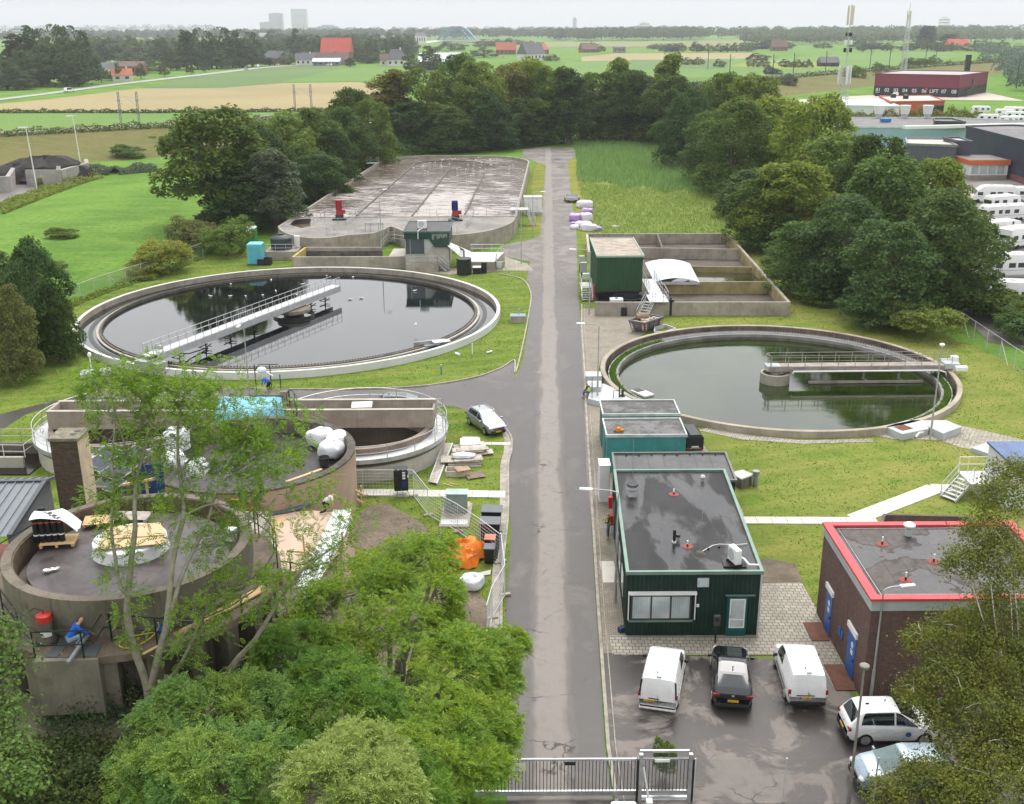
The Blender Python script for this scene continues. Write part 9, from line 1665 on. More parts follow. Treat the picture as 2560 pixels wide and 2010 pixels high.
for k,(a,b,nm)in en((((1585,900),(1655,920),'thin white batten on the grass below the crates, left one'),((1630,895),(1690,908),'thin white batten on the grass below the crates, right one'))):a,b=G('d5',*a,.04),G('d5',*b,.04);t=th_('batten',nm,'batten',(a+b)/2);MB().be(a,b,.06,.04).B('stick',WD_,t)
vb=th_('valve_box','small concrete valve box with blue lid beside the road near the clear tank','box',G('c4',1680,1130,0));o=vb.location;MB().ob(o+V3(0,.5,.35),(1.6,1.2,.7)).B('base',CN_,vb);MB().ob(o+V3(0,.5,.73),(1.65,1.25,.06)).B('lid',M('lid_bluegrey',(.22,.27,.32),.6,var=.1),vb);MB().cy(o+V3(.1,1,.7),o+V3(.1,1,1.3),.08,n=8).B('valve_stem',GV_,vb)
mk=th_('survey_post','short green topped post standing on the lawn before the clear tank','post',G('d5',1565,50,0));o=mk.location;MB().cy(o,o+Z_(.75),.08,n=8).B('post',M('post_green',(.1,.24,.2),.5),mk);MB().cy(o+Z_(.75),o+Z_(.95),.08,n=8).B('cap',GP_,mk)
dr_=th_('drain_fitting','broken white pipe pieces lying on the lawn edge of the clear tank','pipe',G('d1',1960,445,0));mb=MB();a=dr_.location;mb.cy(a,a+Z_(1.1),.05,n=6);mb.cy(a+V3(-1.6,0,.1),a+V3(-1.2,-.5,.1),.13,n=8);mb.cy(a+V3(1.4,.2,.1),a+V3(1.9,.5,.15),.08,n=8);mb.B('pieces',WP_,dr_,True)
iv=th_('inspection_shaft','grey hatch with white lamp post head at the left rim of the clear tank','shaft',G('d1',240,540,0));o=iv.location;MB().ob(o+V3(.3,0,.2),(2.6,1.6,.4),.3).B('shaft',CG_,iv);MB().cy(o+V3(-.2,.3,0),o+V3(-.2,.3,1.7),.05,n=6).bl(o+V3(-.2,.3,1.85),(.2,.2,.25),8).B('lamp',WP_,iv)
mn=th_('manhole_cover','round pale manhole in the meadow behind the purple packs','manhole',G('d2',648,235,0));MB().cy(mn.location,mn.location+Z_(.12),.75,n=24).B('ring',CP_,mn)
PUR=M('purple_foil',(.42,.28,.6),.3,var=.15,scale=1.5,fine=4,bmp=.6,bds=.05);PURW=M('white_foil',(.66,.62,.72),.35,var=.08,scale=1.5,fine=4,bmp=.7,bds=.06)
for k,(x,y,s,m_,nm)in en(((440,105,(1.5,1,.7),PURW,'white topped foil pack at the far end of the purple heap'),(460,145,(1,.8,.5),PUR,'purple foil pack hanging out under the farthest white one'),(372,195,(1,.95,.7),PUR,'big round purple foil pack nearest the road'),(375,225,(.7,.5,.3),PUR,'small purple pack below the big round one'),(450,195,(1.1,.9,.75),PURW,'tall white foil pack in the middle of the heap'),(370,250,(.7,.7,.35),PURW,'small pale pack at the road edge of the heap'),(430,235,(1.4,.8,.5),PURW,'wide white foil sheet across the heap'),(470,262,(1.3,.8,.6),PURW,'white foil pack against the drying bed wall'),(520,262,(.8,.7,.4),PUR,'pale purple pack at the right end of the heap'))):
 p=G('d2',x,y,0);t=th_('foil_pack',nm,'foil pack',p,0,'insulation packs in white and purple foil');MB().bl((p.x,p.y,s[2]*.75),s,16,.14,40+k,-s[2]*.75,.5,.4*sin(5*k)).B('pack',m_,t,True,subs=1)
BLK_=bricks('concrete_blocks',(.4,.375,.35),(.34,.32,.3),(.2,.19,.17),1.6,.8,.4)
for k,(pts,h,nm)in en((([(370,515),(535,465),(530,440)],3,'pale concrete block wall at the right end of the storage yard'),([(170,520),(365,520),(370,440)],3.2,'concrete block wall in front of the black soil heap'),([(-60,560),(60,555),(110,470)],3,'concrete block wall at the far left of the storage yard'))):t=th_('block_wall',nm,'wall',G('c5',*pts[0]));MB().wa(G2('c5',pts),.8,0,h).B('blocks',BLK_,t)
t=th_('soil_heap','black soil heap between the concrete block walls','heap',G('c5',250,490));o=t.location;MB().bl((o.x,o.y+3,0),(9,8,4.6),20,.14,6,0).B('heap',M('black_soil',(.035,.03,.028),.95,var=.4,scale=.5,fine=4,bmp=.8,bds=.1),t,True)
t=th_('soil_heap','smaller dark heap at the left edge behind the block wall','heap',G('c5',30,510));o=t.location;MB().bl((o.x,o.y+5,0),(7,6,3.4),16,.14,7,0).B('heap',M('black_soil'),t,True)
t=th_('sloped_slab','pale yellow sloped slab leaning on the block wall','slab',G('c5',240,515));a,b,c,d=G('c5',225,520,0),G('c5',270,515,0),G('c5',250,470,2.6),G('c5',225,472,2.6);MB().pr([(a.x,a.y),(b.x,b.y),(b.x,b.y+1),(a.x,a.y+1)],0,.1).B('base',CP_,t);MB().add([a,b,c,d],[(0,1,2,3)]).B('slab',M('slab_yellow',(.52,.46,.25),.8,var=.1),t)
st=th_('steel_stairs','concrete steps with railings climbing the railway bank between hedges','stairs',G('c1',1640,755,1));a=G('c1',1612,700,4.2);b=G('c1',1640,752,1.2);MB().be(a,b,2.4,.3).B('flight',CP_,st)
#  the neighbours and the far country
def hal(name,lbl,quad,h,wallm,roofm,zr=None,cat='building',base=None,basem=None,baseh=0,trim=None):
 t=th_(name,lbl,cat,(quad[0][0],quad[0][1],0));MB().pr(quad,baseh,h).B('walls',wallm,t)
 if baseh:MB().pr(quad,0,baseh-.003).B('base',basem,t)
 c=(sum(p[0]for p in quad)/len(quad),sum(p[1]for p in quad)/len(quad));MB().pr([(c[0]+(p[0]-c[0])*.985,c[1]+(p[1]-c[1])*.985)for p in quad],h-.1,h+.05).B('roof',roofm,t);MB().wa([(p[0],p[1])for p in quad],.35,h-.15,h+.35,True).B('roof_edge',trim or wallm,t);return t
FLATG=M('flat_roof_grey',(.15,.14,.14),.7,var=.25,scale=.08,fine=2,bmp=.1,dt=.4,dc=(.3,.28,.27));FLATP=M('flat_roof_pale',(.48,.42,.38),.85,var=.1,scale=.1,fine=2,bmp=.1);NAVY=M('navy_cladding',(.03,.038,.062),.5,.1,var=.08,scale=.2,bmp=.05);LBLU=M('pale_blue_cladding',(.3,.44,.5),.5,.05,var=.06,scale=.2,bmp=.05)
def gz(c,pts,z):return[tuple(G(c,x,y,z)[:2])for x,y in pts]
q=[tuple(G('c3',1265,575)[:2]),tuple(G('c3',1775,590)[:2]),tuple(G('c3',1945,560)[:2])];q.append((q[0][0]+q[2][0]-q[1][0]-2,q[0][1]+q[2][1]-q[1][1]))
RDH=M('dark_red_cladding',(.17,.026,.05),.5,.1,var=.08,scale=.2,bmp=.05);BKH=M('black_cladding',(.016,.016,.018),.5,.1,var=.2,scale=.2)
rh=hal('storage_hall','dark red storage hall over a black ground floor with numbered doors',q,9,RDH,M('hall_roof',(.3,.3,.31),.6,var=.08,scale=.05),None,'building',None,BKH,3.9)
a,b=Ve(q[0]+(0,)),Ve(q[1]+(0,));d=(b-a).normalized();ang=math.atan2(d.y,d.x);LW=M('lettering_white',(.78,.78,.78),.5,var=.02)
for k,(x,s)in en(((1292,'01'),(1347,'02'),(1403,'03'),(1458,'04'),(1515,'05'),(1574,'06'),(1632,'LIFT'),(1690,'07'),(1750,'08'))):
 u=(x-1265)/(1775-1265);p=a+(b-a)*u;n_=V3(d.y,-d.x,0);dd=MB();dd.ob(p+n_*.06+Z_(1.75),(2.9,.1,3.3),ang);o=dd.B('door',M('door_black',(.022,.022,.025),.4,var=.1),rh);text(s,2.1,LW,o,MT_(p+n_*.14+Z_(2.3)-abl(o))@RZ_(ang)@Matrix.Rotation(PI/2,4,'X'))
mb=MB();p=a+(b-a)*.63+V3(d.y,-d.x,0)*.1;mb.ob(p+Z_(3.2),(.8,.1,1),ang);mb.B('red_plate',M('sign_red'),rh)
b2,c2=Ve(q[1]+(0,)),Ve(q[2]+(0,));e_=(c2-b2).normalized();n2=V3(e_.y,-e_.x,0);p=b2+(c2-b2)*.45;MB().ob(p+n2*.1+Z_(6.2),(1.2,.1,2.4),math.atan2(e_.y,e_.x)).B('upper_door',BKH,rh);sts('outside_stair',p+n2*1.2+Z_(5),b2+(c2-b2)*.12+n2*1.2,1.4,rh,10,SD_)
q=[G('c3',1370,618,4.6),G('c3',1697,612,4.6),G('c3',1600,578,4.6),G('c3',1300,585,4.6)];q=[(p.x,p.y)for p in q]
ob_=hal('brick_hall','orange brick building with pale flat roof behind the conifer hedge',q,4.6,M('orange_brick',(.42,.1,.05),.8,var=.12,scale=.4),FLATP);mb=MB()
for x in(1570,1655):p0=G('c3',x-28,650,2.6);mb.ob((p0.x+1.4,p0.y-.2,2.4),(4.2,.3,2),-.05)
mb.B('window',CGL,ob_)
for k,(x,y)in en(((1288,580),(1385,590),(1400,580),(1460,597))):t=th_('roof_unit',('small black roof unit at the left end of the pale roof','dark ventilation unit on the pale roof, left of centre','white ventilation unit on the pale roof','black box unit right of centre on the pale roof')[k],'roof unit',G('c3',x,y,4.7));MB().ob(t.location+Z_(.6),(1.6,1.4,1.3)).B('housing',WH_ if k==2 else BP_,t);MB().ob(t.location+Z_(1.3),(1,1,.15)).B('cap',CG_,t)
q=[tuple(p[:2])for p in(G('c3',1050,640,4),G('c3',1425,645,4),G('c3',1290,595,4),G('c3',1050,600,4))];hal('white_hall','low white building with white roof in front of the lattice mast',q,4,M('white_cladding',(.62,.64,.65),.5,var=.05,scale=.2),M('white_roof2',(.62,.64,.66),.6,var=.05,scale=.1))
y_=5;q=[tuple(p[:2])for p in(G('c3',1030,768,y_),G('c3',1822,775,y_),G('c3',2300,745,y_),G('c3',2200,735,y_),G('c3',1700,715,y_),G('c3',1030,715,y_))];hal('blue_hall','long pale blue hall with dark roof and three white roof hoods',q,5,LBLU,FLATG,None,'building',None,None,0,M('pale_trim',(.52,.58,.6),.5))
a,b=G('c3',1450,770,5.6),G('c3',2300,750,5.6);t=th_('roof_ridge_light','long white rooflight strip along the pale blue hall','rooflight',(a+b)/2);MB().be(a,b,1.6,.7).B('glazing',WH_,t)
for k,x in en((1295,1453,1590)):p=G('c3',x,712,5.1);t=th_('roof_hood',('white roof hood at the left on the pale blue hall','white roof hood in the middle on the pale blue hall','white roof hood at the right on the pale blue hall')[k],'roof hood',p);MB().cy(p,p+Z_(1),.9,.9,12).B('shaft',CG_,t);MB().cy(p+Z_(1),p+Z_(3.4),1.1,1.5,14).B('hood',WH_,t,True)
p=G('c3',1338,738,5.1);t=th_('blue_cover','bright blue cover on the dark hall roof','cover',p);MB().ob(p+Z_(.5),(2.6,1.6,.9)).B('box',M('bright_blue',(.02,.16,.45),.5),t,bv=.05)
p=[tuple(G('c3',x,y,6.3)[:2])for x,y in((1640,738),(1820,742),(1740,722),(1630,722))];hal('roof_house','low dark roof house on the pale blue hall',p,6.3,M('dark_roof_house',(.05,.05,.055),.6),FLATG,None,'roof house')
q=[tuple(p[:2])for p in(G('c3',1828,768,8),G('c3',2330,895,8),G('c3',2500,790,8),G('c3',2110,762,8))];hal('navy_hall','tall dark navy hall at the right edge behind the orange cabin',q,8,NAVY,FLATG,None,'building',None,bricks('hall_brick',(.26,.1,.075),(.2,.08,.06),(.2,.17,.15),.5,.16),1.3)
q=[tuple(p[:2])for p in(G('c3',1470,875,6),G('c3',1770,885,6),G('c3',1690,845,6),G('c3',1460,842,6))];gh=hal('grey_office','dark grey flat roofed office among the trees before the pale blue hall',q,6,M('grey_cladding',(.085,.09,.11),.6,var=.08),FLATP,None,'building',None,None,0,M('grey_metal_edge',(.2,.21,.22),.5,.2));p=G('c3',1540,945,3.4);MB().ob(p+V3(0,-.1,0),(2,.3,2.3),R(-28)).B('window',WH_,gh)
q=[tuple(p[:2])for p in(G('c3',1775,858,6.6),G('c3',1862,862,6.6),G('c3',1790,838,6.6),G('c3',1690,838,6.6))];gh=hal('grey_office','taller dark grey office block with a white blind window',q,6.6,M('grey_cladding2',(.07,.075,.092),.6,var=.08),FLATP);p=G('c3',1798,910,4);MB().ob(p+V3(0,-.3,0),(2,.4,2.4),R(-5)).B('window',M('blind_white',(.55,.6,.62),.4),gh)
o=G('c3',1915,1085,.05);t=th_('site_cabin','white glazed cabin with orange fascia beside the caravan lot','cabin',o);MB().bx(o.x-2.5,o.y,0,o.x+5.2,o.y+9,.9).B('base',CN_,t);MB().bx(o.x-2.5,o.y,.9,o.x+5.2,o.y+9,3).B('walls',WH_,t);MB().bx(o.x-2.8,o.y-.3,3,o.x+5.5,o.y+9.3,3.9).B('fascia',M('orange_fascia',(.6,.13,.03),.5,var=.08),t);MB().bx(o.x-2.6,o.y-.1,3.9,o.x+5.3,o.y+9.1,3.95).B('roof',FLATG,t)
for k in rn(4):MB().bx(o.x-2.2+1.75*k,o.y-.06,1.2,o.x-.75+1.75*k,o.y-.01,2.8).B('window',BLIND,t)
p=G('c3',2063,1075,.05);t=th_('dark_bin','dark round container with a white sack beside the navy hall','bin',p);MB().cy(p,p+Z_(1.3),1.1,n=14).B('tub',BP_,t);MB().bl((p.x+1.6,p.y-.4,.6),(.8,.6,.6),10,.1).B('sack',BAGW,t,True)
p=G('c3',650,490,.05);t=th_('white_wall','long white wall panels beyond the right tree row','wall',p);MB().wa([tuple(G('c3',590,490)[:2]),tuple(G('c3',725,490)[:2])],.4,0,3.4).B('panels',WH_,t)
def lattice(lbl,c,x,yb,yt,Y,w0,w1,panels,lf=.86,bw=.06):
 b=G(c,x,yb)if Y is None else PY(c,x,yb,Y);Y=b.y;top=PY(c,x,yt,Y);h=top.z;o=V3(b.x,Y,0);tx=top.x-b.x
 t=th_('lattice_mast',lbl,'mast',o);mb=MB();n=26;cr=lambda k,z:o+Ve((tx*0+(w0+(w1-w0)*z/h)*.5*(1 if k in(0,3)else-1),(w0+(w1-w0)*z/h)*.5*(1 if k in(0,1)else-1),z))
 for k in rn(4):mb.be(cr(k,0),cr(k,h*lf),bw*1.6)
 for i in rn(n):
  z0=h*lf*i/n;z1=h*lf*(i+1)/n
  for k in rn(4):k2=(k+1)%4;mb.be(cr(k,z0),cr(k2,z1),bw);mb.be(cr(k,z1),cr(k2,z1),bw)
 mb.cy(o+Ve((0,0,h*(lf-.02))),o+Z_(h),.2,.1,8);mb.B('lattice',GP_,t)
 for(z,wd,hh,cnt,rad,m_)in panels:
  for k in rn(cnt):a=2*PI*k/cnt+.5;MB().ob(o+Ve((rad*cos(a),rad*sin(a),h*z)),(.35,wd,hh),a).B('antenna_panel',m_,t)
 return t
CRM=M('cream_panel',(.62,.57,.46),.5,var=.06);lattice('tall lattice mast with cream antenna panels behind the right tree row','c3',1075,690,25,262,2,1.2,((.93,.45,4.2,3,.6,CRM),(.76,.7,1,4,.8,WH_),(.71,.6,.9,4,.9,SD_),(.55,.42,4,3,1.5,WH_),(.54,.5,3.8,3,1,CRM),(.81,.4,.8,3,.6,SD_)),.6)
lattice('thinner second lattice mast behind the dark red hall','c3',1445,440,15,560,2.8,.9,((.86,.8,3.4,3,.8,CRM),),.86,.12)
def portal(o,lab):
 t=th_('rail_portal',lab,'rail mast',o);o=Ve(o);d=(Ve(TS[2])-Ve(TS[1])).normalized();mb=MB();e_=V3(.96,-.05,0)*5.4
 for p in(o,o+e_):
  for s in(-.22,.22):mb.be(p+V3(s,0,0),p+V3(s,0,9.2),.16,.16)
  for k in rn(12):mb.be(p+V3(-.22,0,.75*k),p+V3(.22,0,.75*k+.6),.09,.09)
  mb.be(p+V3(-.5,0,6.8),p+V3(.5,0,6.8),.2,.2)
 mb.B('posts',M('mast_grey',(.24,.25,.27),.6,.4,var=.1),t);MB().tb([o+V3(.2,0,7.6),o+V3(2.4,0,7.9),o+e_+V3(-.2,0,7.4)],.06,5).tb([o+V3(.2,0,5.6),o+V3(1.2,0,6.3)],.06,5).tb([o+e_+V3(-2.6,0,7.6),o+e_+V3(-.3,0,5.4)],.08,5).B('cantilever',GP_,t)
for(c,x,y,Y,nm)in(('c1',730,720,312,'railway portal with two lattice posts at the left'),('c1',1785,672,349,'railway portal with two lattice posts at the right of the straw field')):p=PY(c,x,y,Y);portal((p.x,p.y,4.2),nm)
for k,(x,y,yt)in en(((265,410,370),(395,470,370),(655,470,350),(780,455,348),(975,440,330),(1243,415,310),(1360,405,318),(1580,370,292),(1645,345,290),(2130,520,400))):
 p=G('c3',x,y,4.2);t=th_('rail_mast','dark railway mast on the right part of the bank, %s from its left'%(ORD[k]if k else 'first'),'rail mast',p,0,'railway masts on the bank');h=11.5;MB().be(p-Z_(1),p+Z_(h),.34,.34).B('post',M('mast_dark',(.06,.065,.07),.7,.3),t);MB().tb([p+Z_(h*.86),p+V3(2.6,1.5,h*.9),p+Z_(h*.68)],.08,4).B('cantilever',M('mast_dark'),t)
t=th_('signal_gantry','dark railway signal bridge on grey steel at the right','gantry',G('c3',1810,430,4));p=t.location;MB().be(p+V3(2,0,-4),p+V3(2,0,9),2.6,2.2).B('cabinet',BKH,t);MB().be(p+V3(-6,2,15),p+V3(4,0,12),5,1.2).B('deck',CN_,t)
def hs_(lbl,c,x,y,w,d,h,rz,wallc,roofc,rise=None,name='house',cat='house',hip=False,chim=True):
 o=G(c,x,y,.1);t=th_(name,lbl,cat,(o.x,o.y,0),0);Mx=MT_((o.x,o.y+d/2,0))@RZ_(rz);rise=rise or w*.3;MB().bx(-w/2,-d/2,0,w/2,d/2,h,Mx).B('wall',wallc,t);mb=MB();e=.5
 k=d*.3 if hip else 0;vs=[(-w/2-e,-d/2-e,h-.2),(w/2+e,-d/2-e,h-.2),(w/2+e,d/2+e,h-.2),(-w/2-e,d/2+e,h-.2),(-w/2-e+k*1,0,h+rise),(w/2+e-k*1,0,h+rise)];mb.add([Mx@Ve(p)for p in vs],[(0,1,5,4),(2,3,4,5),(1,2,5),(3,0,4)]);mb.B('roof',roofc,t)
 if chim:MB().bx(w*.2,-.5,h+rise*.5,w*.2+1,.5,h+rise+1.2,Mx).B('chimney',wallc,t)
 n=max(2,int(w/4));[MB().bx(-w/2+w*(i+.3)/n,-d/2-.06,h*.35,-w/2+w*(i+.7)/n,-d/2+.02,h*.75,Mx).B('window',CGL,t)for i in rn(min(5,n))]
 return t
HW=M('house_white',(.62,.6,.57),.8,var=.06,scale=.3);HBR=M('house_brick',(.22,.11,.08),.9,var=.15,scale=.4);HGR=M('house_grey',(.2,.2,.21),.8,var=.1);RO=M('roof_orange',(.4,.13,.075),.8,var=.1,scale=.3);RR_=M('roof_red',(.48,.1,.075),.8,var=.08,scale=.2);RG=M('roof_grey_tile',(.13,.13,.14),.8,var=.12,scale=.3);RB=M('roof_brown',(.16,.11,.09),.85,var=.15);RS=M('roof_solar',(.35,.42,.46),.3,.2,var=.1)
hs_('red roofed church with brick walls behind the grey barn','b2',1890,660,26,14,9,R(-4),HBR,RR_,12,'church','church');p=G('b2',1962,470,10);MB().cy((p.x-4,1010,22),(p.x-4,1010,31),.5,.1,6).B('spire',RG,bpy.data.objects['church'])
hs_('white farmhouse with grey roof left of the grey barn','b2',1515,692,16,9,4.5,R(5),HW,RG,5);hs_('long grey barn in front of the red roofed church','b2',1740,688,40,11,4,R(-2),HGR,RB,6,'barn','barn');hs_('grey lean-to barn with white van in front','b2',1770,700,22,8,3.6,R(-2),HGR,RS,2.5,'barn','barn',chim=False)
hs_('brown roofed house by the far junction','b2',1090,680,30,10,5,R(3),HBR,RG,6)
hs_('orange roofed house among the village trees at the left','b1',1215,385,14,9,4,0,HBR,RO,7);hs_('grey roofed house among the village trees','b1',1690,395,18,10,5,0,HW,RG,7);hs_('grey house with bay by the country road','b1',1290,610,16,10,4,-.3,HW,RG,4);hs_('orange roofed bungalow by the country road','b1',1455,690,11,9,3.6,.3,HW,RO,3.5);hs_('dark brick house by the country road','b1',1570,620,18,10,6,0,HBR,RB,3)
hs_('barn with shining solar roof in front of the round tree','b3',960,655,30,16,6,R(2),BKH,RS,6,'barn','barn',chim=False);hs_('grey house with steep roof left of the round tree','b3',435,605,14,11,5,0,HW,RG,8,hip=True);hs_('pale house beside the steep roofed grey house','b3',330,600,12,9,4,.2,HW,RB,5)
hs_('orange roofed house on the river plain','b3',1765,465,22,12,5,0,HBR,RO,8);hs_('steep brown roofed farm on the river plain','b3',2035,470,18,12,5,.8,HBR,RB,9);hs_('dark roofed house with pale gable behind the tree belt','b3',2070,540,22,14,6,.7,HW,RG,10)
hs_('red brick farm with white gable on the plain','c2',1215,328,14,12,5,.9,HBR,RO,7);hs_('thatched brown farm right of the garden trees','c2',1500,318,18,14,4,.3,HBR,RB,7);hs_('dark shed with flat roof on the open plain','c2',1690,318,14,10,6,0,HGR,RG,1,'shed','shed',chim=False);hs_('white villa by the bridge ramp','b3',725,335,22,16,14,0,HW,RG,6,hip=True)
hs_('red roofed farm beside the railway at the right','c3',1780,305,24,14,6,.1,HBR,RR_,7);hs_('dark shed with grazing animals left of it on the green field','c3',1000,402,14,9,3,.1,BKH,RG,4,'barn','barn',chim=False);hs_('small dark farm between garden trees, right of the mast','c3',700,308,18,12,5,0,HBR,RB,8)
def blk(lbl,c,x,yb,yt,wpx,Y,mat,floors=8,name='office_tower',cat='tower',dep=.6,inset=None):
 s=CR[c][2];p=PY(c,x,yb,Y);q=PY(c,x,yt,Y);w=wpx*s/FO*Y*1.06;t=th_(name,lbl,cat,(p.x,Y,0));MB().bx(p.x-w/2,Y,0,p.x+w/2,Y+w*dep,q.z).B('walls',mat,t);mb=MB();h=q.z/floors
 for k in rn(floors):mb.bx(p.x-w/2-.3,Y-.35,h*(k+.45),p.x+w/2+.3,Y+w*dep+.3,h*(k+.8))
 mb.B('window_bands',M('band_glass',(.12,.15,.17),.2,var=.1),t);MB().bx(p.x-w*.3,Y+w*.1,q.z,p.x+w*.3,Y+w*dep*.8,q.z+h*.7).B('roof_plant',mat,t);return t
TW=M('tower_pale',(.42,.44,.45),.5,var=.05,scale=.02);TD=M('tower_dark',(.24,.26,.28),.5,var=.05,scale=.02);TWH=M('tower_white',(.62,.63,.63),.6,var=.05,scale=.02)
blk('tall white banded office tower, right of the stepped tower','b2',1445,280,15,160,5200,TWH,22);blk('narrow grey side slab of the white banded tower','b2',1368,280,18,24,5202,TD,22)
blk('tall rear part of the stepped grey office tower','b2',1165,290,65,140,5300,TW,20);blk('lower front part of the stepped grey office tower','b2',1085,300,172,205,5290,TW,12);blk('low grey office slab right of the towers','b2',1780,285,220,205,5400,TD,4,'office_block','office block');blk('lower wing of the grey office slab','b2',1640,285,255,170,5395,TD,2,'office_block','office block')
blk('pale apartment block at the skyline left of the bridge','b3',218,200,155,100,6500,TW,4,'apartment_block','apartment block');blk('wide faint block on the skyline behind the bridge ramp','b3',770,195,165,170,7500,TW,3,'apartment_block','apartment block');blk('low block right of the bridge on the skyline','b3',2020,185,140,75,6800,TD,5,'apartment_block','apartment block')
blk('slender church tower on the far skyline','c2',1418,185,112,20,6500,TD,8,'church_tower','tower');blk('white residential block before the dark forest','c2',1345,250,205,95,2600,TWH,5,'apartment_block','apartment block');blk('white tower block showing above the forest','c2',1840,170,140,50,5000,TWH,4,'apartment_block','apartment block')
blk('pale block on the skyline at the far right','c3',1700,135,113,50,5500,TWH,4,'apartment_block','apartment block');blk('white factory hall in the trees at the far left','b1',1300,165,130,190,3600,TWH,2,'factory_hall','factory');blk('pale block behind the poplars at the far left','b1',215,130,50,120,2600,TW,5,'apartment_block','apartment block');blk('white low hall below the stepped tower','b2',1000,385,355,125,2200,TWH,1,'factory_hall','factory')
bd=th_('arch_bridge','blue steel arch bridge with hangers over the river','bridge',PY('b3',1200,310,2250));BB=M('bridge_blue',(.12,.22,.28),.5,.2,var=.08,scale=.05);A0=PY('b3',1005,305,2300);A1=PY('b3',1405,305,2200);zt=PY('b3',1190,135,2250).z;zd=A0.z;off=V3(-14,36,0)
for side,nm in((Z_(0),'arch'),(off,'arch')):
 n=22;arc=lambda u,s=1:A0+(A1-A0)*u+side+Ve((0,0,(zt-zd)*(1-(2*u-1)**2)*s));mb=MB();[mb.be(arc(i/n),arc((i+1)/n),2.6,3)for i in rn(n)];[mb.be(arc(i/n,.86),arc((i+1)/n,.86),1.4,1.4)for i in rn(n)];mb.B(nm,BB,bd);mb=MB();[mb.be(arc(i/n),arc(i/n,0),.8,.8)for i in rn(1,n)];mb.B('hangers',BB,bd)
mb=MB();[mb.be(A0+(A1-A0)*u+Ve((0,0,(zt-zd)*(1-(2*u-1)**2))),A0+(A1-A0)*u+off+Ve((0,0,(zt-zd)*(1-(2*u-1)**2))),1.6,1.6)for u in(.12,.2,.28,.36,.44,.5,.56,.64,.72,.8,.88)];mb.B('cross_bracing',BB,bd)
mb=MB();R0=PY('b3',690,350,2080);d_=(A1-A0).normalized();mb.be(R0+off*.5,A0+off*.5,26,3);mb.be(A0+off*.5,A1+d_*60+off*.5,26,3);mb.B('deck',M('bridge_deck',(.45,.44,.43),.7,var=.05),bd);mb=MB();p=A1+off*.5;mb.bx(p.x-10,p.y-14,-2,p.x+26,p.y+14,p.z-1.4)
for u in(.25,.5,.75):q=R0+(A0-R0)*u+off*.5;mb.bx(q.x-5,q.y-12,-2,q.x+5,q.y+12,q.z-1.4)
mb.B('pier',M('pier_dark',(.2,.19,.18),.8,var=.1),bd)
def fart(c,x,yt,Y,Rw,leaf,lbl,kind=None,grp=None):
 p=PY(c,x,yt,Y);tree(kind or 'far%d'%(len(COL.objects)%3),(p.x,Y,0),max(6,p.z),Rw,leaf,lbl,'tree',grp)
for k,(x,y,Y,Rw,kind)in en(((75,200,640,7,'farcolumn0'),(110,200,640,11,None),(180,150,650,12,None),(250,170,660,11,None),(330,143,645,12,None),(400,152,650,11,None),(455,180,640,11,None),(220,260,620,12,None),(370,260,615,12,None),(120,300,610,11,None),(450,300,615,8,None),(20,360,590,11,None),(80,400,585,10,None))):fart('c1',x,y,Y,Rw,('a','b','a')[k%3],'tall dense tree in the big clump at the far left, %s from its left'%ORD[k],kind,'big tree clump at the far left')
for k,(x,y,Y,Rw,kind)in en(((1105,178,868,5,'farcolumn0'),(1135,185,866,5,'farcolumn0'),(1195,165,875,8,None),(1260,185,880,10,None),(1320,160,890,13,None),(1390,185,895,11,None),(1450,178,905,12,None),(1510,190,915,11,None),(1050,250,850,9,None),(1180,260,860,11,None),(1300,270,870,11,None),(1440,280,900,12,None),(1020,300,840,8,None))):fart('c1',x,y,Y,Rw,('b','a')[k%2],'tall tree in the poplar group by the country road, %s from its left'%ORD[k],kind,'poplar group by the country road')
for k,(nm,leaf,L)in en((('broad green tree between the houses along the far country road','b',(('c1',880,345,800,11),('c1',560,320,900,9),('c1',590,395,690,6),('c1',680,415,690,6),('c1',2090,250,1150,14),('c2',345,320,1080,14),('c2',165,320,980,12),('c2',240,320,1010,11))),('hazy dark tree rising below the distant office towers','a',(('c1',1800,170,1150,15),('c1',1670,180,1700,26))),('dark cone shaped tree at the far field edge','b',(('b2',1080,595,930,4),('b2',2050,600,900,4),('c1',760,415,720,3))),('big round dark tree before the solar roofed barn','b',(('c2',500,275,790,15),)),('yellowish round tree beside the big dark one','c',(('c2',590,285,860,13),)),('grey green round tree on the plain beside the arch bridge','a',(('c2',675,250,1500,22),('c2',875,235,1700,18),('c2',945,235,1800,18),('c2',1040,230,1900,20),('c2',870,285,1150,14))),('round garden tree on the plain behind the belt','b',(('c2',1275,335,1020,8),('c2',1560,265,1350,9))),('dark copper leaved tree by the far junction','copper',(('b2',1205,500,1000,12),)),('yellow green tree right of the copper tree','c',(('b2',1300,500,960,8),)),('tall dark poplar right of the second lattice mast','a',(('c3',1590,152,1500,9),('c3',1575,160,1510,8),('c3',1620,155,1520,8),('c3',1725,205,1500,13))),('broad thicket tree on the plain near the lattice masts','a',(('c3',965,255,1500,12),('c3',1220,238,1500,22),('c3',1250,265,1450,22),('c3',1320,270,1450,20),('c3',620,240,1500,34),('c3',660,240,1480,26),('c3',570,320,1000,11))))):
 for a in L:fart(*a,leaf,nm,'farcolumn0'if 'poplar'in nm or 'cone'in nm else None,nm if len(L)>1 else None)
for k,x in en((15,52,90,200,270,345,385,440,510)):fart('c3',x,(262,260,258,250,262,262,262,256,262)[k],1330,9,'c','small orchard tree on the plain, %s from the left of its row'%ORD[k],None,'orchard row on the plain')
for k,x in en((1895,1935,1975,2010,2050,2155)):fart('c2',x,262,1500,9,'c','small round tree on the plain before the forest, %s from the left'%ORD[k],None,'small trees before the forest')
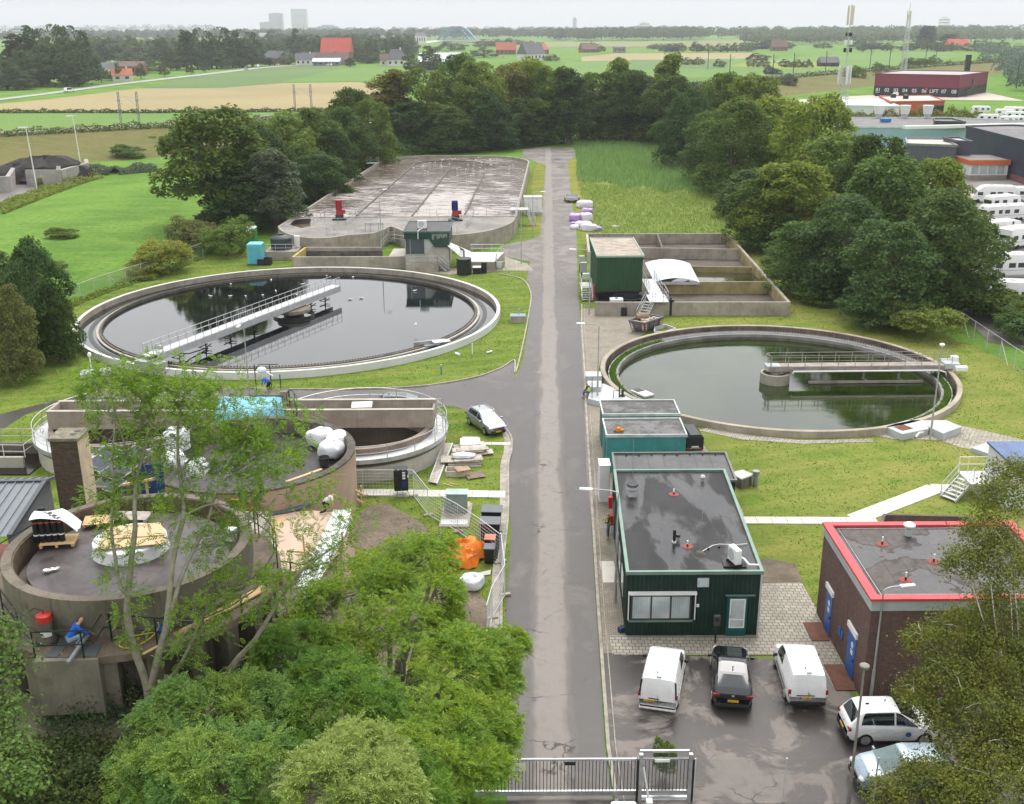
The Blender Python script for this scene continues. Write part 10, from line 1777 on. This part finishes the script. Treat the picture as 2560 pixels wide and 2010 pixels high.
for k,(x,y,Y)in en(((145,360,900),(208,362,900),(337,372,850),(540,380,850),(605,362,840),(737,365,840),(800,360,830),(865,358,830),(1645,330,800),(1315,395,640))):fart('c3',x,y,Y,5,'c','small field tree behind the railway, %s from the left'%ORD[k],None,'small field trees behind the railway')
for k,x in en((505,640,745,880,1025,1185,1270,1390,1455,1505,1625)):p=G('c1',x,(510,500,492,478,466,452,440,420,415,410,400)[k],.2);tree('far0',(p.x-6,p.y+10,0),9+1.5*sin(k),3.2,'b','young roadside tree on the country road, %s from the left'%ORD[k],'tree','young trees along the country road')
r_=random.Random(77)
for k in rn(190):
 if k<120:x=r_.uniform(480,1120)if k<60 else r_.uniform(1500,2176);Y=r_.uniform(930,1900)if k<60 else r_.uniform(1090,2000);c='c1'
 else:x=r_.uniform(0,440)if k<165 else r_.uniform(1200,2100);Y=r_.uniform(1000,1900)if k<165 else r_.uniform(1280,1420);c='c2'if k<165 else 'c3'
 h=r_.uniform(12,23)if k<165 else r_.uniform(6,12);p=PY(c,x,300,Y);tree('far%d'%(k%3),(p.x,Y,0),h,r_.uniform(8,14)if k<165 else r_.uniform(6,10),('a','b','a','c')[k%4],'hazy broad tree in the far tree belt','tree','far belt trees')
def frs(name,lbl,segs,leaf,sd_s,s):
 """segs: (crop, x0, x1, Y, depth, height, n)"""
 r=RG_(sd_s);Ps=[];Ds=[]
 for c,x0,x1,Y,dp,h,n in segs:
  m=max(20,int((x1-x0)/9));cx=r.uniform(x0,x1,m);cyy=Y+r.uniform(0,dp,m);hh=h*r.uniform(.75,1.15,m);k=n//m
  for i in rn(m):q=PY(c,cx[i],100,cyy[i]);e=r.normal(0,1,(k,3));e[:,2]=np.abs(e[:,2])*1.1-.15;e/=np.linalg.norm(e,axis=1,keepdims=True);rad=hh[i]*r.uniform(.42,.62);Ps.append(np.array([q.x,cyy[i],hh[i]*.42])+e*np.array([rad,rad,hh[i]*.58])*r.uniform(.85,1.05,(k,1)));Ds.append(e+np.array([0,0,.3]))
 P_=np.concatenate(Ps);P_[:,2]=np.maximum(P_[:,2],.4);V=lq_(P_,np.concatenate(Ds),s,r,.8);o=np_mesh(name,V.reshape(-1,3),4,len(V),LFAR[leaf]);tag(o,lbl,'forest',None,'stuff')
frs('forest','dark forest along the right horizon',[('c3',-700,2400,2350,500,24,60000),('c2',1430,2200,2250,250,24,20000)],'a',1,3.4)
frs('far_woods','pale bluish woods along the left and middle horizon',[('c1',-200,2300,2600,1200,24,42000),('c2',-200,1500,2700,900,22,34000),('c2',-200,2200,4200,900,26,20000),('c1',-100,1300,5200,900,42,9000)],'a',2,4.6)
frs('willow_woods','grey green willow woods before the forest and beside the railway at the right',[('c3',490,1100,1800,250,15,16000),('c3',1050,2300,1750,600,18,30000)],'c',3,2.8)
def slope_wood(sd_s):
 r=RG_(sd_s);Ps=[];Ds=[]
 for k in rn(150):
  x=r.uniform(1890,2420);y=r.uniform(300,520)
  if y>300+(x-1880)*.42+60 and x<2100:continue
  p=G('c3',x,y,3);h=r.uniform(7,13);e=r.normal(0,1,(170,3));e[:,2]=np.abs(e[:,2]);e/=np.linalg.norm(e,axis=1,keepdims=True);Ps.append(np.array([p.x,p.y,h*.3])+e*np.array([h*.6,h*.6,h*.7]));Ds.append(e+np.array([0,0,.3]))
 V=lq_(np.concatenate(Ps),np.concatenate(Ds),1.3,r,.7);tag(np_mesh('willow_thicket',V.reshape(-1,3),4,len(V),LF['grey']),'grey green willow thicket behind the railway at the right edge','thicket',None,'stuff')
slope_wood(9)
for nm,pts,w,h,n,lf in(('undergrowth along the foot of the far tree belt',[(-30,268),(-24,278),(-2,288),(6,296),(18,309),(30,306),(44,299)],9,4.5,16000,'dark'),('undergrowth along the foot of the right tree row',[(44,298),(46.5,250),(44,200),(41.5,165),(39,136),(39.5,118),(44,109)],6,3.6,22000,'mid'),('undergrowth between the left tree row and the basin',[(-40,150),(-43,170),(-39,192),(-37,225),(-34,250),(-29,266)],5,3.6,14000,'mid')):hdg('undergrowth',nm,pts,w,h,lf,0,n,.45,n)
for k in rn(12):x=565+k*19+(k%3)*5;p=G('c3',x,377+(k%4)*1.6,.2);t=MB().bl((p.x,p.y,1),(1.3,.6,.6),8).bl((p.x+1.5,p.y,1.3),(.45,.3,.35),6);[t.cy((p.x+dx,p.y+dy,0),(p.x+dx,p.y+dy,.9),.14,n=5)for dx in(-.8,.8)for dy in(-.3,.3)];o=t.B('cow',(HW,M('cow_black',(.03,.03,.03),.8))[k%2],None,True);tag(o,('pale'if k%2==0 else 'dark')+' cow grazing on the yellow green field behind the railway','cow','cows on the field')
hz=MB().bx(-9000,-200,-3,9000,9500,175).B('haze',None);tag(hz,kind='stuff');hm_=bpy.data.materials.new('haze_air');hm_.use_nodes=True;nt=hm_.node_tree;nt.nodes.clear();ou=nt.nodes.new('ShaderNodeOutputMaterial');pv=nt.nodes.new('ShaderNodeVolumePrincipled');pv.inputs['Color'].default_value=(.93,.96,1,1);pv.inputs['Density'].default_value=.00012;pv.inputs['Anisotropy'].default_value=.25;nt.links.new(pv.outputs[0],ou.inputs['Volume']);hz.data.materials.append(hm_)
